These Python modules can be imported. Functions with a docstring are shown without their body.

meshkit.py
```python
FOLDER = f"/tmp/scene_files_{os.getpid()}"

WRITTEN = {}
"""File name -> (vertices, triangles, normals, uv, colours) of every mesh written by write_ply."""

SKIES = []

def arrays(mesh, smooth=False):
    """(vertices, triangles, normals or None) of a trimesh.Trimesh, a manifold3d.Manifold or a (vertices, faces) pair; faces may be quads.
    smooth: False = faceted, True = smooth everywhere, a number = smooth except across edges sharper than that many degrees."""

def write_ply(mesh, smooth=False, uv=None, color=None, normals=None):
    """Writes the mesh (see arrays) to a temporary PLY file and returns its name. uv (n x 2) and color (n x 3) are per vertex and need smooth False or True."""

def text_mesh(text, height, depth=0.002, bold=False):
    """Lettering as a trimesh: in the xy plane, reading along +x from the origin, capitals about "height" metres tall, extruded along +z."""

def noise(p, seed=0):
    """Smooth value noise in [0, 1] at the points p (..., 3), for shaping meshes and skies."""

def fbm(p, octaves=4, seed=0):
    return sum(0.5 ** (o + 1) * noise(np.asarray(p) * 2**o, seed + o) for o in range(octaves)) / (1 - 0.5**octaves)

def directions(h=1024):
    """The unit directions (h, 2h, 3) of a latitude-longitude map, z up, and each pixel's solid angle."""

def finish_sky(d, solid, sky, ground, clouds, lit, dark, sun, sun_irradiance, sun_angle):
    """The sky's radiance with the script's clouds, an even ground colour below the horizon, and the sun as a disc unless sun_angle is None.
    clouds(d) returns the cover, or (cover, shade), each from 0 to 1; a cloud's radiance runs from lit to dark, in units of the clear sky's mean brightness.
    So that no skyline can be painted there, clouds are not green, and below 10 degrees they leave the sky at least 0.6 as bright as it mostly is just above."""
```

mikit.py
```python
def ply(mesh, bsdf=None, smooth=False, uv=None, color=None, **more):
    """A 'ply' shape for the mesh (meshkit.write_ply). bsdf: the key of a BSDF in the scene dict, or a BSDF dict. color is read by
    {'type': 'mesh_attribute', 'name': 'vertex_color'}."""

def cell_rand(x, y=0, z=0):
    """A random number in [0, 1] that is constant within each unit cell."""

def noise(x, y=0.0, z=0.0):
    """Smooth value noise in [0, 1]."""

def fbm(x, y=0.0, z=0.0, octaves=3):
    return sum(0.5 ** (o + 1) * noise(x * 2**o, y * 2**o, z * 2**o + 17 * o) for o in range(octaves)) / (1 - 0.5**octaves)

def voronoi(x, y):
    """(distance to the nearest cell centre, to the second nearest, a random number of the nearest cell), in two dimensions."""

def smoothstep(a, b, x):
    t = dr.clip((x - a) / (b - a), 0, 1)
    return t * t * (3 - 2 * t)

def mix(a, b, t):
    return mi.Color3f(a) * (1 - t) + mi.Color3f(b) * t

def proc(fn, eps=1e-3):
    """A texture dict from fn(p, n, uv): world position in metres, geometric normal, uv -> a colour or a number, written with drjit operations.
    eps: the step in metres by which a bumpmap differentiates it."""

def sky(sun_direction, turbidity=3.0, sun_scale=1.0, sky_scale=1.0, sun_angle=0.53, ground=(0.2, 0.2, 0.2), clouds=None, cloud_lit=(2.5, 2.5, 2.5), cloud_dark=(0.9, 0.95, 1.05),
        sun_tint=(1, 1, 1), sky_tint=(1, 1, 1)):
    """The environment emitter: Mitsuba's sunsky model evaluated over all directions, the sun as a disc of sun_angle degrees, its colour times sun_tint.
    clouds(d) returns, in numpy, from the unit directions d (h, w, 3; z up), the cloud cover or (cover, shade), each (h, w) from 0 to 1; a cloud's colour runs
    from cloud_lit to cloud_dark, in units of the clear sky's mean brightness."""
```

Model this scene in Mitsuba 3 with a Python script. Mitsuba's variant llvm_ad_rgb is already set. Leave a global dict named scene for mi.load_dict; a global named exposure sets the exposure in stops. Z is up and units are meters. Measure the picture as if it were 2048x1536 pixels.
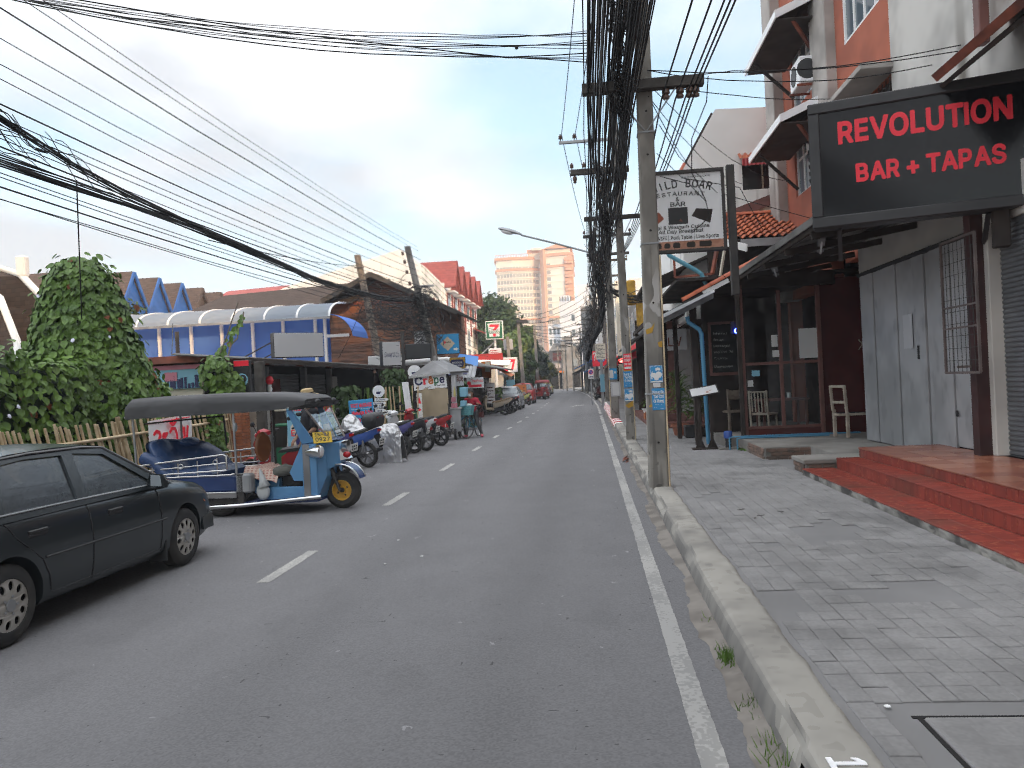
import math, random
import numpy as np, trimesh, drjit as dr, mitsuba as mi, manifold3d as m3
import mikit, meshkit
from mikit import proc, noise, fbm, voronoi, cell_rand, smoothstep, mix
from shapely.geometry import Polygon, LineString, Point, box as sbox
from shapely.ops import unary_union
from shapely import affinity

# ---------------------------------------------------------------- camera, sky, exposure
TF = mi.ScalarTransform4f
scene, labels = {}, {}
YAW, ROLL, PITCH = math.atan(154.3 / 1575), math.radians(2.8), 0.0022
_fw = np.array([-math.sin(YAW), math.cos(YAW), -PITCH]); _fw /= np.linalg.norm(_fw)
_rt = np.array([math.cos(YAW), math.sin(YAW), 0.0])
_up = np.cross(_rt, _fw)
_cu = _up * math.cos(ROLL) + _rt * math.sin(ROLL)
scene['camera'] = {'type': 'perspective', 'fov': 2 * math.degrees(math.atan(1024 / 1575)), 'fov_axis': 'x', 'near_clip': 0.05, 'far_clip': 5000.0,
                   'to_world': TF().look_at(origin=[0, 0, 1.7], target=[float(x) for x in np.array([0, 0, 1.7]) + _fw], up=[float(x) for x in _cu])}
exposure = 3.25


def clouds(d):
    z = np.maximum(d[..., 2], 0.0) + 0.16
    q = np.stack([d[..., 0] / z, d[..., 1] / z, 0 * z], -1)
    a = meshkit.fbm(q * 1.15 + 3.7, 6, 5)
    b = meshkit.fbm(q * 0.42 + 11.3, 4, 9)
    cov = np.clip((0.62 * a + 0.38 * b - 0.372) / 0.20, 0, 1)
    cov = cov * cov * (3 - 2 * cov)
    low = np.clip((0.30 - d[..., 2]) / 0.3, 0, 1)
    cov = np.maximum(cov, 0.25 + 0.75 * low)
    # overcast brightens overhead, the unseen zenith boosted to lift the ground light
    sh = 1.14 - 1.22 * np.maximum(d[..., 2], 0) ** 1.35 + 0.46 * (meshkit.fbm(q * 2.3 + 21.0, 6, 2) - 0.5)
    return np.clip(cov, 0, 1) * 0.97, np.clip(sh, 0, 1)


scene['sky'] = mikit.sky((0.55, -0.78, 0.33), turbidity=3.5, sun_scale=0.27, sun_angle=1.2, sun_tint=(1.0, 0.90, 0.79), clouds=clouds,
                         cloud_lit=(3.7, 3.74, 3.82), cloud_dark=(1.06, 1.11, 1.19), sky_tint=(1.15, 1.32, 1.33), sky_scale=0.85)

# ---------------------------------------------------------------- mesh helpers
A = np.array


def rot(ax, deg):
    return trimesh.transformations.rotation_matrix(math.radians(deg), {'x': [1, 0, 0], 'y': [0, 1, 0], 'z': [0, 0, 1]}[ax])


def tr(x, y, z):
    m = np.eye(4); m[:3, 3] = (x, y, z); return m


class MB:
    def __init__(s):
        s.V, s.F, s.n = [], [], 0

    def add(s, v, f, M=None):
        v = np.asarray(v, float).reshape(-1, 3); f = np.asarray(f, int)
        if M is not None:
            v = v @ M[:3, :3].T + M[:3, 3]
        if f.shape[1] == 4:
            f = np.vstack([f[:, [0, 1, 2]], f[:, [0, 2, 3]]])
        s.V.append(v); s.F.append(f + s.n); s.n += len(v)
        return s

    def tm(s, m, M=None):
        if hasattr(m, 'to_mesh'):
            q = m.to_mesh(); return s.add(q.vert_properties[:, :3], q.tri_verts, M)
        return s.add(m.vertices, m.faces, M)

    def box(s, x0, x1, y0, y1, z0, z1, M=None):
        v = [[x, y, z] for x in (x0, x1) for y in (y0, y1) for z in (z0, z1)]
        f = [[0, 1, 3, 2], [4, 6, 7, 5], [0, 4, 5, 1], [2, 3, 7, 6], [0, 2, 6, 4], [1, 5, 7, 3]]
        return s.add(v, f, M)

    def rbox(s, x0, x1, y0, y1, z0, z1, b=0.008, M=None):
        c, h = A([(x0 + x1) / 2, (y0 + y1) / 2, (z0 + z1) / 2]), A([abs(x1 - x0) / 2, abs(y1 - y0) / 2, abs(z1 - z0) / 2])
        b = min(b, h.min() * 0.9)
        pts = []
        for sx in (-1, 1):
            for sy in (-1, 1):
                for sz in (-1, 1):
                    q = A([sx, sy, sz]) * h
                    for k in range(3):
                        r = q - A([sx, sy, sz]) * b; r[k] = q[k]; pts.append(c + r)
        return s.hull(pts, M)

    def hull(s, pts, M=None):
        return s.tm(m3.Manifold.hull_points(np.asarray(pts, float)), M)

    def beam(s, p, q, w, h=None, up=(0, 0, 1), b=0.0):
        p, q = A(p, float), A(q, float); h = h or w
        d = q - p; L = np.linalg.norm(d); d /= L
        x = np.cross(d, up)
        if np.linalg.norm(x) < 1e-4: x = np.cross(d, [0, 1, 0])
        x /= np.linalg.norm(x); y = np.cross(x, d)
        M = np.eye(4); M[:3, 0], M[:3, 1], M[:3, 2], M[:3, 3] = x, d, -np.cross(d, x) if False else np.cross(x, d), p
        if b: return s.rbox(-w / 2, w / 2, 0, L, -h / 2, h / 2, b, M)
        return s.box(-w / 2, w / 2, 0, L, -h / 2, h / 2, M)

    def tube(s, pts, r, n=8, closed=False, cap=True):
        p = A(pts, float); m = len(p)
        rr = np.broadcast_to(A(r, float), (m,))
        t = np.gradient(p, axis=0) if not closed else np.roll(p, -1, 0) - np.roll(p, 1, 0)
        t /= np.linalg.norm(t, axis=1, keepdims=True) + 1e-12
        a0 = np.cross(t[0], [0, 0, 1.0])
        if np.linalg.norm(a0) < 1e-3: a0 = np.cross(t[0], [0, 1.0, 0])
        a = a0 / np.linalg.norm(a0); rings = []
        ang = np.arange(n) * 2 * np.pi / n
        for i in range(m):
            a = a - t[i] * (a @ t[i]); a /= np.linalg.norm(a) + 1e-12
            b = np.cross(t[i], a)
            rings.append(p[i] + rr[i] * (np.cos(ang)[:, None] * a + np.sin(ang)[:, None] * b))
        return s.loft(rings, cap and not closed, closed)

    def loft(s, rings, cap=True, closed=False):
        R = A(rings, float); m, n = R.shape[:2]
        i, j = np.meshgrid(np.arange(m if closed else m - 1), np.arange(n), indexing='ij')
        i2, j2 = (i + 1) % m, (j + 1) % n
        f = np.stack([i * n + j, i * n + j2, i2 * n + j2, i2 * n + j], -1).reshape(-1, 4)
        s.add(R, f)
        if cap:
            k = s.n - m * n
            c = [R[0].mean(0), R[-1].mean(0)]
            s.V.append(A(c)); ci = s.n; s.n += 2
            jj = np.arange(n)
            s.F.append(np.stack([k + (jj + 1) % n, k + jj, np.full(n, ci)], 1)); kk = k + (m - 1) * n
            s.F.append(np.stack([kk + jj, kk + (jj + 1) % n, np.full(n, ci + 1)], 1))
        return s

    def grid(s, P):
        P = A(P, float); m, n = P.shape[:2]
        i, j = np.meshgrid(np.arange(m - 1), np.arange(n - 1), indexing='ij')
        return s.add(P, np.stack([i * n + j, i * n + j + 1, (i + 1) * n + j + 1, (i + 1) * n + j], -1).reshape(-1, 4))

    def sheet(s, P, t):
        """a grid surface with thickness t along its mean normal"""
        P = A(P, float); m, n = P.shape[:2]
        du, dv = np.gradient(P, axis=0), np.gradient(P, axis=1)
        nn = np.cross(du, dv); nn /= np.linalg.norm(nn, axis=-1, keepdims=True) + 1e-12
        s.grid(P + nn * t / 2); s.grid((P - nn * t / 2)[:, ::-1])
        a, b = P + nn * t / 2, P - nn * t / 2
        for e, g in ((a[0], b[0]), (b[-1], a[-1]), (b[:, 0], a[:, 0]), (a[:, -1], b[:, -1])):
            s.grid(A([e, g]))
        return s

    def ball(s, c, r, sub=2, sc=(1, 1, 1), M=None):
        m = trimesh.creation.icosphere(sub, 1.0)
        return s.add(m.vertices * A(sc) * r + A(c), m.faces, M)

    def lathe(s, prof, c=(0, 0, 0), axis='z', n=24, M=None, closed=False):
        """prof: (radius, height along axis)"""
        a = np.arange(n) * 2 * np.pi / n; pr = A(prof, float)
        R = np.stack([np.stack([r * np.cos(a), r * np.sin(a), 0 * a + z], -1) for r, z in pr])
        P = {'z': [0, 1, 2], 'x': [2, 0, 1], 'y': [1, 2, 0]}[axis]
        B = MB(); B.loft(R[:, :, P], not closed, closed)
        return s.add(np.vstack(B.V) + A(c), np.vstack(B.F), M)

    def cyl(s, p, q, r, n=12, r2=None):
        return s.tube([p, q], [r, r if r2 is None else r2], n)

    def ext(s, poly, depth, M=None, z0=0.0):
        for g in getattr(poly, 'geoms', [poly]):
            if g.is_empty or g.area < 1e-7: continue
            m = trimesh.creation.extrude_polygon(g, depth, engine='earcut')
            v = m.vertices.copy(); v[:, 2] += z0
            s.add(v, m.faces, M)
        return s

    def mb(s, o, M=None):
        return s.add(np.vstack(o.V), np.vstack(o.F), M)

    def arr(s):
        return np.vstack(s.V), np.vstack(s.F)


def frame(o, x, y):
    """matrix of a plane: origin o, local x axis along x, local y along y, z = x cross y"""
    x, y = A(x, float), A(y, float); x /= np.linalg.norm(x); y = y - x * (x @ y); y /= np.linalg.norm(y)
    M = np.eye(4); M[:3, 0], M[:3, 1], M[:3, 2], M[:3, 3] = x, y, np.cross(x, y), o
    return M


def FS(x, y, z):  # a vertical plane facing the camera side (-Y): local x = +X, local y = up, local z = -Y
    return frame((x, y, z), (1, 0, 0), (0, 0, 1))


_tp = {}


def text_poly(t, h, bold=True, grow=0.0):
    k = (t, bold)
    if k not in _tp:
        m = meshkit.text_mesh(t, 1.0, 0.1, bold)
        top = (m.vertices[m.faces][:, :, 2] > 0.05).all(1)
        _tp[k] = unary_union([Polygon(q[:, :2]).buffer(1e-4) for q in m.vertices[m.faces[top]]]).buffer(-1e-4)
    g = _tp[k]
    if grow: g = g.buffer(grow)
    return affinity.scale(g, h, h, origin=(0, 0))


def fit_text(t, x0, x1, y0, h, bold=True, grow=0.0):
    g = text_poly(t, 1, bold, grow)
    b = g.bounds
    return affinity.translate(affinity.scale(g, (x1 - x0) / (b[2] - b[0]), h, origin=(b[0], 0)), x0 - b[0], y0)


def word(t, x0, x1, y0, h, grow=0.03):
    """plain block capitals set letter by letter, the I a bare stroke"""
    x, gs = 0.0, []
    for ch in t:
        if ch == ' ': x += .34; continue
        g = sbox(0, 0, .17, 1.0) if ch == 'I' else text_poly(ch, 1, True)
        b = g.bounds; g = affinity.translate(g, x - b[0], 0); gs.append(g); x += b[2] - b[0] + (.15 if ch not in 'AVT' else .09)
    g = unary_union(gs).buffer(grow); b = g.bounds
    return affinity.translate(affinity.scale(g, (x1 - x0) / (b[2] - b[0]), h, origin=(b[0], 0)), x0 - b[0], y0)


USED, PL, KIDS = set(), {}, {}


def num(k):
    q, i = k, 0
    while q in USED:
        i += 1; q = f'{k}_{i:03d}'
    USED.add(q)
    return q


def lab(k, label=None, cat=None, group=None, kind=None):
    d = labels.setdefault(k, {})
    for a, b in (('label', label), ('category', cat), ('group', group), ('kind', kind)):
        if b: d[a] = b
    return k


def thing(name, label, cat, group=None, M=None, kind=None):
    k = num(name); lab(k, label, cat, group, kind); KIDS[k] = []
    if M is not None: PL[k] = np.asarray(M, float)
    return k


def put(k, d, mat, M):
    e = {**d, 'bsdf': {'type': 'ref', 'id': mat}}
    if M is not None: e['to_world'] = TF(np.asarray(M, float).tolist())
    scene[k] = e


def ply(mb, smooth=False):
    return mikit.ply(mb.arr() if isinstance(mb, MB) else mb, None, smooth)


def part(parent, name, mb, mat, smooth=False, label=None, kind=None, M=None):
    k = num(parent + '__' + name)
    root = parent.split('__')[0]
    d = mb if isinstance(mb, dict) else ply(mb, smooth)
    base = PL.get(root)
    W = base if M is None else (M if base is None else base @ M)
    put(k, d, mat, W)
    KIDS.setdefault(root, []).append((k, d, mat, M))
    if label or kind: lab(k, label, None, None, kind)
    return k


def solo(name, mb, mat, label, cat, group=None, smooth=False, M=None, kind=None):
    k = thing(name, label, cat, group, M, kind)
    put(k, mb if isinstance(mb, dict) else ply(mb, smooth), mat, M)
    KIDS[k].append((k, scene[k], mat, None))
    return k


def struct(name, mb, mat, smooth=False, kind='structure', M=None):
    k = num(name); KIDS[k] = []
    put(k, mb if isinstance(mb, dict) else ply(mb, smooth), mat, M)
    lab(k, kind=kind)
    return k


def dup(src, M, label, group=None, swap=None, skip=()):
    name = src.rsplit('_', 1)[0] if src[-3:].isdigit() else src
    r = thing(name, label, labels[src]['category'], group or labels[src].get('group'), M)
    for k, d, mat, m in KIDS[src]:
        rest = k[len(src):]
        if any(s in rest for s in skip): continue
        q = r + rest; USED.add(q)
        put(q, d, (swap or {}).get(mat, mat), M if m is None else np.asarray(M) @ m)
        KIDS[r].append((q, d, (swap or {}).get(mat, mat), m))
        if k in labels and labels[k].get('kind'): lab(q, kind=labels[k]['kind'])
    return r


# ---------------------------------------------------------------- materials
def rgb(c):
    if isinstance(c, dict): return c
    if isinstance(c, str):
        v = A([int(c[i:i + 2], 16) / 255 for i in (1, 3, 5)])
        c = np.where(v <= 0.04045, v / 12.92, ((v + 0.055) / 1.055) ** 2.4)
    return {'type': 'rgb', 'value': [float(x) for x in c]}


def mat(k, c, rough=0.6, metallic=0.0, spec=0.5, bump=None, scale=0.002, **more):
    b = {'type': 'principled', 'base_color': rgb(c), 'roughness': rough if isinstance(rough, dict) else float(rough), 'metallic': float(metallic), 'specular': float(spec), **more}
    if bump is not None:
        b = {'type': 'bumpmap', 'arbitrary': proc(bump), 'scale': float(scale), 'bsdf': b}
    scene[k] = {'type': 'twosided', 'bsdf': b}
    return k


def mottled(c1, c2, f=1.5, amt=1.0, streak=0.0, dark=None, o=3):
    """two tones mixed by noise, plus vertical rain streaks of the tone 'dark'"""
    def fn(p, n, uv):
        t = smoothstep(0.3, 0.7, fbm(p.x * f, p.y * f, p.z * f, o)) * amt
        c = mix(c1, c2, t)
        if streak:
            s = fbm(p.x * 2.6, p.y * 2.6, p.z * 0.16, 3)
            s2 = noise(p.x * 9, p.y * 9, p.z * 0.5)
            c = mix(c, dark, smoothstep(0.52, 0.78, s * 0.75 + s2 * 0.25) * streak * smoothstep(0.38, 0.66, fbm(p.x * 0.55, p.y * 0.55, p.z * 0.45 + 9, 2)) * 1.5)
        return c
    return proc(fn)


def asphalt(p, n, uv):
    big = fbm(p.x * 0.55, p.y * 0.16, 3.0, 3)
    mid = fbm(p.x * 4.0, p.y * 2.5, 7.0, 2)
    sp = noise(p.x * 95, p.y * 95, 1.0)
    v = 0.138 + 0.026 * (big - 0.5) + 0.016 * (mid - 0.5) + 0.036 * (sp - 0.5)
    track = dr.exp(-dr.square((p.x + 0.62) / 0.30)) + dr.exp(-dr.square((p.x + 2.05) / 0.30))
    v *= 1 - 0.10 * track
    v *= 1 + 0.12 * smoothstep(-3.4, -5.0, p.x)
    stain = smoothstep(0.70, 0.80, fbm(p.x * 1.7, p.y * 0.9, 21.0, 3))
    v *= 1 - 0.06 * stain
    v *= 1 - 0.45 * smoothstep(0.955, 0.98, noise(p.x * 21, p.y * 21, 5.0))
    chip = smoothstep(0.955, 0.97, noise(p.x * 7, p.y * 7, 31.0))
    v += 0.10 * chip * smoothstep(0.6, 0.7, noise(p.x * 55, p.y * 55, 3.0))
    return mi.Color3f(v * 1.0, v * 0.985, v * 1.02)


def line_paint(p, n, uv):
    w = smoothstep(0.42, 0.60, fbm(p.x * 9, p.y * 3.0, 4.0, 3) * 0.6 + noise(p.x * 60, p.y * 60, 2.0) * 0.4)
    g = fbm(p.x * 2, p.y * 0.7, 14.0, 2)
    c = mix((0.37, 0.36, 0.34), (0.29, 0.285, 0.275), smoothstep(0.35, 0.7, g))
    return mix(c, (0.14, 0.14, 0.14), (1 - w) * 0.42)


def concrete_dirty(p, n, uv):
    a = fbm(p.x * 1.7, p.y * 1.7, p.z * 1.7, 4)
    b = fbm(p.x * 9, p.y * 9, p.z * 9, 2)
    c = mix((0.30, 0.285, 0.255), (0.19, 0.18, 0.165), smoothstep(0.35, 0.68, a))
    c = mix(c, (0.13, 0.122, 0.115), smoothstep(0.52, 0.78, b * 0.6 + a * 0.4) * 0.5)
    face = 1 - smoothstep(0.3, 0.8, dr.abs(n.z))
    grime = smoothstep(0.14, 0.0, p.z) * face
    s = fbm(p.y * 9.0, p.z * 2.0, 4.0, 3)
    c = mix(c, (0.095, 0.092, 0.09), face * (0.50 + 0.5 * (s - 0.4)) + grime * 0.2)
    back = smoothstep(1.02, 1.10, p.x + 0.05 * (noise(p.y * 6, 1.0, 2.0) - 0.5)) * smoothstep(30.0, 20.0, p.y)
    spot = smoothstep(0.72, 0.76, noise(p.x * 17, p.y * 17, 7.0)) * smoothstep(0.5, 0.7, noise(p.x * 3, p.y * 3, 3.0))
    return mix(c, (0.115, 0.105, 0.095), back * 0.5 + spot * 0.22)


def paver(p, n, uv):
    cx, cy = dr.floor(p.x / 0.128), dr.floor(p.y / 0.175)
    r = cell_rand(cx, cy, 5)
    a = fbm(p.x * 1.3, p.y * 1.3, 2.0, 4)
    b = fbm(p.x * 6, p.y * 4, 9.0, 3)
    v = 0.205 + 0.024 * (r - 0.5) + 0.09 * (a - 0.5) + 0.05 * (b - 0.5)
    st = smoothstep(0.56, 0.72, fbm(p.x * 1.9 + 5, p.y * 1.9, 31.0, 3))
    v *= 1 - 0.20 * st
    v *= 0.93 + 0.14 * noise(p.x * 70, p.y * 70, 4.0)
    return mi.Color3f(v * 1.01, v * 0.985, v * 0.975)


def paver_base(p, n, uv):
    a = fbm(p.x * 1.3, p.y * 1.3, 2.0, 4)
    v = 0.182 + 0.09 * (a - 0.5)
    return mi.Color3f(v, v * 0.98, v * 0.98)


def red_tile(p, n, uv):
    r = cell_rand(dr.floor(p.y / 0.0667), dr.floor(p.x * 4.4), dr.floor(p.z * 8)) * 0.7 + 0.3 * noise(p.x * 3.1, p.y * 3.1, p.z * 9)
    b = fbm(p.x * 22, p.y * 22, p.z * 22, 2)
    c = mix((0.29, 0.047, 0.030), (0.155, 0.030, 0.022), r * 0.85)
    c = mix(c, (0.38, 0.10, 0.05), smoothstep(0.62, 0.8, b) * 0.5)
    d = fbm(p.x * 1.6, p.y * 1.6, p.z * 3 + 4, 3)
    return mix(c, (0.12, 0.05, 0.035), smoothstep(0.5, 0.75, d) * 0.55)


def planks_old(p, n, uv):
    a = fbm(p.x * 1.2, p.y * 1.2, p.z * 14, 3)
    b = fbm(p.x * 0.9 + 3, p.y * 0.9, p.z * 1.5, 3)
    c = mix((0.20, 0.105, 0.07), (0.10, 0.055, 0.04), smoothstep(0.3, 0.7, a))
    return mix(c, (0.33, 0.12, 0.05), smoothstep(0.5, 0.72, b) * 0.75)


def roof_rows(c1, c2, pitch=0.16, w=0.22):
    def fn(p, n, uv):
        row = p.z / pitch
        r = cell_rand(dr.floor(p.x / w), dr.floor(p.y / w), dr.floor(row))
        f = row - dr.floor(row)
        c = mix(c1, c2, r * 0.7 + 0.3 * fbm(p.x, p.y, p.z, 2))
        return c * (0.72 + 0.28 * smoothstep(0.0, 0.25, f))
    return proc(fn)


def roof_bump(pitch, w=0.22):
    def fn(p, n, uv):
        row = p.z / pitch
        return (row - dr.floor(row)) * 0.6 + 0.4 * dr.abs(dr.sin(p.x / w * 3.14159)) * 0.5 + 0.2 * dr.abs(dr.sin(p.y / w * 3.14159))
    return fn


def pole_concrete(p, n, uv):
    a = fbm(p.x * 5, p.y * 5, p.z * 2.2, 4)
    s = fbm(p.x * 14, p.y * 14, p.z * 0.6, 2)
    c = mix((0.30, 0.28, 0.25), (0.19, 0.178, 0.16), smoothstep(0.3, 0.7, a))
    c = mix(c, (0.095, 0.088, 0.08), smoothstep(0.58, 0.75, s) * 0.55)
    w = smoothstep(0.62, 0.66, fbm(p.x * 7 + 2, p.y * 7, p.z * 3.0, 2)) * smoothstep(2.1, 2.5, p.z) * smoothstep(3.3, 2.9, p.z)
    c = mix(c, (0.46, 0.44, 0.42), w)
    m = smoothstep(0.60, 0.66, fbm(p.x * 9, p.y * 9 + 4, p.z * 6.0, 3)) * smoothstep(0.95, 0.45, p.z)
    return mix(c, (0.085, 0.08, 0.075), m * 0.85)


def shutter_grey(p, n, uv):
    a = fbm(p.x * 1.2, p.y * 1.2, p.z * 1.0, 4)
    b = fbm(p.x * 5, p.y * 5, p.z * 2.2, 4)
    c = mix((0.44, 0.44, 0.445), (0.31, 0.312, 0.316), smoothstep(0.35, 0.7, a))
    return mix(c, (0.19, 0.195, 0.20), smoothstep(0.55, 0.78, b) * 0.4)


def plaid(p, n, uv):
    s = dr.abs(dr.sin(p.x * 55)) * 0.5 + dr.abs(dr.sin(p.y * 55 + p.z * 60)) * 0.5
    return mix((0.62, 0.50, 0.42), (0.46, 0.14, 0.12), smoothstep(0.66, 0.84, s) * 0.8)


def leafy(c1, c2, f=6.0):
    def fn(p, n, uv):
        r = noise(p.x * f, p.y * f, p.z * f)
        q = fbm(p.x * 0.8, p.y * 0.8, p.z * 0.8, 2)
        return mix(c1, c2, dr.clip(r * 0.75 + (q - 0.5) * 0.9 + 0.1, 0, 1))
    return proc(fn)


def foil(p, n, uv):
    return fbm(p.x * 9, p.y * 9, p.z * 6, 3)


M_ = {}
mat('m_asphalt', proc(asphalt), 0.82, spec=0.35, bump=lambda p, n, uv: noise(p.x * 130, p.y * 130, 1.0), scale=0.0016)
mat('m_line', proc(line_paint), 0.75)
mat('m_ground', (0.16, 0.15, 0.14), 0.95)
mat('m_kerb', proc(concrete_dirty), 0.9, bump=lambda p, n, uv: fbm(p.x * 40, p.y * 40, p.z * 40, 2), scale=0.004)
mat('m_paver', proc(paver), 0.85, bump=lambda p, n, uv: fbm(p.x * 45, p.y * 45, 1.0, 2), scale=0.003)
mat('m_paver_base', proc(paver_base), 0.92)
mat('m_dirt', mottled((0.205, 0.187, 0.168), (0.14, 0.126, 0.113), 5.0), 1.0, bump=lambda p, n, uv: fbm(p.x * 40, p.y * 40, 0, 3), scale=0.012)
mat('m_cement', mottled((0.27, 0.255, 0.235), (0.16, 0.15, 0.135), 1.3, o=4), 0.85)
mat('m_red_tile', proc(red_tile), 0.42, spec=0.5)
mat('m_floor_tile', mottled((0.20, 0.058, 0.034), (0.30, 0.105, 0.06), 1.8, o=4), 0.25, spec=0.6)
mat('m_floor_tile_b', mottled((0.27, 0.10, 0.06), (0.36, 0.15, 0.09), 1.8, o=4), 0.25, spec=0.6)
mat('m_grout', (0.22, 0.15, 0.12), 0.9)
mat('m_mortar', mottled((0.31, 0.295, 0.27), (0.085, 0.08, 0.076), 5.0, o=4), 0.95)
mat('m_brick', mottled((0.20, 0.13, 0.10), (0.12, 0.09, 0.075), 7.0), 0.9)
mat('m_brick_orange', mottled((0.46, 0.17, 0.08), (0.34, 0.12, 0.06), 5.0), 0.9)
mat('m_pole', proc(pole_concrete), 0.9)
mat('m_black', (0.016, 0.016, 0.018), 0.5)
mat('m_rubber', mottled((0.030, 0.030, 0.031), (0.05, 0.047, 0.043), 6.0), 0.85)
mat('m_cable', (0.013, 0.013, 0.015), 0.6)
mat('m_dark_steel', mottled((0.035, 0.034, 0.034), (0.055, 0.048, 0.044), 4.0), 0.6)
mat('m_chrome', (0.80, 0.80, 0.80), 0.18, metallic=1.0)
mat('m_steel', (0.50, 0.50, 0.50), 0.35, metallic=1.0)
mat('m_galv', mottled((0.42, 0.43, 0.44), (0.30, 0.31, 0.32), 3.0), 0.55, metallic=0.6)
mat('m_ceramic', (0.10, 0.055, 0.04), 0.3)
mat('m_white', (0.78, 0.78, 0.77), 0.5)
mat('m_white_dirty', mottled((0.85, 0.845, 0.82), (0.77, 0.765, 0.735), 0.8, streak=0.42, dark=(0.16, 0.15, 0.135), o=4), 0.9)
mat('m_white_wall', mottled((0.84, 0.835, 0.82), (0.76, 0.75, 0.735), 0.6, streak=0.3, dark=(0.36, 0.35, 0.33), o=4), 0.9)
mat('m_cream', mottled((0.72, 0.66, 0.54), (0.60, 0.55, 0.45), 1.0), 0.9)
mat('m_terracotta', mottled((0.40, 0.125, 0.075), (0.32, 0.10, 0.063), 1.6, streak=0.3, dark=(0.22, 0.09, 0.065), o=4), 0.9)
mat('m_grey_wall', mottled((0.62, 0.60, 0.56), (0.40, 0.385, 0.36), 0.9, streak=0.7, dark=(0.20, 0.18, 0.155), o=4), 0.9)
mat('m_pilaster', mottled((0.45, 0.42, 0.39), (0.30, 0.28, 0.26), 1.5, streak=0.4, dark=(0.19, 0.17, 0.15), o=4), 0.9)
mat('m_lintel', mottled((0.58, 0.55, 0.50), (0.47, 0.445, 0.41), 1.5), 0.9)
mat('m_shutter', proc(shutter_grey), 0.5, metallic=0.1)
mat('m_roller', mottled((0.15, 0.155, 0.165), (0.11, 0.115, 0.122), 2.0), 0.5, metallic=0.2)
mat('m_red_paint', mottled((0.105, 0.018, 0.016), (0.075, 0.015, 0.014), 2.0), 0.45)
mat('m_post_red', mottled((0.055, 0.017, 0.016), (0.035, 0.014, 0.014), 3.0), 0.5)
mat('m_mahogany', mottled((0.20, 0.085, 0.07), (0.14, 0.062, 0.052), 4.0), 0.55)
mat('m_old_frame', mottled((0.15, 0.115, 0.105), (0.10, 0.08, 0.075), 5.0), 0.6)
mat('m_dark_wood', mottled((0.045, 0.032, 0.026), (0.025, 0.019, 0.016), 3.0), 0.75)
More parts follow.
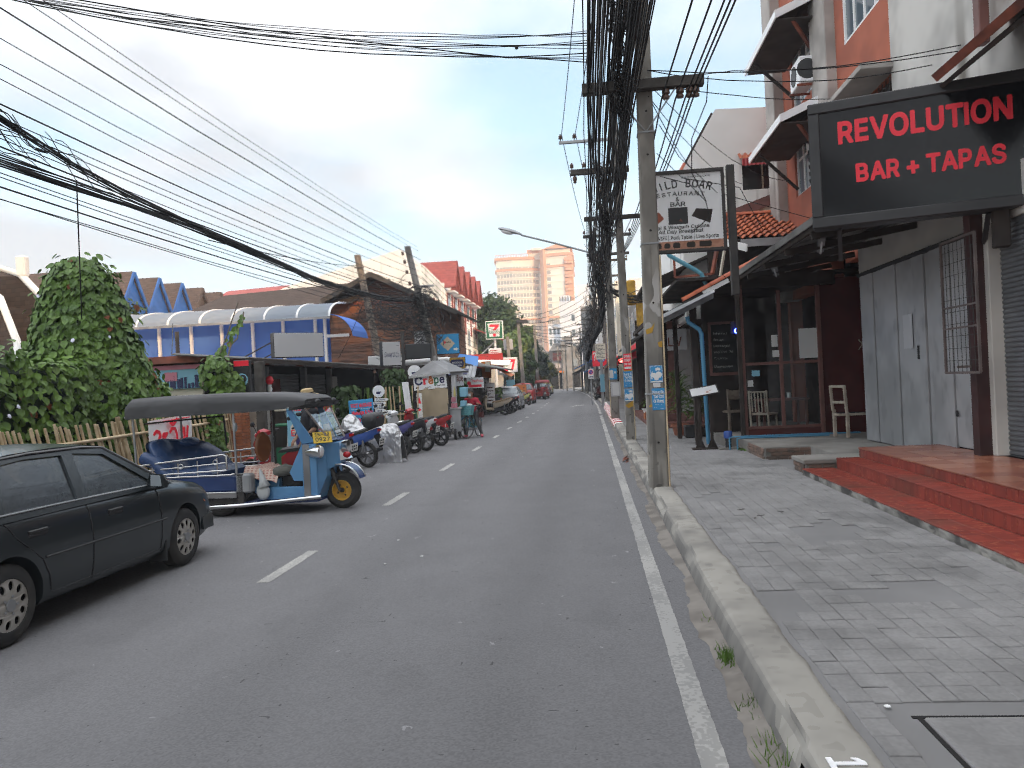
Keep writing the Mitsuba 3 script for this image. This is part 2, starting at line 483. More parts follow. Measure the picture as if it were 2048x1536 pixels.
mat('m_old_wood', mottled((0.26, 0.21, 0.165), (0.15, 0.12, 0.095), 9.0, o=4), 0.85)
mat('m_grey_wood', mottled((0.085, 0.076, 0.068), (0.05, 0.045, 0.041), 5.0), 0.9)
mat('m_pale_wood', mottled((0.50, 0.43, 0.35), (0.36, 0.30, 0.24), 8.0), 0.7)
mat('m_planks', proc(planks_old), 0.85)
mat('m_bamboo', mottled((0.70, 0.57, 0.38), (0.52, 0.40, 0.25), 5.0, o=4), 0.6)
mat('m_bamboo_b', mottled((0.60, 0.46, 0.29), (0.42, 0.31, 0.18), 5.0, o=4), 0.6)
mat('m_orange_roof', mottled((0.52, 0.145, 0.055), (0.36, 0.095, 0.04), 4.0), 0.6)
mat('m_orange_roof_b', mottled((0.44, 0.11, 0.045), (0.30, 0.08, 0.038), 4.0), 0.6)
mat('m_ridge', mottled((0.52, 0.13, 0.055), (0.42, 0.10, 0.045), 3.0), 0.6)
mat('m_brown_roof', roof_rows((0.135, 0.095, 0.08), (0.085, 0.06, 0.052)), 0.9, bump=roof_bump(0.16), scale=0.03)
mat('m_old_roof', roof_rows((0.066, 0.046, 0.038), (0.040, 0.029, 0.025), 0.11, 0.14), 0.9, bump=roof_bump(0.11, 0.14), scale=0.03)
mat('m_red_roof', roof_rows((0.36, 0.085, 0.075), (0.27, 0.065, 0.058), 0.20, 0.25), 0.7, bump=roof_bump(0.20, 0.25), scale=0.04)
mat('m_asbestos', mottled((0.17, 0.165, 0.16), (0.10, 0.097, 0.093), 2.0, streak=0.5, dark=(0.06, 0.058, 0.055)), 0.9)
mat('m_blue_house', mottled((0.030, 0.125, 0.42), (0.022, 0.095, 0.33), 1.5), 0.6)
mat('m_blue_wall', mottled((0.085, 0.205, 0.60), (0.07, 0.17, 0.53), 0.8), 0.65)
scene['m_poly'] = {'type': 'principledthin', 'base_color': rgb((0.50, 0.56, 0.60)), 'roughness': 0.35, 'diff_trans': 1.1}
mat('m_glass_dark', (0.018, 0.020, 0.023), 0.08, spec=0.7)
mat('m_window', (0.10, 0.13, 0.155), 0.06, spec=0.9)
mat('m_window_pale', (0.30, 0.34, 0.37), 0.12, spec=0.9)
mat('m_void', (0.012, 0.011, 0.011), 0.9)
scene['m_tint_glass'] = {'type': 'blendbsdf', 'weight': 0.40, 'a': {'type': 'thindielectric', 'int_ior': 1.5, 'specular_reflectance': rgb((0.25, 0.25, 0.25)), 'specular_transmittance': rgb((0.62, 0.66, 0.68))}, 'b': {'type': 'twosided', 'bsdf': {'type': 'roughconductor', 'alpha': 0.07, 'specular_reflectance': rgb((0.27, 0.29, 0.31))}}}
scene['m_clear_glass'] = {'type': 'thindielectric', 'int_ior': 1.5, 'specular_transmittance': rgb((0.80, 0.84, 0.84))}
mat('m_car_black', (0.026, 0.034, 0.039), 0.24, metallic=0.45, spec=0.9, clearcoat=1.0, clearcoat_gloss=0.95)
mat('m_car_silver', (0.42, 0.44, 0.46), 0.35, metallic=0.5, clearcoat=1.0, clearcoat_gloss=0.95)
mat('m_car_red', (0.38, 0.025, 0.022), 0.35, clearcoat=1.0, clearcoat_gloss=0.95)
mat('m_car_yellow', (0.55, 0.48, 0.16), 0.4, clearcoat=1.0)
mat('m_hubcap', mottled((0.54, 0.52, 0.48), (0.42, 0.395, 0.355), 6.0), 0.42, metallic=0.55)
mat('m_trim', (0.028, 0.029, 0.031), 0.5)
mat('m_seat_dark', (0.035, 0.036, 0.04), 0.8)
mat('m_orange_lens', (0.55, 0.13, 0.02), 0.2)
mat('m_red_lens', (0.42, 0.015, 0.018), 0.15)
mat('m_white_lens', (0.75, 0.76, 0.76), 0.1, spec=0.8)
mat('m_tuk_blue', mottled((0.016, 0.040, 0.135), (0.022, 0.052, 0.165), 3.0), 0.28, clearcoat=0.8)
mat('m_tuk_light', mottled((0.085, 0.22, 0.42), (0.11, 0.27, 0.47), 3.0), 0.35, clearcoat=0.5)
mat('m_tuk_canopy', mottled((0.062, 0.062, 0.066), (0.045, 0.045, 0.048), 3.0), 0.62, bump=lambda p, n, uv: fbm(p.x * 3, p.y * 3, p.z * 5, 3), scale=0.03)
mat('m_vinyl_blue', mottled((0.030, 0.062, 0.155), (0.042, 0.082, 0.19), 3.0), 0.4, bump=lambda p, n, uv: fbm(p.x * 5, p.y * 5, p.z * 5, 2), scale=0.02)
mat('m_leather', mottled((0.30, 0.12, 0.05), (0.22, 0.085, 0.036), 6.0), 0.45)
mat('m_plaid', proc(plaid), 0.95)
mat('m_yellow_rim', mottled((0.58, 0.33, 0.045), (0.45, 0.24, 0.035), 6.0), 0.5)
mat('m_yellow', (0.62, 0.42, 0.03), 0.5)
mat('m_grey_cloth', mottled((0.14, 0.14, 0.125), (0.09, 0.09, 0.08), 8.0), 0.9)
mat('m_grey_metal', mottled((0.24, 0.24, 0.245), (0.17, 0.17, 0.175), 4.0), 0.5, metallic=0.3)
mat('m_bag', (0.48, 0.50, 0.50), 0.5)
mat('m_scoot_red', (0.36, 0.02, 0.025), 0.3, clearcoat=1.0)
mat('m_scoot_blue', (0.03, 0.09, 0.36), 0.3, clearcoat=1.0)
mat('m_scoot_purple', (0.06, 0.055, 0.20), 0.3, clearcoat=1.0)
mat('m_scoot_white', (0.62, 0.63, 0.64), 0.3, clearcoat=1.0)
mat('m_scoot_beige', (0.56, 0.47, 0.35), 0.35, clearcoat=1.0)
mat('m_scoot_black', (0.016, 0.016, 0.018), 0.3, clearcoat=1.0)
mat('m_scoot_lime', (0.50, 0.50, 0.16), 0.4, clearcoat=1.0)
mat('m_saddle', (0.024, 0.024, 0.026), 0.6)
mat('m_tan_saddle', (0.30, 0.20, 0.12), 0.6)
mat('m_engine', (0.10, 0.10, 0.105), 0.5, metallic=0.5)
mat('m_alloy', (0.34, 0.34, 0.345), 0.4, metallic=0.7)
mat('m_plate', (0.70, 0.70, 0.67), 0.5)
mat('m_cover', (0.56, 0.565, 0.58), 0.42, metallic=0.25, bump=foil, scale=0.05)
mat('m_foil', (0.60, 0.60, 0.61), 0.30, metallic=0.6, bump=foil, scale=0.09)
mat('m_canvas', mottled((0.46, 0.375, 0.26), (0.37, 0.30, 0.205), 2.0, streak=0.2, dark=(0.28, 0.22, 0.15)), 0.95)
mat('m_red', (0.50, 0.022, 0.028), 0.5)
mat('m_sign_red', (0.92, 0.030, 0.055), 0.4)
mat('m_sign_black', (0.008, 0.008, 0.010), 0.12, spec=0.4)
mat('m_case', mottled((0.030, 0.030, 0.033), (0.04, 0.04, 0.042), 2.0), 0.45)
mat('m_sign_white', (0.84, 0.84, 0.85), 0.4)
mat('m_sign_grey', (0.52, 0.52, 0.53), 0.5)
mat('m_sign_blue', (0.035, 0.30, 0.60), 0.5)
mat('m_poster_blue', (0.045, 0.27, 0.56), 0.6)
mat('m_pale_blue', (0.22, 0.47, 0.60), 0.6)
mat('m_navy', (0.02, 0.025, 0.09), 0.5)
mat('m_green', (0.02, 0.14, 0.065), 0.5)
mat('m_orange', (0.58, 0.16, 0.03), 0.55)
mat('m_pink', (0.55, 0.20, 0.26), 0.6)
mat('m_hot_pink', (0.55, 0.03, 0.16), 0.4)
mat('m_rust', mottled((0.33, 0.10, 0.06), (0.16, 0.06, 0.045), 4.0), 0.8)
mat('m_copper', mottled((0.50, 0.26, 0.18), (0.40, 0.19, 0.12), 12.0), 0.7)
mat('m_pipe_blue', (0.085, 0.28, 0.45), 0.4)
mat('m_pvc_pale', (0.14, 0.40, 0.52), 0.45)
mat('m_pot', mottled((0.33, 0.125, 0.075), (0.24, 0.09, 0.055), 6.0), 0.8)
mat('m_chalk', (0.42, 0.42, 0.40), 0.9)
mat('m_board', (0.014, 0.015, 0.015), 0.7)
mat('m_paper', (0.66, 0.66, 0.65), 0.8)
mat('m_ochre', mottled((0.58, 0.34, 0.05), (0.42, 0.24, 0.04), 5.0), 0.8)
mat('m_leaf', leafy((0.036, 0.082, 0.012), (0.145, 0.255, 0.036)), 0.5, spec=0.4)
mat('m_leaf_light', leafy((0.06, 0.12, 0.022), (0.14, 0.21, 0.05)), 0.5, spec=0.4)
mat('m_leaf_tree', leafy((0.016, 0.036, 0.012), (0.065, 0.115, 0.032), 2.0), 0.6, spec=0.3)
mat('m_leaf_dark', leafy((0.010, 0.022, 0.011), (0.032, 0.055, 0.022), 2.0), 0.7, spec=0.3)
mat('m_leaf_yellow', leafy((0.05, 0.07, 0.012), (0.24, 0.21, 0.035), 2.0), 0.6, spec=0.3)
mat('m_leaf_rust', leafy((0.10, 0.035, 0.015), (0.26, 0.09, 0.03), 3.0), 0.7, spec=0.3)
mat('m_flower', (0.66, 0.66, 0.78), 0.7)
mat('m_bark', mottled((0.10, 0.08, 0.06), (0.06, 0.05, 0.04), 6.0), 0.95)
mat('m_skin', (0.36, 0.20, 0.13), 0.6)
mat('m_hair', (0.018, 0.013, 0.011), 0.5)
mat('m_shirt', (0.46, 0.022, 0.045), 0.85)
mat('m_leggings', mottled((0.10, 0.10, 0.105), (0.075, 0.075, 0.08), 20.0), 0.9)
mat('m_dark_cloth', (0.025, 0.026, 0.032), 0.9)
mat('m_straw', mottled((0.55, 0.42, 0.24), (0.43, 0.32, 0.17), 14.0), 0.9)
mat('m_shoe', (0.55, 0.07, 0.12), 0.6)
mat('m_bike_blue', (0.06, 0.25, 0.36), 0.4)
mat('m_basket', (0.14, 0.38, 0.40), 0.6)
mat('m_tower', mottled((0.84, 0.78, 0.70), (0.78, 0.71, 0.63), 0.12), 0.9)
mat('m_tower_orange', mottled((0.72, 0.42, 0.29), (0.64, 0.36, 0.25), 0.12), 0.9)
mat('m_tower_win', (0.34, 0.335, 0.34), 0.2, spec=0.8)
mat('m_bluewhite', mottled((0.78, 0.80, 0.84), (0.70, 0.72, 0.77), 0.2), 0.9)
mat('m_far_grey', mottled((0.30, 0.29, 0.28), (0.20, 0.19, 0.18), 0.5), 0.9)
mat('m_blue_tarp', (0.06, 0.20, 0.50), 0.6)
mat('m_neon', (0.02, 0.02, 0.05), 0.5)
R_ = random.Random(7)
NR = np.random.RandomState(11)


def cx(y):
    return -0.0004 * max(y - 40.0, 0.0) ** 2


# ---------------------------------------------------------------- ground, road, markings
b = MB(); a_ = np.linspace(0, 2 * np.pi, 49)[:-1]
b.add(np.vstack([[[0, 0, -0.03]], np.stack([1500 * np.cos(a_), 1500 * np.sin(a_), 0 * a_ - 0.03], 1)]), [[0, i + 1, (i + 1) % 48 + 1] for i in range(48)])
struct('ground', b, 'm_ground')


def strip(y0, y1, xa, xb, z, step=2.0, jag=0.0, nx=2):
    n = max(2, int((y1 - y0) / step) + 1)
    P = []
    for i, y in enumerate(np.linspace(y0, y1, n)):
        ja, jb = (NR.uniform(-jag, jag), NR.uniform(-jag, jag)) if jag else (0, 0)
        x = np.linspace(xa + ja, xb + jb, nx) + cx(y)
        P.append(np.stack([x, np.full(nx, y), np.full(nx, z)], 1))
    return MB().grid(np.transpose(A(P), (1, 0, 2))[:, ::-1])


struct('road', strip(-14, 240, -7.6, 0.86, 0.0), 'm_asphalt')
struct('edge_line', strip(-6, 36.0, 0.40, 0.52, 0.004, 0.05, 0.003), 'm_line')
struct('edge_line', strip(37.5, 150, 0.40, 0.52, 0.004, 1.0, 0.004), 'm_line')
for i in range(14):
    y = 6.85 + 4.33 * i
    y = y if i < 7 else 32.85 + (i - 6) * 4.0
    struct('lane_dash', strip(y, y + (1.32 if i < 7 else 1.1), -3.08, -2.96, 0.004, 0.15, 0.004), 'm_line')
b = MB()
b.ext(Polygon([(0, -.12), (1.6, -.12), (1.6, -.3), (2.6, 0), (1.6, .3), (1.6, .12), (0, .12)]), 0.003, frame((-1.35 + 0.1, 49.2, 0.003), (0.35, 1, 0), (-1, 0.35, 0)))
struct('road_arrow', b, 'm_line')
# gutter silt and grass
b = MB(); P = []
for y in np.arange(1.5, 40, 0.03):
    w = 0.10 + 0.05 * math.sin(y * 2.1) * math.sin(y * 0.7) + 0.06 * (meshkit.fbm(A([[y * 7, 2, 0]]), 4, 5)[0] - .4)
    w *= 1.0 if y < 10.5 else 0.75
    P.append([[0.765 - max(w, 0.02) + cx(y), y, 0.003], [0.765 - w * 0.55 + cx(y), y, 0.009 + 0.006 * NR.rand()], [0.785 + cx(y), y, 0.02 + 0.01 * NR.rand()]])
b.grid(np.transpose(A(P), (1, 0, 2))[:, ::-1])
struct('gutter_silt', b, 'm_dirt', True)
b = MB()
for (yc, n, h) in ((4.72, 130, .055), (4.05, 26, .04), (3.45, 22, .075), (3.62, 14, .05), (5.5, 8, .03)):
    for k in range(n):
        x, y = 0.725 + NR.normal(0, .025), yc + NR.normal(0, .07)
        l = h * (0.5 + NR.rand()); dx, dy = NR.normal(0, .4) * l, NR.normal(0, .4) * l
        b.add([[x - .003, y, .01], [x + .003, y, .01], [x + dx, y + dy, .01 + l]], [[0, 1, 2]])
solo('grass_tuft', b, 'm_leaf', 'short green grass growing in the silt of the gutter', 'grass', kind='stuff')

# kerb: worn poured concrete, with a drain opening near the camera
kp = A([(0.762, -0.01), (0.775, 0.06), (0.795, 0.125), (0.812, 0.150), (0.84, 0.158), (0.95, 0.160), (1.04, 0.158), (1.07, 0.146), (1.09, 0.10)])


def kerb(ya, yb, prof, step):
    P = []
    for y in np.arange(ya, yb + step * .5, step):
        q = np.stack([prof[:, 0] + cx(y), np.full(len(prof), y), prof[:, 1]], 1)
        if step < 0.5:
            e = meshkit.fbm(q * A([9, 3, 9]), 3, 3) - 0.5
            chip = max(0.0, meshkit.noise(A([[y * 1.7, 1.0, 2.0]]), 4)[0] - 0.62) * 0.22
            jag = 0.035 * (meshkit.fbm(A([[y * 4.2, 5.0, 0]]), 3, 6)[0] - 0.5)
            q[:, 0] += e * 0.014; q[1:, 2] += e[1:] * 0.008
            q[2:4, 2] -= chip * 0.5; q[2:4, 0] += chip * 0.4
            q[6:, 0] += jag
        P.append(q)
    return MB().grid(np.transpose(A(P), (1, 0, 2)))


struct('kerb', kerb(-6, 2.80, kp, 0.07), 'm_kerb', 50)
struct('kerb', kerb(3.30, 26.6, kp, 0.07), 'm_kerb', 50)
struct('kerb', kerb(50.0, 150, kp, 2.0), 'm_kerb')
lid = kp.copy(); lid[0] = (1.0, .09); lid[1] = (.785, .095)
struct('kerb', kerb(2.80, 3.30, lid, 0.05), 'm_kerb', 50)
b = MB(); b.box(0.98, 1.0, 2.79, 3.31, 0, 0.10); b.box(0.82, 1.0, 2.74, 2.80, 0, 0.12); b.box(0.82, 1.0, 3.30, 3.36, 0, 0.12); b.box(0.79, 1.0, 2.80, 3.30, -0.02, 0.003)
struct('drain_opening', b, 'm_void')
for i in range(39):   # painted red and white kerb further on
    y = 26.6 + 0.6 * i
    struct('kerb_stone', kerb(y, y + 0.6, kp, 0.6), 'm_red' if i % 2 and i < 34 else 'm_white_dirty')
b = MB()
M = frame((0.855, 3.215, 0.163), (0, -1, 0), (1, 0, 0))
for g in (text_poly('10', 0.135, True),):
    b.ext(g, 0.003, M)
struct('kerb_number', b, 'm_sign_white')

# pavement
struct('sidewalk', strip(-8, 150, 1.035, 3.7, 0.140, 3.0), 'm_paver_base')
var = []
for k in range(6):
    w, l, r = 0.0624 - 0.0006 * (k % 3), 0.0858 - .0007 * (k % 2), 0.005
    z1, z0 = 0.0075, -0.008
    v = [[sx * w, sy * l, z0] for sx, sy in ((-1, -1), (1, -1), (1, 1), (-1, 1))] + [[sx * w, sy * l, z1 - .004] for sx, sy in ((-1, -1), (1, -1), (1, 1), (-1, 1))] + \
        [[sx * (w - r), sy * (l - r), z1] for sx, sy in ((-1, -1), (1, -1), (1, 1), (-1, 1))]
    f = [[8, 9, 10, 11]] + [[i, (i + 1) % 4, (i + 1) % 4 + 4, i + 4] for i in range(4)] + [[i + 4, (i + 1) % 4 + 4, (i + 1) % 4 + 8, i + 8] for i in range(4)]
    vv = A(v); vv[:, 2] += NR.uniform(-.001, .001, len(vv)) * (A(v)[:, 2] > 0)
    var.append((vv, A(f)))
vply = [ply(MB().add(*q)) for q in var]
field, npv = MB(), 0
for j in range(105):
    y = 2.45 + 0.175 * j
    for i in range(15):
        x = 1.17 + 0.128 * i
        if x > 3.0: continue
        if 1.28 < x < 2.62 and y < 3.74: continue
        if meshkit.fbm(A([[x * 1.3, y * 0.9, 8.0]]), 2, 8)[0] > 0.80: continue
        Mx = tr(x + NR.normal(0, .002), y + NR.normal(0, .003), 0.142 + NR.normal(0, .0012)) @ rot('z', NR.normal(0, .7)) @ rot('x', NR.normal(0, .35)) @ rot('y', NR.normal(0, .35))
        k = NR.randint(6)
        vis = x < 1.02 + (y - 0.6) * 0.62
        if vis and npv < 300:
            part('sidewalk', 'paver', vply[k], 'm_paver', M=Mx); npv += 1
        elif vis:
            field.add(*var[k], Mx)
part('sidewalk', 'paver_field', field, 'm_paver', kind='stuff')
b = MB(); b.rbox(1.385, 2.6, 2.0, 3.59, 0.10, 0.151, 0.006)
part('sidewalk', 'access_cover', b, 'm_paver')
b = MB(); b.box(1.34, 2.7, 3.595, 3.62, 0.139, 0.1435); b.box(1.358, 1.38, 2.0, 3.60, 0.139, 0.1435)
part('sidewalk', 'cover_joint', b, 'm_void')
b = MB(); b.lathe([(0.013, 0), (0.015, 0.002), (0.013, 0.005)], (1.27, 3.70, 0.152), n=14)
solo('bottle_cap', b, 'm_white', 'small round white bottle cap lying on the grey pavers', 'bottle cap')
b = MB()
for (x, y, l, an) in ((1.62, 9.0, .10, 40), (1.75, 8.6, .08, 10), (1.66, 8.45, .07, 80), (2.0, 8.8, .07, -30)):
    b.box(-l / 2, l / 2, -.008, .008, 0, .004, tr(x, y, .155) @ rot('z', an))
solo('litter', b, 'm_dark_steel', 'scraps of dark litter scattered on the pavement beyond the pole base', 'litter', kind='stuff')
for i, (x, y, r) in enumerate(((-2.05, 7.45, .014), (-2.2, 8.6, .016), (-1.75, 7.75, .02))):
    solo('paper_scrap', MB().ext(Point(0, 0).buffer(r, 3), .003, tr(x, y, .004) @ rot('z', 30 * i)), 'm_paper', ('tiny white paper scrap on the asphalt nearest the dark car', 'tiny white paper scrap on the road beyond the first scrap', 'flat pale scrap on the road beside the dark car, rightmost of three')[i], 'paper')
b = MB()
for k in range(9):
    x, y = 0.70 + NR.normal(0, .03), 16.2 + NR.normal(0, .25)
    b.sheet([[[x - .05, y, .012], [x, y, .045 + .02 * NR.rand()]], [[x - .05, y + .1, .012], [x + .02, y + .1, .03]]], .003)
solo('leaf_litter', b, 'm_rust', 'heap of brown dead leaves against the kerb between the near poles', 'leaves', kind='stuff')

# ---------------------------------------------------------------- red tiled steps and terrace
b = MB()
b.box(3.055, 3.50, -3, 11.88, 0.10, 0.216); b.box(3.49, 3.82, -3, 11.72, 0.10, 0.375); b.box(3.80, 4.92, -3, 11.70, 0.10, 0.512)
struct('terrace', b, 'm_grout')
P = []
for y in np.arange(-3, 11.9, 0.08):   # rough mortar face under the first tread
    P.append([[3.04 + NR.uniform(-.012, .012), y, z] for z in (0.135, 0.17, 0.20, 0.222)])
part('terrace', 'mortar_face', MB().grid(np.transpose(A(P), (1, 0, 2))), 'm_mortar')


def tiles(name, mats, y0, y1, dy, xs, z, th, vertical=False, gap=0.004):
    v = {}
    j = 0
    y = y1
    while y - dy >= y0:
        for i in range(len(xs) - 1):
            w = xs[i + 1] - xs[i]
            key = round(w, 3)
            if key not in v:
                q = MB()
                if vertical: q.rbox(-th, 0, gap / 2, dy - gap / 2, gap / 2, w - gap / 2, .003)
                else: q.rbox(gap / 2, w - gap / 2, gap / 2, dy - gap / 2, 0, th, .003)
                v[key] = ply(q)
            jz = NR.normal(0, .0009)
            Mx = tr(z + jz, y - dy, xs[i]) if vertical else tr(xs[i], y - dy, z + jz)
            m = mats[(i + j + NR.randint(2)) % len(mats)] if len(mats) > 1 else mats[0]
            part('terrace', name, v[key], m, M=Mx)
        y -= dy; j += 1


tiles('riser_tile', ['m_red_tile'], 4.3, 11.70, 0.2, [0.232, 0.375], 3.489, 0.012, True)
tiles('riser_tile', ['m_red_tile'], 5.3, 11.68, 0.2, [0.392, 0.512], 3.799, 0.012, True)
tiles('tread_tile', ['m_red_tile'], 4.3, 11.86, 0.3, [3.03, 3.255, 3.478], 0.217, 0.016)
tiles('tread_tile', ['m_red_tile'], 5.0, 11.70, 0.3, [3.468, 3.788], 0.376, 0.016)
tiles('floor_tile', ['m_floor_tile', 'm_floor_tile_b', 'm_floor_tile'], 5.6, 11.68, 0.38, [3.775, 4.15, 4.525, 4.90], 0.513, 0.018)
# concrete platform of the shops beyond, its broken brick edge and the loose pad
b = MB(); b.rbox(2.97, 5.6, 14.02, 17.2, 0.08, 0.355, .012); b.rbox(3.74, 5.6, 11.6, 14.05, 0.08, 0.353, .01); b.rbox(3.07, 3.76, 11.9, 12.62, 0.285, 0.352, .012); b.box(3.11, 3.74, 11.94, 12.6, .1, .29)
struct('shop_platform', b, 'm_cement')
bp = ply(MB().rbox(-.09, .09, -.012, .012, -.03, .03, .005))
for r in range(3):
    for i in range(4):
        part('shop_platform', 'brick', bp, 'm_brick', M=tr(3.08 + .19 * i + (r % 2) * .08, 14.012, .165 + .068 * r))
    for i in range(7):
        part('shop_platform', 'brick', bp, 'm_brick', M=tr(2.962, 14.13 + .19 * i + (r % 2) * .08, .165 + .068 * r) @ rot('z', 90))
for r in range(2):
    for i in range(3):
        part('shop_platform', 'brick', bp, 'm_brick', M=tr(3.19 + .2 * i + r * .05, 11.93, .175 + .07 * r))
        part('shop_platform', 'brick', bp, 'm_brick', M=tr(3.10, 12.03 + .2 * i + r * .05, .175 + .07 * r) @ rot('z', 90))

# ---------------------------------------------------------------- terracotta building over the bar
TB = thing('terracotta_building', 'terracotta and grey stained apartment building over the closed bar', 'building')
XF = 5.0
b = MB()
# upper body: wall planes with window openings, extruded 0.25 m thick, in (y, z)


def wall_x(x, poly, th=0.25):   # polygon in (y, z) standing in the plane X = x, thickness towards +X
    return MB().ext(poly, th, frame((x, 0, 0), (0, 1, 0), (0, 0, 1)))


far = sbox(16.95, 3.4, 20.15, 14)
w1, w2, w3 = sbox(17.15, 7.75, 19.35, 9.1), sbox(17.15, 5.75, 19.35, 7.0), sbox(17.15, 10.6, 19.35, 12)
part(TB, 'wall', wall_x(XF + .12, far.difference(w1).difference(w2).difference(w3)), 'm_terracotta')
near = sbox(13.05, 3.7, 15.92, 14)
wA, wB = sbox(13.35, 7.72, 15.42, 9.5), sbox(13.15, 5.0, 15.2, 6.35)
part(TB, 'wall', wall_x(XF + .08, near.difference(wA).difference(wB)), 'm_terracotta')
part(TB, 'wall', wall_x(XF, sbox(-16, 3.7, 13.05, 14)), 'm_grey_wall', label='grey rain stained wall to the right of the windows')
b = MB(); b.box(5.2, 14, 20.75, 21.0, 0, 14); b.box(13.8, 14, -16, 21, 0, 14); b.box(5.0, 14, -16, 21, 13.8, 14.0); b.box(5, 14, -16, -15.8, 0, 14)
part(TB, 'side_wall', b, 'm_terracotta')
for (y0, y1, z_) in ((20.12, 20.98, 3.4), (15.9, 16.92, 3.95)):
    part(TB, 'pilaster', MB().rbox(XF - .12, XF + .4, y0, y1, z_, 14, .02), 'm_pilaster')


def window_x(parent, y0, y1, z0, z1, x, nv, nh, fm='m_white', pm='m_window', t=.05):
    fr = MB()
    for q in ((y0, y0 + t, z0, z1), (y1 - t, y1, z0, z1), (y0 + t, y1 - t, z0, z0 + t), (y0 + t, y1 - t, z1 - t, z1)): fr.box(x - .03, x + .04, *q)
    for i in range(1, nv): yy = y0 + (y1 - y0) * i / nv; fr.box(x - .02, x + .035, yy - t * .45, yy + t * .45, z0 + t, z1 - t)
    for i in range(1, nh): zz = z0 + (z1 - z0) * (0.68 if nh == 2 else i / nh); fr.box(x - .017, x + .03, y0 + t, y1 - t, zz - t * .4, zz + t * .4)
    w = part(parent, 'window', fr, fm)
    part(w, 'pane', MB().box(x + .01, x + .018, y0 + t * .5, y1 - t * .5, z0 + t * .5, z1 - t * .5), pm)
    return w


for q in ((17.15, 19.35, 7.75, 9.1), (17.15, 19.35, 5.75, 7.0), (17.15, 19.35, 10.6, 12.0)): window_x(TB, *q, XF + .2, 4, 2)
window_x(TB, 13.35, 15.42, 7.72, 9.5, XF + .12, 4, 1)
wk = window_x(TB, 13.15, 15.2, 5.0, 6.35, XF + .2, 5, 2, 'm_grey_wood')
b = MB()
for y in np.arange(13.2, 15.2, .16): b.beam((XF + .03, y, 5.0), (XF + .03, y, 6.3), .014)
for k in range(5): b.beam((XF + .03, 13.2, 5.1 + .26 * k), (XF + .03, 15.2, 5.1 + .26 * k), .014)
part(wk, 'grille', b, 'm_grey_wood')
part(TB, 'window_hood', MB().rbox(XF - .5, XF + .1, 12.95, 15.5, 6.37, 6.47, .01), 'm_pilaster')
for (ze, zw) in ((8.92, 9.30), (6.80, 7.18)):      # lean-to awnings with white fascias, propped by dark struts
    for nm, pts, m in (('awning', [[(4.15, 16.55, ze), (4.15, 19.6, ze)], [(5.05, 16.55, zw), (5.05, 19.6, zw)]], 'm_brown_roof'),):
        aw = part(TB, nm, MB().sheet(pts, .06), m)
    b = MB(); b.beam((4.13, 16.5, ze), (4.13, 19.65, ze), .03, .15); b.beam((4.13, 16.52, ze), (5.04, 16.52, zw), .03, .15)
    part(aw, 'fascia', b, 'm_sign_white')
    part(aw, 'ceiling', MB().box(4.16, 5.05, 16.58, 19.55, ze - .09, ze - .07), 'm_dark_wood')
    part(aw, 'strut', MB().beam((4.2, 18.9, ze - .08), (5.05, 18.9, ze - .95), .06, .06), 'm_dark_wood')
    part(aw, 'strut', MB().beam((4.5, 16.7, ze - .05), (5.1, 17.4, ze - .5), .06, .06), 'm_rust')
AC = thing('air_conditioner', 'white outdoor air conditioner unit under the upper awning', 'air conditioner', M=tr(4.78, 17.15, 7.58))
part(AC, 'casing', MB().rbox(-.16, .16, -.38, .38, 0, .55, .02), 'm_sign_white')
b = MB(); b.lathe([(.0, -.172), (.19, -.172), (.21, -.166), (.21, -.15)], (0, .08, .28), 'x', 24); part(AC, 'fan_opening', b, 'm_trim', 30)
b = MB(); b.lathe([(.0, -.172), (.19, -.172), (.21, -.166), (.21, -.15)], (0, 0, .28), 'x', 24); part(AC, 'fan_opening', b, 'm_trim', 30, M=rot('z', 90) @ tr(-.215, 0.0, 0))
b = MB(); b.beam((-.2, -.3, -.02), (.22, -.3, -.02), .04); b.beam((-.2, .3, -.02), (.22, .3, -.02), .04); part(AC, 'bracket', b, 'm_rust')
# ground floor: lintel, folding steel door, red post, roller shutter
part(TB, 'lintel', MB().box(4.93, 5.2, 9.2, 14.75, 3.32, 3.92), 'm_lintel')
fd = part(TB, 'folding_door', MB().box(4.86, 4.96, 10.56, 14.66, 3.27, 3.33), 'm_trim')
part(fd, 'back_board', MB().box(4.955, 4.97, 10.5, 14.66, .36, 3.3), 'm_void')  # black sheet added so the gaps between the door panels look shaded
yy = 14.62
for i, w in enumerate((.62, .5, .5, .62, .42, .2, .62, .56)):
    dx = (0.0, .018, .0, .02, .004, .03, .0, .02)[i]
    part(fd, 'panel', MB().rbox(4.885 + dx, 4.93 + dx, yy - w + .016, yy - .006, .37 if yy > 11.7 else .54, 3.28, .006), 'm_shutter')
    yy -= w
b = MB(); b.rbox(4.865, 4.89, 12.2, 12.23, 1.75, 1.95, .004); b.rbox(4.865, 4.89, 11.05, 11.09, .95, 1.03, .004); part(fd, 'handle', b, 'm_trim')
b = MB(); b.box(4.885, 4.89, 12.42, 12.76, 1.92, 2.44); part(fd, 'notice', b, 'm_sign_grey', label='blank sheet of white paper on the steel door')
part(TB, 'post', MB().rbox(4.67, 4.83, 10.05, 10.21, .53, 3.6, .008), 'm_post_red')
part(TB, 'shutter_post', MB().rbox(4.82, 4.98, 9.95, 10.1, .53, 3.35, .01), 'm_lintel')
rs = part(TB, 'roller_shutter', MB().box(4.97, 5.0, 6.0, 9.96, .53, 3.35), 'm_roller')
sl = ply(MB().hull([(0, y, z) for y in (6.6, 9.95) for z in (0.004, .052)] + [(-.014, y, z) for y in (6.6, 9.95) for z in (.018, .038)]))
for k in range(48): part(rs, 'slat', sl, 'm_roller', M=tr(4.97, 0, .54 + .058 * k))
b = MB()
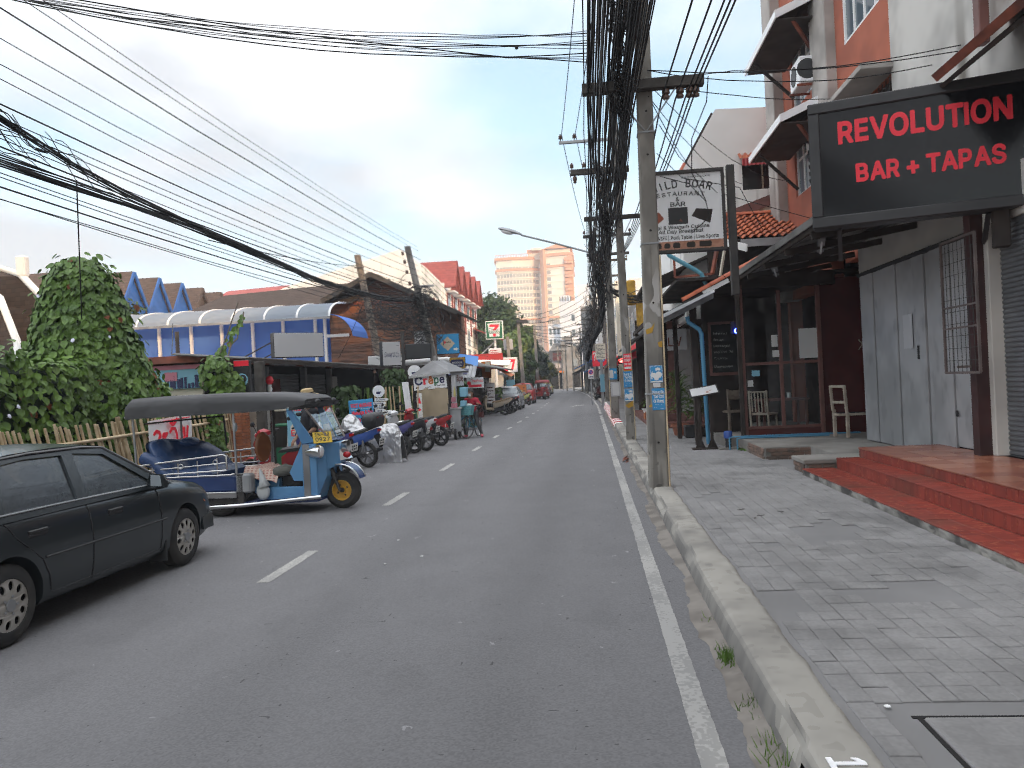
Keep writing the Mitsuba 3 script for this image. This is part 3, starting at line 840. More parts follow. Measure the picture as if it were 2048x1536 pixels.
wy0, wy1, wz0, wz1, wx = 9.62, 10.50, 1.55, 3.18, 4.52
for q in (((wy0, wz0), (wy1, wz0)), ((wy0, wz1), (wy1, wz1)), ((wy0, wz0), (wy0, wz1)), ((wy1, wz0), (wy1, wz1))): b.beam((wx, q[0][0], q[0][1]), (wx, q[1][0], q[1][1]), .028)
for z in (2.36, 2.1): b.beam((wx, wy0, z), (wx, wy1, z), .022)
MF = thing('mesh_frame', 'rusty steel frame with wire mesh fixed in front of the red post', 'frame')
part(MF, 'border', b, 'm_old_frame')
b = MB()
for y in np.arange(wy0 + .11, wy1, .11): b.cyl((wx, y, wz0), (wx, y, wz1), .004, 5)
for z in np.arange(wz0 + .15, wz1, .15): b.cyl((wx, wy0, z), (wx, wy1, z), .004, 5)
part(MF, 'wire', b, 'm_dark_steel')
part(MF, 'bracket', MB().beam((wx, 10.2, 1.62), (4.75, 10.15, 1.62), .03), 'm_old_frame')
b = MB(); b.box(4.7, 5.8, 16.5, 16.6, .35, 3.5); b.box(5.75, 5.85, 14.6, 16.55, .3, 3.5)
part(TB, 'side_panel', b, 'm_red_paint')
part(TB, 'side_panel', MB().box(4.93, 5.8, 14.64, 14.7, .35, 3.5), 'm_shutter')
part(TB, 'door_handle', MB().tube([(5.44, 16.49, 2.02), (5.5, 16.45, 2.12), (5.44, 16.49, 2.22)], .012), 'm_pale_wood')
# lean-to metal awning over the terrace
P = [[(x, y, 3.60 + (x - 3.0) * .15 + .012 * math.sin(y * 40)) for y in np.arange(10.4, 16.55, .04)] for x in (3.0, 4.0, 4.98)]
aw = part(TB, 'awning_sheet', MB().sheet(P, .012), 'm_asbestos')
for x in (3.04, 3.7, 4.4): part(aw, 'rafter', MB().beam((x, 10.45, 3.53 + (x - 3) * .15), (x, 16.5, 3.53 + (x - 3) * .15), .05, .09), 'm_dark_wood')
for y in (10.8, 12.2, 13.6, 15.0, 16.4): part(aw, 'rafter', MB().beam((3.02, y, 3.44), (4.95, y, 3.74), .06, .10), 'm_dark_wood')
part(aw, 'eave_trim', MB().beam((2.98, 10.4, 3.60), (2.98, 16.5, 3.60), .02, .10), 'm_asbestos')
for i, (x, y) in enumerate(((3.55, 12.2), (3.5, 14.9))):
    L = thing('tube_lamp', ('long fluorescent tube lamp under the awning, nearest the light box', 'fluorescent tube lamp deeper under the awning by the restaurant')[i], 'lamp', M=tr(x, y, 3.42 + (x - 3) * .15) @ rot('z', 75))
    part(L, 'housing', MB().rbox(-.62, .62, -.05, .05, 0, .05, .006), 'm_galv')
    part(L, 'tube', MB().cyl((-.58, 0, -.025), (.58, 0, -.025), .014, 8), 'm_sign_white', True)
# upper right: neighbour's eave with brick coloured edge, brown post
P = [[(4.15, y, 4.98), (4.98, y, 5.62)] for y in (5.5, 9.6)]
EV = part(TB, 'eave', MB().sheet(P, .10), 'm_rust')
part(EV, 'soffit', MB().sheet([[(4.2, y, 4.86), (5.0, y, 5.48)] for y in (5.5, 9.55)], .05), 'm_dark_wood')
part(TB, 'drain_post', MB().rbox(4.80, 4.92, 9.85, 10.0, 5.45, 8.2, .01), 'm_mahogany')
b = MB(); b.beam((4.85, 9.7, 5.9), (4.85, 8.9, 7.0), .05, .16); b.beam((4.85, 8.9, 7.0), (4.85, 8.0, 5.9), .05, .16)
part(TB, 'gable_board', b, 'm_cream')
b = MB(); b.add([[4.9, 9.5, 5.9], [4.9, 8.9, 6.8], [4.9, 8.2, 5.9]], [[0, 1, 2]]); part(TB, 'gable_panel', b, 'm_rust')

# ---------------------------------------------------------------- light box sign REVOLUTION BAR + TAPAS
LB = thing('light_box_sign', 'big black light box sign with red REVOLUTION BAR + TAPAS lettering', 'sign',
           M=frame((2.83, 10.02, 3.40), (0.955, -0.297, 0), (0, 0, 1)))
W, H, D = 2.75, 1.52, 0.30
b = MB(); b.rbox(0, W, 0, H, -D, -.05, .02); part(LB, 'case', b, 'm_case')
b = MB()
for q in ((0, W, 0, .13), (0, W, H - .13, H), (0, .13, .13, H - .13), (W - .13, W, .13, H - .13)): b.rbox(q[0], q[1], q[2], q[3], -.06, .035, .012)
part(LB, 'frame', b, 'm_case')
part(LB, 'face', MB().box(.12, W - .12, .12, H - .12, -.05, .004), 'm_sign_black')
b = MB(); b.ext(word('REVOLUTION', .33, 2.15, 1.0, .245, .035), .006, tr(0, 0, .004))
b.ext(word('BAR + TAPAS', .51, 2.07, .515, .20, .035), .006, tr(0, 0, .004))
part(LB, 'lettering', b, 'm_sign_red', label='red capital letters reading REVOLUTION BAR + TAPAS')
b = MB()
for k in range(5): b.rbox(-.02, .02, .62 + .09 * k, .645 + .09 * k, -.26, -.10, .006, rot('x', 0))
part(LB, 'vent', b, 'm_black')
b = MB(); b.beam((.3, -.0, -.2), (.3, -.35, -.5), .05); b.beam((1.9, 0, -.2), (1.9, -.3, -.6), .05); part(LB, 'bracket', b, 'm_case')
part(LB, 'post', MB().rbox(1.93, 2.10, -.42, .02, -.28, -.12, .01), 'm_dark_wood')
# ---------------------------------------------------------------- restaurant with the glazed corner
RE = thing('restaurant', 'low dark restaurant with a glazed corner and orange tiled verge', 'building')
b = MB()
b.rbox(3.08, 3.17, 16.36, 16.45, .3, 3.45, .006)
part(RE, 'corner_post', MB().rbox(3.02, 3.10, 16.30, 16.38, .15, 3.5, .006), 'm_dark_wood')
part(RE, 'window_post', b, 'm_mahogany')
part(RE, 'window_post', MB().rbox(3.86, 3.93, 16.42, 16.48, .5, 3.3, .006), 'm_mahogany')
part(RE, 'window_post', MB().rbox(4.62, 4.70, 16.40, 16.48, .38, 3.4, .006), 'm_mahogany')
part(RE, 'window_rail', MB().rbox(3.17, 4.62, 16.42, 16.47, 1.80, 1.86, .006), 'm_mahogany')
part(RE, 'window_rail', MB().rbox(3.17, 4.62, 16.42, 16.47, .50, .56, .006), 'm_mahogany')
part(RE, 'kick_board', MB().rbox(3.17, 4.70, 16.43, 16.46, .34, .50, .004), 'm_red_paint')
for (x0, x1, z0, z1) in ((3.17, 3.86, .56, 1.8), (3.93, 4.62, .56, 1.8), (3.17, 3.86, 1.86, 3.36), (3.93, 4.62, 1.86, 3.36)):
    part(RE, 'pane', MB().add([[x0, 16.45, z0], [x1, 16.45, z0], [x1, 16.45, z1], [x0, 16.45, z1]], [[0, 1, 2, 3]]), 'm_clear_glass')
part(RE, 'header', MB().box(3.02, 5.0, 16.36, 16.5, 3.36, 3.62), 'm_dark_wood')
# dark room behind
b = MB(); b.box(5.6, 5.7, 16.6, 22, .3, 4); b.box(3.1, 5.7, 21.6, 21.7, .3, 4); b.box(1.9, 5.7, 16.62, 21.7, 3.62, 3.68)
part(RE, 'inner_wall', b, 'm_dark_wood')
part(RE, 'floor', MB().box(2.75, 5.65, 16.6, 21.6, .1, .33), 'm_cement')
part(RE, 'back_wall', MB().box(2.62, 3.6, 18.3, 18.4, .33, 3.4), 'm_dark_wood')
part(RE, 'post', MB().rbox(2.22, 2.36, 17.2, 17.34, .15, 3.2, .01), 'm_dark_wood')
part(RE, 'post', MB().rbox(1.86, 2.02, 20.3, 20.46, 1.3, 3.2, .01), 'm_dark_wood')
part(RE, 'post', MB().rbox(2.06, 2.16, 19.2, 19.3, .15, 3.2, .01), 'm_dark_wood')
for (x, z, w, h, m, nm) in ((3.72, 2.16, .12, .24, 'm_paper', 'sticker'), (3.73, 1.95, .16, .14, 'm_paper', 'sticker'), (4.26, 1.9, .40, .60, 'm_paper', 'notice'), (3.30, 1.58, .16, .12, 'm_pale_blue', 'sticker'), (3.21, 1.37, .11, .13, 'm_paper', 'sticker')):
    part(RE, nm, MB().box(x, x + w, 16.436, 16.442, z, z + h), m)
# roof: dark corrugated sheet, verge closed by orange ridge tiles
P = [[(x, y, 2.90 + (x - 1.52) * .50 + .02 * math.sin(y * 26)) for y in np.arange(16.62, 21.5, .06)] for x in (1.50, 2.4, 3.3, 4.2)]
part(RE, 'roof', MB().sheet(P, .02), 'm_asbestos')
rt = MB(); q = []
for s, r in ((0, .10), (.28, .088), (.285, .098), (.31, .098)):
    q.append([[s, r * math.cos(t), r * math.sin(t) * .8] for t in np.linspace(0, math.pi, 9)])
rt.sheet(q, .012)
rply = ply(rt, 35)
for k in range(6):
    x = 2.02 + .29 * k
    part(RE, 'ridge_tile', rply, 'm_ridge', M=tr(x, 16.62, 3.20 + (x - 2.02) * .49) @ rot('y', -26.1))
b = MB(); q = [[(x, 16.50, z0 - .02 * k) for k in range(2)] for x, z0 in ((1.5, 2.98), (2.0, 3.2))]
gp = []
for x in np.linspace(1.52, 2.62, 16):
    zz = 2.94 + (x - 1.52) * .44
    gp.append([[x, 16.40 + .10 * math.sin(t) - .02 * (int(x * 30) % 2), zz - .14 + .1 * math.cos(t) * 1.1] for t in np.linspace(-1.2, 2.2, 7)])
part(RE, 'gutter', MB().sheet(gp, .012), 'm_galv')
part(RE, 'gutter', MB().sheet([[(1.44 + .07 * math.cos(t), y, 2.86 + .07 * math.sin(t)) for t in np.linspace(-3.1, .2, 7)] for y in (16.45, 21.4)], .01), 'm_galv')
part(RE, 'white_flashing', MB().beam((2.42, 16.55, 3.34), (2.95, 16.55, 3.58), .02, .09), 'm_white')
# signs and furniture in front
CB = thing('chalkboard', 'tall chalkboard menu with pale handwriting on the dark wall', 'chalkboard')
b = MB()
for q in ((2.74, 2.80, 1.62, 2.84), (3.38, 3.44, 1.62, 2.84), (2.80, 3.38, 1.62, 1.69), (2.80, 3.38, 2.78, 2.84)): b.box(q[0], q[1], 18.22, 18.27, q[2], q[3])
part(CB, 'frame', b, 'm_mahogany'); part(CB, 'board', MB().box(2.79, 3.39, 18.245, 18.275, 1.66, 2.8), 'm_board')
b = MB()
for k, (w, t) in enumerate(((.30, 'Menu'), (.22, 'Soup'), (.36, 'Hamburger'), (.42, 'Pad Thai  90'), (.30, 'Curry'), (.40, 'Pancake'))):
    b.ext(fit_text(t, 2.85, 2.85 + w, 2.55 - .14 * k - (.05 if k == 5 else 0), .05, False), .002, frame((0, 18.244, 0), (1, 0, 0), (0, 0, 1)))
part(CB, 'writing', b, 'm_chalk')
MS = thing('menu_stand', 'black two legged menu stand with an open menu on top', 'menu stand', M=tr(2.31, 16.3, .15))
b = MB()
for x in (-.12, .12):
    b.beam((x, 0, 0), (x + .01, 0, 1.12), .05, .05)
    b.rbox(x - .17, x + .17, -.11, .11, 0, .03, .005); b.hull([(x - .10, -.02, .03), (x + .10, -.02, .03), (x - .10, .02, .03), (x + .10, .02, .03), (x - .03, -.02, .2), (x + .03, .02, .2)])
part(MS, 'frame', b, 'm_dark_wood')
part(MS, 'top_board', MB().sheet([[(-.30, -.2, 1.06), (-.30, .2, 1.22)], [(.28, -.2, 1.14), (.28, .2, 1.30)]], .025), 'm_dark_steel')
part(MS, 'menu', MB().sheet([[(-.27, -.19, 1.085), (-.27, .15, 1.22)], [(0, -.19, 1.115), (0, .15, 1.25)], [(.25, -.19, 1.155), (.25, .15, 1.29)]], .012), 'm_paper')
b = MB()
for k in range(6): b.sheet([[(-.2 + .075 * k, -.14 + .05 * (k % 3), 1.107 + .0125 * k + .018 * (k % 3)), (-.2 + .075 * k, -.08 + .05 * (k % 3), 1.132 + .0125 * k + .018 * (k % 3))], [(-.15 + .075 * k, -.14 + .05 * (k % 3), 1.114 + .0125 * k + .018 * (k % 3)), (-.15 + .075 * k, -.08 + .05 * (k % 3), 1.139 + .0125 * k + .018 * (k % 3))]], .004)
part(MS, 'picture', b, 'm_brick_orange')
# chairs
CH = thing('chair', 'rustic weathered timber chair standing by the chalkboard', 'chair', M=tr(3.08, 18.0, .33) @ rot('z', 8) @ np.diag([1.0, 1.0, 1.06, 1.0]))
for s in (0, .30):
    part(CH, 'leg', MB().tube([(s, 0, 0), (s + .01, .02, .45), (s - .03, -.05, .92)], [.035, .038, .03], 8), 'm_old_wood', True)
    part(CH, 'leg', MB().tube([(s + .02, .42, 0), (s, .40, .43)], .033, 8), 'm_old_wood', True)
part(CH, 'seat', MB().rbox(-.05, .36, -.02, .46, .42, .47, .012), 'm_old_wood')
part(CH, 'backrest', MB().rbox(-.05, .30, -.07, -.02, .70, .90, .015), 'm_old_wood')


def slat_chair(M, label, m='m_mahogany'):
    k = thing('chair', label, 'chair', M=M)
    for x in (-.19, .19):
        part(k, 'leg', MB().beam((x, -.2, 0), (x, -.27, .95), .035), m); part(k, 'leg', MB().beam((x, .2, 0), (x, .2, .44), .035), m)
    part(k, 'seat', MB().rbox(-.22, .22, -.22, .22, .43, .47, .008), m)
    b = MB()
    for i in range(5): b.beam((-.14 + .07 * i, -.235, .5), (-.14 + .07 * i, -.265, .9), .025, .012)
    b.beam((-.19, -.265, .92), (.19, -.265, .92), .05, .03); part(k, 'backrest', b, m)


slat_chair(tr(3.62, 17.0, .33) @ rot('z', -35), 'wooden slat back chair seen behind the glass, left pane', 'm_pale_wood')
DT = thing('dining_table', 'wooden table behind the glass partition', 'table', M=tr(4.1, 17.5, .33))
part(DT, 'tabletop', MB().rbox(-.5, .5, -.4, .4, .70, .74, .006), 'm_mahogany')
for x in (-.44, .44):
    for y in (-.34, .34): part(DT, 'leg', MB().beam((x, y, 0), (x, y, .7), .05), 'm_mahogany')
solo('cup', MB().lathe([(.03, 0), (.04, .02), (.045, .12), (.038, .12), (.034, .02)], (4.25, 17.4, 1.072), n=14), 'm_white', 'small white cup on the table behind the glass', 'cup', smooth=40)
BN = thing('bench', 'pale wooden chair bench with an open back against the red wall', 'bench', M=tr(4.62, 15.55, .36))
for (x, y, h) in ((0, 0, .52), (.14, -.32, .47)):
    part(BN, 'leg', MB().rbox(x - .03, x + .03, y - .03, y + .03, 0, h, .006), 'm_pale_wood')
for (x, y) in ((.72, .02), (.74, -.30)):
    part(BN, 'leg', MB().rbox(x - .022, x + .022, y - .022, y + .022, 0, .42, .005), 'm_pale_wood')
part(BN, 'seat', MB().rbox(-.03, .78, -.34, .04, .41, .455, .008), 'm_pale_wood')
b = MB()
for q in (((-.02, 0, .5), (-.05, 0, .98)), ((.14, -.30, .45), (.11, -.30, .98)), ((-.05, 0, .96), (.11, -.30, .96)), ((-.03, 0, .66), (.13, -.30, .66))): b.beam(q[0], q[1], .05, .05, b=.006)
part(BN, 'backrest', b, 'm_pale_wood')
b = MB()
for k in range(7): b.box(-.02 + .11 * k, .07 + .11 * k, -.32, .02, .456, .459)
part(BN, 'cushion', b, 'm_dark_cloth')
# blue water pipe with pump, drainpipes
b = MB(); b.tube([(2.72, 16.0, .15), (2.72, 16.0, .38), (2.80, 16.0, .40), (3.3, 15.95, .405), (5.2, 15.9, .40)], .016, 8)
b.tube([(2.86, 15.95, .15), (2.86, 15.95, .36), (2.95, 15.95, .375), (4.6, 15.85, .375)], .016, 8)
solo('water_pipe', b, 'm_pipe_blue', 'thin blue water pipes running along the shop floor', 'pipe', smooth=True)
PU = thing('water_pump', 'small blue capped water pump beside the pipe ends', 'pump', M=tr(2.72, 16.15, .15))
part(PU, 'motor', MB().lathe([(.05, .0), (.06, .03), (.06, .22), (.0, .22)], n=14), 'm_trim', 40)
part(PU, 'cap', MB().lathe([(.075, .22), (.085, .24), (.085, .33), (.07, .36), (0, .36)], n=16), 'm_scoot_blue', 40)
part(PU, 'slab', MB().rbox(-.2, .3, -.15, .12, -.005, .035, .008), 'm_cement')
b = MB(); b.tube([(1.78, 16.9, 4.32), (1.80, 16.9, 4.22), (2.36, 16.9, 3.86), (2.46, 16.9, 3.78), (2.56, 16.9, 3.52)], .045, 10)
solo('drainpipe', b, 'm_pvc_pale', 'pale blue drainpipe slanting down above the tiled verge', 'pipe', smooth=True)
b = MB(); b.tube([(2.12, 16.9, 2.90), (2.14, 16.9, 2.78), (2.36, 16.9, 2.62), (2.40, 16.9, 2.52), (2.44, 16.9, .2)], .045, 10)
solo('drainpipe', b, 'm_pipe_blue', 'blue downpipe running to the ground below the grey gutter', 'pipe', smooth=True)
ES = thing('neon_sign', 'small blue glowing neon sign hanging inside the dark doorway', 'sign', M=tr(3.08, 17.0, 2.55))
part(ES, 'board', MB().box(-.05, .12, .0, .03, -.06, .20), 'm_neon')
b = MB(); b.tube([(.07 + .045 * math.cos(t), -.012, .0 + .045 * math.sin(t)) for t in np.linspace(.8, 5.5, 12)], .009, 6)
k = part(ES, 'tube', b, 'm_neon'); scene[k] = {**scene[k], 'emitter': {'type': 'area', 'radiance': rgb((.25, .55, 6.0))}}
solo('black_crate', MB().rbox(2.26, 2.66, 19.3, 19.75, .15, .44, .02), 'm_trim', 'black plastic box on the pavement beside the pots', 'box')


def blade(b, base, d, L, w, droop, n=5):
    d = A(d, float); d /= np.linalg.norm(d); s = np.cross(d, [0, 0, 1]); s /= np.linalg.norm(s) + 1e-9
    P = []
    for i in range(n):
        t = i / (n - 1); c = A(base) + d * L * t - A([0, 0, droop * L * t * t]); ww = w * (0.35 + 1.3 * t) * (1 - t) * 2.0 + .002
        P.append([c - s * ww, c + A([0, 0, -.25 * ww]), c + s * ww])
    b.grid(P)


def potted(M, label, h, npl, L, w, m, potm='m_pot', r=.2, ph=.26, kind=0):
    k = thing('potted_plant', label, 'plant', M=M)
    part(k, 'pot', MB().lathe([(r * .68, 0), (r * .92, ph * .85), (r * 1.06, ph * .86), (r * 1.06, ph), (r * .9, ph), (r * .85, ph * .88), (0, ph * .88)], n=20), potm, 35)
    if kind == 0:
        part(k, 'stem', MB().tube([(0, 0, ph * .8), (.03, 0, ph + h * .5), (0, .04, ph + h)], .015, 6), 'm_bark', True)
    b = MB()
    for i in range(npl):
        t = NR.rand(); an = NR.rand() * 6.28
        z = ph + h * (0.25 + .75 * t); el = .3 + .9 * t
        blade(b, (.03 * math.cos(an), .03 * math.sin(an), z), (math.cos(an), math.sin(an), el), L * (.7 + .5 * NR.rand()), w, .55 * NR.rand() + .25)
    part(k, 'leaves', b, m)


potted(tr(2.26, 20.3, .15), 'tall palm like plant in a terracotta pot behind the near pole', 1.15, 70, .62, .025, 'm_leaf', r=.24)
potted(tr(2.62, 20.0, .15), 'leafy light green shrub in a terracotta pot beside the downpipe', .85, 130, .34, .03, 'm_leaf_light', r=.22)
potted(tr(2.30, 20.9, .15), 'dark green plant in a pot behind the other pots', 1.3, 70, .5, .03, 'm_leaf', r=.22)
potted(tr(1.82, 25.8, .5), 'small plant in a white bowl at the next shop', .25, 40, .25, .015, 'm_leaf', 'm_white', .16, .14, 1)
b = MB()
for k in range(40):
    an = NR.rand() * 6.28
    blade(b, (3.0 + NR.normal(0, .05), 15.9 + NR.normal(0, .1), .16), (math.cos(an), math.sin(an), .7), .14, .03, .8)
for k in range(26):
    an = NR.rand() * 6.28
    blade(b, (3.52 + NR.normal(0, .05), 16.2, .36), (math.cos(an), math.sin(an), .8), .16, .03, .6)
solo('weed', b, 'm_leaf', 'green weeds growing at the foot of the glass partition', 'weeds', kind='stuff')

# ---------------------------------------------------------------- WILD BOAR sign
WB = thing('hanging_sign', 'white WILD BOAR restaurant sign in a black frame above the pavement', 'sign', M=FS(1.02, 13.0, 3.72))
W, H = 1.25, 1.22
part(WB, 'panel', MB().box(0, W, 0, H, -.08, 0), 'm_sign_white')
b = MB()
for q in ((-.04, W + .05, -.05, 0), (-.04, W + .05, H, H + .06), (-.04, 0, 0, H), (W, W + .05, 0, H)): b.rbox(q[0], q[1], q[2], q[3], -.11, .03, .006)
part(WB, 'frame', b, 'm_dark_steel')
part(WB, 'post', MB().rbox(W + .10, W + .22, -.78, H + .10, -.12, .0, .008), 'm_dark_steel')
b = MB()
for i, ch in enumerate('WILD BOAR'):
    if ch == ' ': continue
    t = (i - 4) / 4.4; g = text_poly(ch, .125, True) if ch != 'I' else sbox(0, 0, .02, .125)
    w_ = .62 if ch != 'W' else .5
    g = affinity.translate(g, -sum(g.bounds[::2]) / 2, 0)
    if ch in 'WDOBAR': g = affinity.scale(g, .85 if ch != 'W' else .7, 1.0, origin=(0, 0))
    g = affinity.rotate(g, -24 * t, origin=(0, 0)); b.ext(affinity.translate(g, .62 + .46 * t, 1.005 - .075 * t * t), .004)
for i, ch in enumerate('RESTAURANT'):
    t = (i - 4.5) / 9; g = text_poly(ch, .065, True); g = affinity.translate(g, -sum(g.bounds[::2]) / 2, 0)
    b.ext(affinity.translate(affinity.rotate(affinity.scale(g, 1.2, 1, origin=(0, 0)), -20 * t, origin=(0, 0)), .55 + .78 * t, 0.872 - .10 * t * t), .004)
b.ext(fit_text('&', .52, .58, .785, .06), .004); b.ext(fit_text('BAR', .43, .67, .70, .07), .004)
b.ext(fit_text('Thai & Western Cuisine', .10, 1.04, .335, .055), .004); b.ext(fit_text('All Day Breakfast', .22, .94, .265, .058), .004)
b.ext(fit_text('Free WIFI | Pool Table | Live Sports', .02, 1.18, .165, .058), .004)
b.ext(fit_text('WB. BANGKOK CAFE', .62, 1.08, 1.15, .03, False), .004)
part(WB, 'lettering', b, 'm_sign_black')
b = MB(); b.box(0, W, 0, .135, 0, .003); part(WB, 'food_strip', b, 'm_copper')
b = MB()
for x, w in ((.1, .16), (.3, .1), (.44, .12), (.66, .14), (.86, .2)): b.ext(Point(x + w / 2, .065).buffer(w / 2, 4).intersection(sbox(0, .025, 2, .115)), .003, tr(0, 0, .003))
part(WB, 'food_picture', b, 'm_dark_wood')
b = MB(); b.box(.39, .70, .41, .68, 0, .004); part(WB, 'photo', b, 'm_trim')
b = MB(); b.ext(Polygon([(.02, .53), (.24, .62), (.32, .51), (.10, .35)]), .004); b.ext(Polygon([(.55, .45), (.62, .45), (.58, .50)]), .003, tr(0, 0, .004)); part(WB, 'photo', b, 'm_rust')
b = MB(); b.ext(Polygon([(.76, .53), (.84, .65), (1.10, .62), (1.05, .40)]), .004); part(WB, 'photo', b, 'm_dark_wood')

# ---------------------------------------------------------------- buildings behind the restaurant
OR = thing('tiled_roof_house', 'house with a bright orange pantile porch roof behind the white sign', 'building')
y0, z0, y1, z1 = 19.0, 4.80, 21.0, 5.72
sl_ = math.atan2(z1 - z0, y1 - y0)
q = []
for s in (0, .30):
    q.append([[.18 * t, s, .036 * math.sin(t * 2 * math.pi) + .055 * (1 - s / .3)] for t in np.linspace(0, 1.05, 9)])
tp = ply(MB().sheet(np.transpose(A(q), (1, 0, 2)), .012), 40)
part(OR, 'roof', MB().sheet([[(3.25, y0, z0 - .04), (3.25, y1, z1 - .04)], [(6.6, y0, z0 - .04), (6.6, y1, z1 - .04)]], .05), 'm_dark_wood')
for r in range(8):
    for c in range(17):
        s = r * .272
        part(OR, 'roof_tile', tp, 'm_orange_roof' if NR.rand() < .6 else 'm_orange_roof_b', M=tr(3.25 + .183 * c, y0 + s * math.cos(sl_), z0 + s * math.sin(sl_)) @ rot('x', math.degrees(sl_)))
for c in range(9): part(OR, 'ridge_tile', rply, 'm_ridge', M=tr(3.25 + .30 * c, y1, z1 + .03) @ rot('y', 0))
for c in range(6): part(OR, 'ridge_tile', rply, 'm_ridge', M=tr(3.26 + .045 * c, y0 - .02 + .30 * c * .9, z0 + .04 + .13 * c) @ rot('z', 82) @ rot('y', -24))
part(OR, 'fascia', MB().beam((3.7, y0 - .03, z0 - .10), (6.6, y0 - .03, z0 - .10), .03, .18), 'm_galv')
part(OR, 'fascia', MB().beam((3.20, 19.6, 4.93), (3.62, 17.9, 4.42), .03, .16), 'm_white')
b = MB(); b.ext(Polygon([(3.6, 5.7), (6.6, 5.7), (6.6, 6.75), (3.6, 5.85)]), .1, frame((0, 21.35, 0), (1, 0, 0), (0, 0, 1)))
part(OR, 'gable_wall', b, 'm_cream')
part(OR, 'verge_board', MB().beam((3.5, 21.2, 5.66), (6.7, 21.2, 6.72), .05, .26), 'm_mahogany')
b = MB(); b.box(3.4, 3.5, 20.6, 20.7, 0, 5.2); b.box(5.5, 6.6, 19.4, 21.5, 0, 4.9); b.box(3.3, 6.6, 21.4, 21.5, 0, 5.7)
part(OR, 'wall', b, 'm_dark_wood')
b = MB(); b.beam((2.1, 18.6, 4.45), (2.1, 18.6, 3.95), .05); b.beam((2.1, 18.6, 3.95), (2.95, 18.6, 3.98), .05); b.beam((2.95, 18.6, 3.98), (3.15, 18.8, 4.7), .07)
part(OR, 'steel_frame', b, 'm_rust')
part(OR, 'sloping_board', MB().beam((2.95, 17.8, 3.6), (3.25, 18.3, 4.7), .03, .09), 'm_cream')
b = MB(); b.sheet([[(1.6, 21.4, 4.15), (1.6, 25.5, 4.15)], [(3.4, 21.4, 4.85), (3.4, 25.5, 4.85)]], .06)
part(OR, 'porch_roof', b, 'm_dark_wood')
WH = thing('white_house', 'tall white house with a slanting roofline stained black at the top', 'building')
g = Polygon([(2.75, 3.2), (2.75, 7.15), (3.78, 8.88), (6.4, 8.78), (6.4, 3.2)]).difference(sbox(4.42, 6.62, 5.55, 7.42))
b = MB(); b.ext(g, .25, frame((0, 22.25, 0), (1, 0, 0), (0, 0, 1)))
b.box(6.2, 6.4, 22.25, 30, 3, 8.78); b.box(2.75, 2.95, 22.25, 30, 3.2, 7.1); b.box(3.8, 6.4, 22.25, 30, 8.6, 8.75); b.box(2.75, 6.4, 29.8, 30, 0, 8.6)
part(WH, 'wall', b, 'm_white_dirty')
part(WH, 'roof', MB().sheet([[(2.68, 22.3, 7.1), (2.68, 30, 7.1)], [(3.74, 22.3, 8.88), (3.74, 30, 8.88)]], .06), 'm_dark_wood')
for c in range(4): part(WH, 'verge_tile', rply, 'm_ridge', M=tr(2.62 + .15 * c - .3, 22.1, 6.45 + .25 * c) @ rot('y', -59))
wn = part(WH, 'window', MB().box(4.42, 5.62, 22.3, 22.34, 6.6, 6.63), 'm_pale_wood')
b = MB()
for x in (4.42, 5.0, 5.32, 5.59): b.box(x, x + .035, 22.26, 22.32, 6.62, 7.4)
b.box(4.42, 5.62, 22.26, 22.32, 6.6, 6.635); part(wn, 'frame', b, 'm_pale_wood')
part(wn, 'pane', MB().box(4.42, 5.62, 22.33, 22.35, 6.62, 7.42), 'm_glass_dark')
q = [[[.16 * t, s, .03 * math.sin(t * 2 * math.pi)] for t in np.linspace(0, 1.05, 7)] for s in (0, .34)]
wt = ply(MB().sheet(np.transpose(A(q), (1, 0, 2)), .012), 40)
for r in range(2):
    for c in range(8): part(WH, 'canopy_tile', wt, 'm_orange_roof_b', M=tr(4.32 + .162 * c, 21.65 + .28 * r, 7.38 + .17 * r) @ rot('x', 31))
part(WH, 'canopy_valance', MB().sheet([[(x, 21.62 + .012 * math.sin(x * 60), 7.38), (x, 21.62 + .012 * math.sin(x * 60), 7.20 - .02 * abs(math.sin(x * 30)))] for x in np.arange(4.35, 5.65, .03)], .008), 'm_scoot_red')
# ---------------------------------------------------------------- utility poles on the right
def pole(M, label, h, w0, w1, holes=True, group='concrete poles along the right kerb'):
    k = thing('utility_pole', label, 'utility pole', group, M)
    R = []
    for t in np.linspace(0, 1, 14):
        w = (w0 + (w1 - w0) * t) / 2; c = w * .18; z = h * t
        R.append([(w, -w + c, z), (w, w - c, z), (w - c, w, z), (-w + c, w, z), (-w, w - c, z), (-w, -w + c, z), (-w + c, -w, z), (w - c, -w, z)])
    b = MB(); b.loft(R); part(k, 'shaft', b, 'm_pole')
    if holes:
        for z in (.62, 1.08, 2.55, 3.55, 4.6, 5.2):
            if z > h - .5: break
            wy = -(w0 + (w1 - w0) * z / h) / 2
            part(k, 'bolt_hole', MB().cyl((.01, wy - .002, z), (.01, wy + .03, z), .016, 10), 'm_void')
    return k


def crossarm(k, z, xa, xb, s=.1, y=-.16, ins=(), brace=True, mt='m_grey_wood', up=True):
    c = part(k, 'crossarm', MB().rbox(xa, xb, y - s / 2, y + s / 2, z - s / 2, z + s / 2, .008), mt)
    if brace:
        b = MB()
        for s_ in (xa * .55, xb * .55): b.beam((s_, y - .02, z - .04), (0, -.1, z - .62), .03, .012)
        part(c, 'brace', b, 'm_galv')
    for x in ins:
        b = MB(); sg = 1 if up else -1
        b.lathe([(.012, 0), (.012, .05 * sg), (.045, .06 * sg), (.05, .085 * sg), (.03, .095 * sg), (.045, .105 * sg), (.045, .13 * sg), (.02, .145 * sg), (.02, .17 * sg), (0, .17 * sg)], (x, y, z + sg * s / 2), n=10)
        part(c, 'insulator', b, 'm_ceramic', 40)


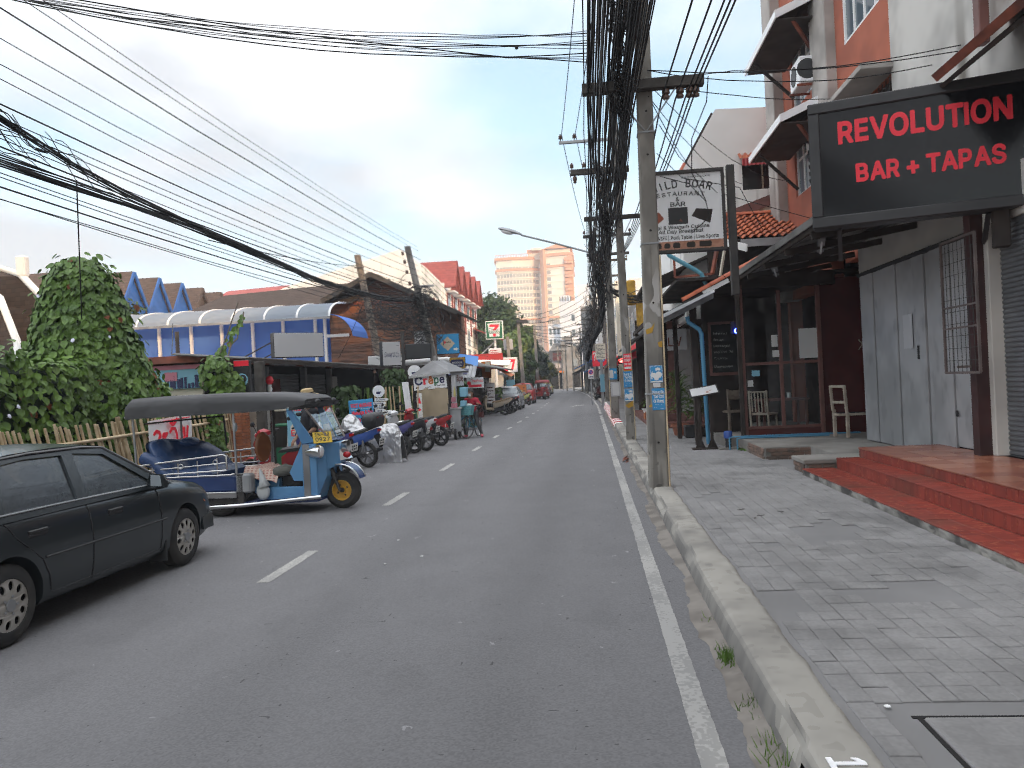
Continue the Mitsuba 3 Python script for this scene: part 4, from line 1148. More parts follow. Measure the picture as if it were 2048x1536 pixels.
def band(k, z, w):
    part(k, 'steel_band', MB().rbox(-w / 2 - .008, w / 2 + .008, -w / 2 - .008, w / 2 + .008, z, z + .025, .003), 'm_galv')


lean = np.eye(4); lean[0, 2] = .011
P1 = pole(tr(.895, 11.13, .15) @ lean, 'near concrete utility pole with two posters at the kerb', 8.6, .265, .18)
crossarm(P1, 5.53, -.86, .79, .14, -.18, (), True)
for x in (.28, .47, .60, .68):
    part(P1, 'insulator', MB().lathe([(.015, 0), (.05, -.02), (.055, -.07), (.03, -.09), (.05, -.11), (.05, -.14), (.0, -.15)], (x, -.18, 5.46), n=10), 'm_ceramic', 40)
crossarm(P1, 7.65, -.80, .8, .1, -.15, (-.72, -.4, .5))
for z, w in ((1.28, .255), (3.36, .235), (4.90, .222)): band(P1, z, w)
b = MB(); b.lathe([(0, -.42), (.085, -.40), (.10, -.3), (.10, .32), (.085, .42), (0, .44)], (-.12, -.24, 6.55), n=14)
part(P1, 'splice_case', b, 'm_trim', 40)
part(P1, 'conduit', MB().tube([(.142, -.135, 0), (.135, -.13, 1.2), (.122, -.12, 3.2)], .012, 6), 'm_bamboo', True)
b = MB()
for q in ([(-.11, 2.18), (-.02, 2.22), (.02, 2.28), (-.02, 2.14), (-.1, 2.12)], [(.05, 2.0), (.11, 2.02), (.11, 1.93), (.06, 1.94)], [(-.1, 1.14), (-.03, 1.16), (-.05, 1.12), (-.1, 1.11)]): b.ext(Polygon(q), .003, frame((0, -.1245, 0), (1, 0, 0), (0, 0, 1)))
part(P1, 'torn_paper', b, 'm_ochre', label='torn scraps of orange paper stuck on the pole')


def poster(M, w, h, label, mats, texts=(), shapes=(), group=None):
    k = thing('poster', label, 'poster', group, M)
    part(k, 'sheet', MB().box(-w / 2, w / 2, 0, h, -.002, .002), mats[0])
    b = MB()
    for (t, x0, x1, y, s) in texts: b.ext(fit_text(t, x0, x1, y, s, True, .02), .0015, tr(0, 0, .002))
    for s in shapes: b.ext(s, .0015, tr(0, 0, .002))
    part(k, 'print', b, mats[1])
    return k


def kungfu(x, y, z, s, label):
    w = .175 * s
    return poster(FS(x, y, z), w, .30 * s, label, ('m_poster_blue', 'm_white'), [('Kung Fu', -.45 * w, .45 * w, .225 * s, .042 * s), ('Tai Chi', -.40 * w, .40 * w, .165 * s, .042 * s), ('Qi Gong', -.40 * w, .40 * w, .105 * s, .042 * s), ('- - - - - - -', -.3 * w, .3 * w, .07 * s, .02 * s)],
                  [sbox(-.38 * w, .03 * s, -.2 * w, .035 * s), sbox(.1 * w, .02 * s, .38 * w, .025 * s)])


def figure_poster(x, y, z, s, label):
    w = .175 * s
    sh = [sbox(-.46 * w, .225 * s, .46 * w, .23 * s), Point(-.18 * w, .10 * s).buffer(.035 * s), Point(.18 * w, .105 * s).buffer(.045 * s), Point(0, .065 * s).buffer(.035 * s), Point(.12 * w, .185 * s).buffer(.02 * s), sbox(-.05 * w, .165 * s, .32 * w, .2 * s), sbox(-.46 * w, 0.004, .46 * w, .022 * s),
          LineString([(-.3 * w, .15 * s), (-.42 * w, .10 * s), (-.34 * w, .05 * s)]).buffer(.006 * s), sbox(-.47 * w, .01 * s, -.45 * w, .23 * s), sbox(.45 * w, .01 * s, .47 * w, .23 * s)]
    return poster(FS(x, y, z), w, .235 * s, label, ('m_poster_blue', 'm_white'), (), [unary_union(sh)])


figure_poster(.925, 11.0, 1.60, 1, 'blue poster with white figures, upper one on the near pole')
kungfu(.94, 10.998, 1.22, 1, 'blue Kung Fu poster, lower one on the near pole')
b = MB(); solo('paper_note', MB().box(-.05, .05, 0, .06, -.001, .001), 'm_paper', 'small white note between the two blue posters on the near pole', 'note', M=FS(.925, 10.998, 1.535))
lean2 = np.eye(4); lean2[0, 2] = -.006
P2 = pole(tr(.95, 19.52, .15) @ lean2, 'second concrete pole with a red poster over blue ones', 8.4, .215, .16)
crossarm(P2, 7.36, -1.36, .38, .07, -.12, (-1.32, -.98, .3), True, 'm_galv')
crossarm(P2, 6.60, -1.12, .3, .13, -.15, (-1.08, -.78))
crossarm(P2, 5.44, -.85, .55, .10, -.15, ())
for x in (-1.02, .2): part(P2, 'insulator', MB().lathe([(.015, 0), (.05, -.03), (.055, -.10), (.03, -.13), (.05, -.15), (0, -.2)], (x, -.15, 6.52), n=10), 'm_ceramic', 40)
poster(FS(.955, 19.41, 1.86), .19, .40, 'red and white poster on the second pole', ('m_sign_red', 'm_white'), [('CONDO', -.08, .08, .31, .06), ('FOR RENT', -.08, .08, .21, .06), ('089 555', -.08, .08, .12, .05)], [sbox(-.08, .03, .08, .08)])
kungfu(.955, 19.41, 1.44, 1.3, 'blue Kung Fu poster under the red one on the second pole')
figure_poster(.96, 19.41, 1.10, 1.3, 'blue poster with figures, lowest on the second pole')
b = MB(); b.ext(Polygon([(-.1, .05), (.1, .16), (.1, .02), (-.02, -.02)]), .003); b.ext(Polygon([(-.1, .98), (.1, .94), (.1, .86), (-.08, .88)]), .003)
part(P2, 'torn_paper', b, 'm_ochre', M=tr(-.0, -.108, .80) @ rot('x', 90))
part(P2, 'conduit', MB().tube([(.115, -.11, 0), (.11, -.1, 3.0)], .012, 6), 'm_bamboo', True)
P3 = pole(tr(.93, 30.1, .15), 'third concrete pole with a lamp arm and pale notices', 9.4, .30, .2)
crossarm(P3, 6.9, -.9, .9, .11, -.18, (-.85, -.5, .5, .85)); crossarm(P3, 6.2, -.8, .8, .1, -.18, ())
poster(FS(.90, 29.945, 1.62), .32, .42, 'blue and grey poster on the third pole', ('m_sign_blue', 'm_paper'), (), [sbox(-.12, .05, .02, .36), sbox(.05, .22, .13, .3)])
poster(FS(.98, 29.945, .98), .36, .55, 'pale blank notice low on the third pole', ('m_sign_grey', 'm_paper'), (), [sbox(-.12, .05, .12, .5)])
part(P3, 'conduit', MB().tube([(-.17, -.17, 0), (-.17, -.16, 3.6)], .015, 6), 'm_bamboo', True)
for i, (x, y, h, w, lb) in enumerate(((1.25, 41, 8.6, .3, 'fourth concrete pole up the right kerb, grey and cable covered'), (1.15, 52, 8.4, .3, 'fifth concrete pole up the right kerb'), (.55, 70, 8.4, .3, 'sixth concrete pole, near the parked black tuk tuk'), (-.25, 88, 8.4, .3, 'far concrete pole where the street bends left'), (-.9, 106, 8.4, .3, 'farthest concrete pole at the bend of the street'))):
    k = pole(tr(x + .0, y, .12), lb, h, w, .2, False)
    crossarm(k, 7.6, -1.0, 1.0, .11, -.18, (-.95, -.6, .6, .95)); crossarm(k, 6.8, -.9, .9, .11, -.18, (-.85, .85)); crossarm(k, 6.0, -.8, .6, .1, -.18, (), False)


def street_lamp(M, label, reach, rise, s=1.0):
    k = thing('street_lamp', label, 'street lamp', None, M)
    part(k, 'arm', MB().tube([(0, 0, 0), (-reach * .5, 0, rise * .52), (-reach, 0, rise)], .035 * s, 8), 'm_galv', True)
    a = math.degrees(math.atan2(rise, reach)); m = tr(-reach, 0, rise) @ rot('y', a)
    b = MB(); R = []
    for t, w, h in ((0, .05, .05), (.12, .08, .07), (.3, .12, .10), (.55, .16, .11), (.8, .12, .09), (.92, .03, .03)):
        R.append([(-t * s, w * s * math.cos(q), (.02 + h * math.sin(q) * (1 if math.sin(q) > 0 else .45)) * s) for q in np.linspace(0, 2 * math.pi, 13)[:-1]])
    b.loft(R); part(k, 'head', b, 'm_galv', 40, M=m)
    b = MB(); b.ball((-.56 * s, 0, -.02 * s), .22 * s, 2, (1.15, .55, .42)); part(k, 'glass_bowl', b, 'm_white_lens', True, M=m)
    return k


street_lamp(tr(.45, 29.9, 6.38), 'street lamp arm reaching over the road from the third pole', 2.75, .90, 1.0)
street_lamp(tr(-.15, 62, 5.05), 'second street lamp arm farther up the right side', 1.65, .55, 1.1)
street_lamp(tr(-.6, 88, 5.5), 'small street lamp farthest up the right side', 1.9, .45, 1.1)


# ---------------------------------------------------------------- overhead cables
def sag_line(p, q, sag, n=9, wob=0.0, seed=0):
    t = np.linspace(0, 1, n)[:, None]
    c = A(p, float) * (1 - t) + A(q, float) * t
    c[:, 2:] -= 4 * sag * t * (1 - t)
    if wob:
        r = np.random.RandomState(seed); c[1:-1] += r.normal(0, wob, (n - 2, 3))
    return c


ORD = ['first', 'second', 'third', 'fourth', 'fifth', 'sixth', 'seventh', 'eighth', 'ninth', 'tenth', 'eleventh', 'twelfth', '13th', '14th', '15th', '16th', '17th', '18th']


def cable(pts, r, label, group, n=4):
    return solo('overhead_cable', MB().tube(pts, r, n), 'm_cable', label, 'cable', group, True)


def path(*segs):
    c = [segs[0]] + [s[1:] for s in segs[1:]]
    return np.vstack(c)


# dense tangle along the right-hand poles: nobody could count its strands
b = MB(); rs_ = np.random.RandomState(5)
YP = [-14, 11, 19.4, 30, 41, 52, 70, 88, 106]
XP = [0, .0, .0, 0, .25, .15, -.42, -1.2, -1.85]
clus = [(.20, 5.75, .012), (.34, 5.55, .016), (.52, 5.95, .022), (.62, 5.6, .02), (.76, 6.2, .02), (.70, 5.3, .012)]
for k in range(66):
    x, z, r = clus[k % 6]
    dx, dz = rs_.normal(0, .045), rs_.normal(0, .16)
    segs = []
    for i in range(len(YP) - 1):
        sg = (.28 + .25 * rs_.rand()) * (1 if i else .6)
        j0, j1 = rs_.normal(0, .03, 2), rs_.normal(0, .03, 2)
        z0, z1 = z + dz - .02 * i, z + dz - .02 * (i + 1)
        segs.append(sag_line((x + dx + XP[i], YP[i], z0), (x + dx + XP[i + 1], YP[i + 1], z1), sg, 8 if i < 4 else 5, .012, k * 31 + i))
    b.tube(path(*segs), r * (.36 + .5 * rs_.rand()), 4, False, False)
solo('cable_bundle', b, 'm_cable', 'dense black tangle of cables running over the right-hand poles', 'cables', kind='stuff', smooth=True)
b = MB()
for (x, y, z, n, s) in ((.62, 10.85, 6.6, 34, .42), (.60, 10.9, 5.6, 20, .45), (.6, 19.2, 6.5, 34, .55), (.55, 19.2, 5.5, 24, .5), (.55, 29.7, 6.2, 50, .8), (.62, 29.7, 5.0, 40, .7), (.3, 40.6, 5.2, 40, .9), (.2, 51.5, 5.0, 34, 1.0), (-.1, 69, 5.0, 30, 1.2), (-.9, 87, 4.8, 26, 1.3)):
    for k in range(n):
        c = A([x, y, z]) + rs_.normal(0, 1, 3) * A([.12, .1, .3]) * s
        L = s * (.35 + .6 * rs_.rand()); an = rs_.rand() * 6.28
        pts = [c + A([.30 * L * math.cos(t + an), .22 * L * math.sin(t * 1.3 + an), L * .8 * math.sin(t * .7 + an)]) for t in np.linspace(0, 3.0 + 2.5 * rs_.rand(), 10)]
        b.tube(pts, .005 + .009 * rs_.rand(), 4, False, False)
    for k in range(n // 3):   # hanging drops
        x0 = x + rs_.normal(0, .2) * s
        pts = sag_line((x0, y, z + rs_.normal(0, .2)), (x + rs_.normal(0, .15) * s, y + rs_.normal(0, .2), z - 1.2 * s - rs_.rand()), .0, 6, .03, k)
        b.tube(pts, .008, 4, False, False)
for k in range(19):   # thick hanging drop by the third pole
    e = rs_.normal(0, .05, 3)
    pts = A([(.30, 29.5, 7.0), (.32, 29.4, 6.0), (.56, 29.5, 5.0), (.62, 29.6, 4.2), (.48, 29.7, 3.6), (.16, 29.8, 3.0), (-.02, 29.9, 2.4)]) + e + rs_.normal(0, .025, (7, 3))
    b.tube(pts, .016, 4, False, False)
for k in range(20):
    pts = sag_line((.95, 29.8, 5.0 + rs_.normal(0, .08)), (2.9, 33.2, 5.2 + rs_.normal(0, .1)), .25 + rs_.rand() * .2, 8, .03, k)
    b.tube(pts, .014, 4, False, False)
solo('cable_loops', b, 'm_cable', 'coiled and hanging loops of black cable bunched at the right-hand poles', 'cables', kind='stuff', smooth=True)
G1 = 'power lines on the insulators of the right-hand poles'
for i, (xa, xb, z0, z1) in enumerate(((.18, -.38, 7.92, 7.72), (.50, -.04, 7.92, 7.72), (1.40, 1.24, 7.92, 7.72))):
    cable(path(sag_line((xa + .1, -14, z0), (xa, 10.98, z0), .35), sag_line((xa, 10.98, z0), (xb, 19.4, z1), .12)), .008, 'thin power line between the two near poles, %s from the left' % ORD[i], G1)
    cable(sag_line((xb, 19.4, z1), (.1 + .5 * i, 29.9, 7.3), .2), .009, 'thin power line from the second pole to the third, %s from the left' % ORD[i], 'power lines beyond the second pole')
    cable(path(sag_line((.1 + .5 * i, 29.9, 7.3), (.4 + .5 * i, 41, 7.9), .2), sag_line((.4 + .5 * i, 41, 7.9), (.2 + .5 * i, 52, 7.9), .2), sag_line((.2 + .5 * i, 52, 7.9), (-.3 + .5 * i, 70, 7.9), .3)), .012, 'thin power line over the far right-hand poles, %s from the left' % ORD[i], 'power lines far up the street')
for i, x in enumerate((1.17, 1.36, 1.49, 1.55, 1.60)):
    cable(path(sag_line((x + .1, -12, 5.65), (x, 10.95, 5.46), .3), sag_line((x, 10.95, 5.46), (1.30 + .05 * i, 19.3, 5.6), .15), sag_line((1.30 + .05 * i, 19.3, 5.6), (1.2, 29.9, 6.1), .2)), .011, 'black cable on the right end of the near crossarm, %s from the pole' % ORD[i], 'cables on the right end of the near crossarm')
G2 = 'wires crossing the street from the near right pole'
for i in range(11):
    za = 6.05 + .045 * i; xl = -7.2; zl = 5.85 + .10 * i
    cable(sag_line((.25 + .02 * i, 10.95, za), (xl, 7.0 + .32 * i, zl + .35), .16 + .07 * (i % 4), 14, .006, i), .005 + .003 * (i % 3 == 0), 'thin wire crossing the sky from the near right pole, %s from below' % ORD[i], G2)
for i, (q, s) in enumerate((((5.0, 10.75, 5.78), .15), ((5.0, 10.85, 5.74), .12), ((5.0, 11.6, 5.86), .2), ((5.0, 15.0, 6.60), .1), ((5.0, 20.8, 9.4), -.05), ((4.9, 19.0, 6.1), .35), ((4.6, 22.2, 6.8), .3), ((3.9, 22.2, 7.0), .5))):
    cable(sag_line((1.0, 11.0, 5.9 - .18 * (i // 3)), q, s, 12, .004, i), .007, 'thin wire from the near pole to the %s' % ('stained grey wall, upper of two', 'stained grey wall, lower of two', 'stained grey wall, farther along it', 'terracotta wall by the barred window', 'far corner of the terracotta building', 'lower awning', 'white house window', 'white house roofline')[i], 'wires from the near pole to the right-hand buildings')
for i, pts in enumerate(([(1.82, 11, 5.75), (1.78, 11.0, 5.4), (1.60, 11.3, 5.0), (1.62, 11.6, 4.6), (1.9, 12.2, 4.3)], [(1.15, 11.2, 5.2), (1.5, 12.0, 4.95), (2.2, 13, 4.6), (4.9, 15.0, 4.2)], [(1.1, 11.2, 4.8), (1.6, 12.5, 4.75), (2.6, 13.2, 4.7), (3.2, 14.4, 4.2)], [(1.3, 12.9, 4.9), (1.75, 12.9, 4.75), (2.0, 12.9, 4.45), (2.05, 12.9, 4.2), (1.75, 12.9, 3.95)])):
    cable(pts, .007, 'loose wire drooping %s the white hanging sign' % ('in a long bow above', 'past the right post of', 'below the top edge of', 'across the face of')[i], 'loose wires by the hanging sign')
# left-hand cables, parallel to the road
YL = [-9, 26.9]
b = MB()
from scipy.interpolate import PchipInterpolator
yk_ = [-9, -2, 8.3, 9.7, 11.3, 13.2, 16, 19, 23, 26.9]
for k in range(17):
    e = rs_.normal(0, 1, 2)
    zk = [7.6, 6.5, 4.97, 4.76, 4.62, 4.56, 4.46, 4.36, 4.42, 4.75] if k % 2 else [5.3, 4.85, 4.5, 4.53, 4.56, 4.54, 4.45, 4.35, 4.41, 4.73]
    yy = np.linspace(-9, 26.9, 30); zz = PchipInterpolator(yk_, zk)(yy); xx = PchipInterpolator([-9, 8, 16, 27], [-6.7, -6.5, -6.4, -5.75])(yy)
    b.tube(np.stack([xx + .035 * e[0], yy, zz + .04 * e[1]], 1) + rs_.normal(0, .01, (30, 3)), .010, 4, False, False)
solo('cable_bundle', b, 'm_cable', 'thick black cable bundle sagging along the left side of the street', 'cables', kind='stuff', smooth=True)
b = MB()
for k in range(16):   # slack curls tied under it near the left edge of the view
    c = A([-6.45, 8.0 + 2.4 * rs_.rand(), 4.78 + .1 * rs_.normal()]); an = rs_.rand() * 6.28
    b.tube([c + A([.05 * math.cos(t + an), .26 * (t - 2), .06 * math.sin(t * 2 + an) - .07 * (t - 2)]) for t in np.linspace(0, 4, 9)], .006, 4, False, False)
solo('cable_loops', b, 'm_cable', 'slack curls of thin cable hanging at the left edge of the view', 'cables', kind='stuff', smooth=True)
G3 = 'wires running along the left side of the street'
rr = np.random.RandomState(3)
spec = [(-6.5, 6.95, 6.55, .35), (-6.4, 6.7, 6.4, .35), (-6.3, 6.4, 6.1, .35), (-6.4, 6.15, 5.9, .4), (-6.5, 5.9, 5.7, .45), (-6.6, 6.3, 5.5, .7), (-6.6, 5.6, 5.2, .45), (-6.5, 5.45, 5.1, .5), (-6.6, 5.5, 4.9, .5), (-6.7, 5.3, 4.8, .45), (-6.6, 5.2, 4.75, .5), (-6.5, 5.05, 4.6, .45), (-6.8, 5.0, 4.5, .5), (-6.6, 4.9, 4.4, .5), (-6.7, 4.7, 4.3, .45), (-6.9, 4.55, 4.2, .4), (-6.6, 4.6, 4.0, .4)]
for i, (x, za, zb, s) in enumerate(spec):
    cable(sag_line((x, -9, za), (-5.7 + .04 * (i % 3), 26.9, zb), s, 20, .004, i), .006 + .004 * (i % 4 == 2), 'wire from the left sky edge to the left pole, %s from the top' % ORD[i], G3)
for i in range(9):    # wires onward from the left pole, and drops to the houses
    cable(path(sag_line((-5.6, 27, 5.9 - .2 * i), (-5.9 - .1 * i, 60, 6.6 - .32 * i), .8, 10)), .011, 'wire continuing past the left pole towards the far poles, %s from the top' % ORD[i], 'wires beyond the left pole')
for i in range(12):
    cable(sag_line((-5.6 + .1 * i, 60, 6.6 - .12 * i), (.3, 52 + 1.5 * i, 7.6 - .22 * i), .5 + .1 * (i % 3), 10), .016, 'wire crossing the street before the far tower, %s from the top' % ORD[i], 'wires in front of the far tower')
for i, (p, q) in enumerate((((-6.5, 9.66, 4.6), (-9.6, 14.2, 2.6)), ((-10.4, 19, 3.6), (-8.6, 15.6, 2.6)), ((-6.2, 22, 4.4), (-8.3, 25.6, 2.75)), ((-6.4, 13, 4.4), (-8.1, 28, 6.2)))):
    cable(sag_line(p, q, .1, 8), .009, ('wire dropping from the bundle to the ivy covered mound', 'slack wire in front of the blue wall', 'drop wire slanting past the blank white sign', 'wire from the bundle to the leaning wooden pole')[i], None)
b = MB()
for (x, y, z, n, s) in ((-5.55, 26.7, 4.6, 60, .9), (-5.5, 26.7, 3.7, 46, .9), (-7.9, 28.5, 4.6, 44, 1.0), (-6.8, 27.6, 4.3, 44, 1.0)):
    for k in range(n):
        c = A([x, y, z]) + rs_.normal(0, 1, 3) * A([.20, .12, .3]) * s
        L = s * (.4 + .6 * rs_.rand()); an = rs_.rand() * 6.28
        b.tube([c + A([.55 * L * math.cos(t + an), .15 * L * math.sin(t + an), .5 * L * math.sin(t * .8 + an)]) for t in np.linspace(0, 2.5 + 2 * rs_.rand(), 9)], .006 + .008 * rs_.rand(), 4, False, False)
for k in range(30):
    b.tube(sag_line((-5.6, 26.8, 4.9 - .06 * k), (-8.2, 29.4, 5.3 - .08 * k), .15 + .35 * rs_.rand(), 9, .03, k), .01, 4, False, False)
solo('cable_loops', b, 'm_cable', 'coils and loops of black cable strung between the two left poles', 'cables', kind='stuff', smooth=True)
# left poles
lean = np.eye(4); lean[0, 2] = -.165
LP = thing('utility_pole', 'old leaning pole behind the shop roof on the left', 'utility pole', None, tr(-7.55, 29.8, 0) @ lean)
part(LP, 'shaft', MB().tube([(0, 0, 0), (0, 0, 3.5), (0, 0, 6.9)], [.17, .15, .13], 8), 'm_old_wood', 40)
for z in (5.3, 5.9, 6.4): part(LP, 'bolt', MB().cyl((-.18, -.14, z), (.2, -.14, z), .02, 6), 'm_dark_steel')
lean = np.eye(4); lean[0, 2] = -.19
LQ = pole(tr(-4.82, 27.0, 0) @ lean, 'leaning concrete pole with insulators beside the crepe cart', 6.6, .26, .19, True, 'concrete poles on the left')
for z in (4.9, 5.3, 5.7, 6.05, 6.35):
    part(LQ, 'insulator', MB().lathe([(.02, 0), (.045, .01), (.055, .05), (.03, .065), (.055, .08), (.045, .12), (0, .13)], (-.2, -.10, z - .06), n=10), 'm_ceramic', 40)
part(LQ, 'bracket', MB().rbox(.05, .62, -.1, -.03, 5.15, 5.22, .005), 'm_galv')
for i, (x0, y, h, lx, lb) in enumerate(((-5.95, 60, 5.2, -.02, 'thin pale pole carrying a blue advert, left of a taller one'), (-5.0, 60.5, 6.4, -.035, 'tall pale concrete pole with a floodlight, left side'), (-4.75, 74, 7.0, -.02, 'grey pole among the trees on the left'))):
    lean = np.eye(4); lean[0, 2] = lx
    k = pole(tr(x0, y, 0) @ lean, lb, h, .32, .22, False, 'concrete poles on the left')
    if i == 1:
        part(k, 'floodlight', MB().rbox(-.1, .75, -.3, .1, 6.2, 6.45, .03), 'm_dark_steel')
        part(k, 'meter_box', MB().rbox(-1.25, -.55, -.3, .1, 4.2, 5.0, .04), 'm_sign_grey')
    if i == 0: part(k, 'advert', MB().box(-.3, .35, -.24, -.2, .4, 1.9), 'm_pale_blue')

# ---------------------------------------------------------------- right-hand street beyond the restaurant
NS = thing('notice_sign', 'cream notice board on a grey post far up the right kerb', 'sign', M=FS(.72, 45, 0))
part(NS, 'post', MB().rbox(-.06, .10, 0, 2.9, -.12, -.02, .01), 'm_galv')
part(NS, 'panel', MB().rbox(-.28, .30, 2.75, 3.65, -.02, .02, .01), 'm_cream')
b = MB(); b.ext(fit_text('THE PARK', -.15, .2, 3.5, .07), .004, tr(0, 0, .02))
for k in range(8): b.ext(sbox(-.22, 2.85 + .075 * k, .24 - .1 * (k % 3), 2.875 + .075 * k), .004, tr(0, 0, .02))
part(NS, 'lettering', b, 'm_grey_wood')
part(NS, 'advert', MB().rbox(-.1, .16, .9, 1.9, -.01, .01, .004), 'm_pale_blue')


def disc_sign(x, y, z, label, M2=None):
    k = thing('no_parking_sign', label, 'traffic sign', None, FS(x, y, z))
    part(k, 'panel', MB().rbox(-.17, .17, -.42, .20, -.02, .0, .006), 'm_white')
    b = MB(); b.ext(Point(0, 0).buffer(.155, 16), .004, tr(0, 0, 0)); part(k, 'disc', b, 'm_scoot_blue')
    b = MB(); b.ext(Point(0, 0).buffer(.155, 16).difference(Point(0, 0).buffer(.125, 16)), .004, tr(0, 0, .004)); b.ext(affinity.rotate(sbox(-.13, -.015, .13, .015), -45), .004, tr(0, 0, .004))
    part(k, 'ring', b, 'm_sign_red')
    b = MB(); b.ext(sbox(-.13, -.34, .13, -.27), .003); part(k, 'lettering', b, 'm_navy')
    part(k, 'post', MB().rbox(-.04, .04, -z, .34, -.1, -.02, .008), 'm_galv')


disc_sign(.13, 50, 2.10, 'small white no parking sign on a thin post at the right kerb')
k = thing('shop_sign', 'red shop sign carrying a round blue no parking disc', 'sign', M=FS(.72, 51, 2.95))
part(k, 'panel', MB().rbox(-.45, .45, -.5, .5, -.06, 0, .01), 'm_sign_red')
b = MB(); b.ext(Point(.12, 0).buffer(.26, 16), .006); part(k, 'disc', b, 'm_scoot_blue')
b = MB(); b.ext(affinity.rotate(sbox(-.08, -.03, .32, .03), -45), .01); b.ext(fit_text('?', -.4, -.2, -.1, .5), .005); part(k, 'mark', b, 'm_white')
k = thing('traffic_light', 'small glowing red light hanging at the shop front up the right side', 'light', M=tr(2.15, 52, 2.75))
part(k, 'case', MB().rbox(-.2, .2, -.1, .15, -.2, .35, .03), 'm_trim')
q_ = part(k, 'lens', MB().ball((0, -.11, .05), .16, 2, (1, .4, 1)), 'm_sign_red', True); scene[q_] = {**scene[q_], 'emitter': {'type': 'area', 'radiance': rgb((3.0, .12, .10))}}


def block(name, label, x0, x1, y0, y1, h, wallm, rows, winm='m_window', cols=3, signm=None, awn=None, z0=3.2, face='x0', trim=None):
    """a shophouse row: shell, upper windows on the road side and the end facing the camera, dark ground floor opening, awning"""
    k = thing(name, label, 'building')
    b = MB(); xs = x0 if face == 'x0' else x1; sg = 1 if face == 'x0' else -1
    b.box(min(xs, xs + sg * .3), max(xs, xs + sg * .3), y0, y1, 2.9, h); b.box(x0, x1, y0 - .0, y0 + .3, 0, h - .02); b.box(x0 + .3, x1 - .3, y0 + .3, y1, h - .3, h - .1); b.box(x0, x1, y1 - .3, y1, 0, h - .02)
    part(k, 'wall', b, wallm)
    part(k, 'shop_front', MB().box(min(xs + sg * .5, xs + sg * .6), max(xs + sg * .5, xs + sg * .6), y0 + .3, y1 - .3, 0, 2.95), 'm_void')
    for r in range(rows):
        z = z0 + .3 + (h - z0) / max(rows, 1) * r
        wh = min(1.5, (h - z0) / rows * .62)
        for c in range(cols):
            ya = y0 + (y1 - y0) * (c + .18) / cols; yb = y0 + (y1 - y0) * (c + .82) / cols
            X = xs - sg * .02
            w = part(k, 'window', MB().box(min(X, X + sg * .06), max(X, X + sg * .06), ya - .06, yb + .06, z - .06, z + wh + .06), trim or 'm_sign_grey')
            part(w, 'pane', MB().box(min(X - sg * .01, X), max(X - sg * .01, X), ya, yb, z, z + wh), winm)
    if signm: part(k, 'sign_board', MB().rbox(xs - .12 if sg > 0 else xs, xs if sg > 0 else xs + .12, y0 + .5, y1 - .5, 2.6, 3.3, .02), signm)
    if awn:
        part(k, 'awning', MB().sheet([[(xs - sg * 1.5, y0 + .2, 2.35), (xs - sg * 1.5, y1 - .2, 2.35)], [(xs, y0 + .2, 3.0), (xs, y1 - .2, 3.0)]], .06), awn)
    return k


LV = thing('shop_house', 'dark open shop house with a white fascia sign and pinkish floor behind the poles', 'building')
b = MB(); b.box(1.75, 1.95, 24.0, 24.2, .3, 3.0); b.box(3.9, 4.1, 22.5, 33, .3, 3.4); b.box(2.0, 4, 32.8, 33, .3, 4.0); b.box(1.9, 4, 22.4, 33, 3.35, 3.5)
part(LV, 'wall', b, 'm_dark_wood')
part(LV, 'floor', MB().box(1.75, 4, 23.2, 33, .1, .30), 'm_mahogany'); part(LV, 'step_edge', MB().box(1.70, 2.2, 23.15, 23.3, .14, .32), 'm_white')
part(LV, 'pillar', MB().rbox(2.3, 2.7, 24.0, 24.4, .3, 3.3, .01), 'm_mahogany'); part(LV, 'pillar', MB().rbox(2.0, 2.3, 28.0, 28.3, .3, 3.3, .01), 'm_mahogany')
part(LV, 'fascia', MB().box(1.80, 2.95, 23.9, 23.98, 2.42, 3.05), 'm_sign_grey'); part(LV, 'fascia', MB().sheet([[(1.3, 24, 2.75), (1.3, 33, 2.75)], [(1.9, 24, 3.1), (1.9, 33, 3.1)]], .06), 'm_asbestos')
b = MB(); b.ext(fit_text('LIV', 2.40, 2.80, 2.55, .25), .01, FS(0, 23.89, 0)); part(LV, 'lettering', b, 'm_rust')
part(LV, 'planter', MB().rbox(1.72, 2.0, 25.6, 26.0, .3, .52, .01), 'm_brick_orange')
b = MB()
for (x0, x1, z0, z1) in ((2.05, 2.55, 3.7, 4.9), (2.5, 3.0, 4.2, 5.7), (1.7, 2.05, 4.6, 5.6), (3.1, 3.5, 3.9, 4.8)): b.rbox(x0, x1, 32.2, 32.6, z0, z1, .05)
k = thing('facade_panels', 'ochre yellow panels fixed to the upper shop front behind the near pole', 'panels'); part(k, 'panel', b, 'm_ochre')
block('shop_building', 'grey shop building with many cables before it, third on the right', 2.4, 12, 33.2, 46, 5.5, 'm_far_grey', 1, 'm_window_pale', 4, 'm_sign_red', 'm_asbestos')
block('shop_building', 'pale shop building past the notice board on the right', 2.6, 12, 46.2, 60, 7.4, 'm_white_wall', 2, 'm_window', 4, 'm_sign_grey', 'm_rust')
block('shop_building', 'cream shop building behind the parked black tuk tuk', 2.3, 12, 60.2, 78, 9.0, 'm_cream', 2, 'm_window', 5, 'm_sign_red', 'm_asbestos')
block('shop_building', 'white stepped building at the right of the bend', 1.0, 12, 78.2, 96, 11.0, 'm_white_wall', 3, 'm_window', 5, 'm_navy', 'm_blue_tarp')
block('shop_building', 'grey building closing the right side at the bend', -.6, 10, 96.2, 118, 10.5, 'm_far_grey', 3, 'm_window', 5, 'm_sign_grey', 'm_asbestos')
solo('tarpaulin', MB().sheet([[(-1.7, 92, 2.9), (-1.7, 97, 2.9)], [(.6, 92, 3.9), (.6, 97, 3.9)]], .05), 'm_blue_tarp', 'bright blue tarpaulin awning at the bend of the street', 'tarpaulin')
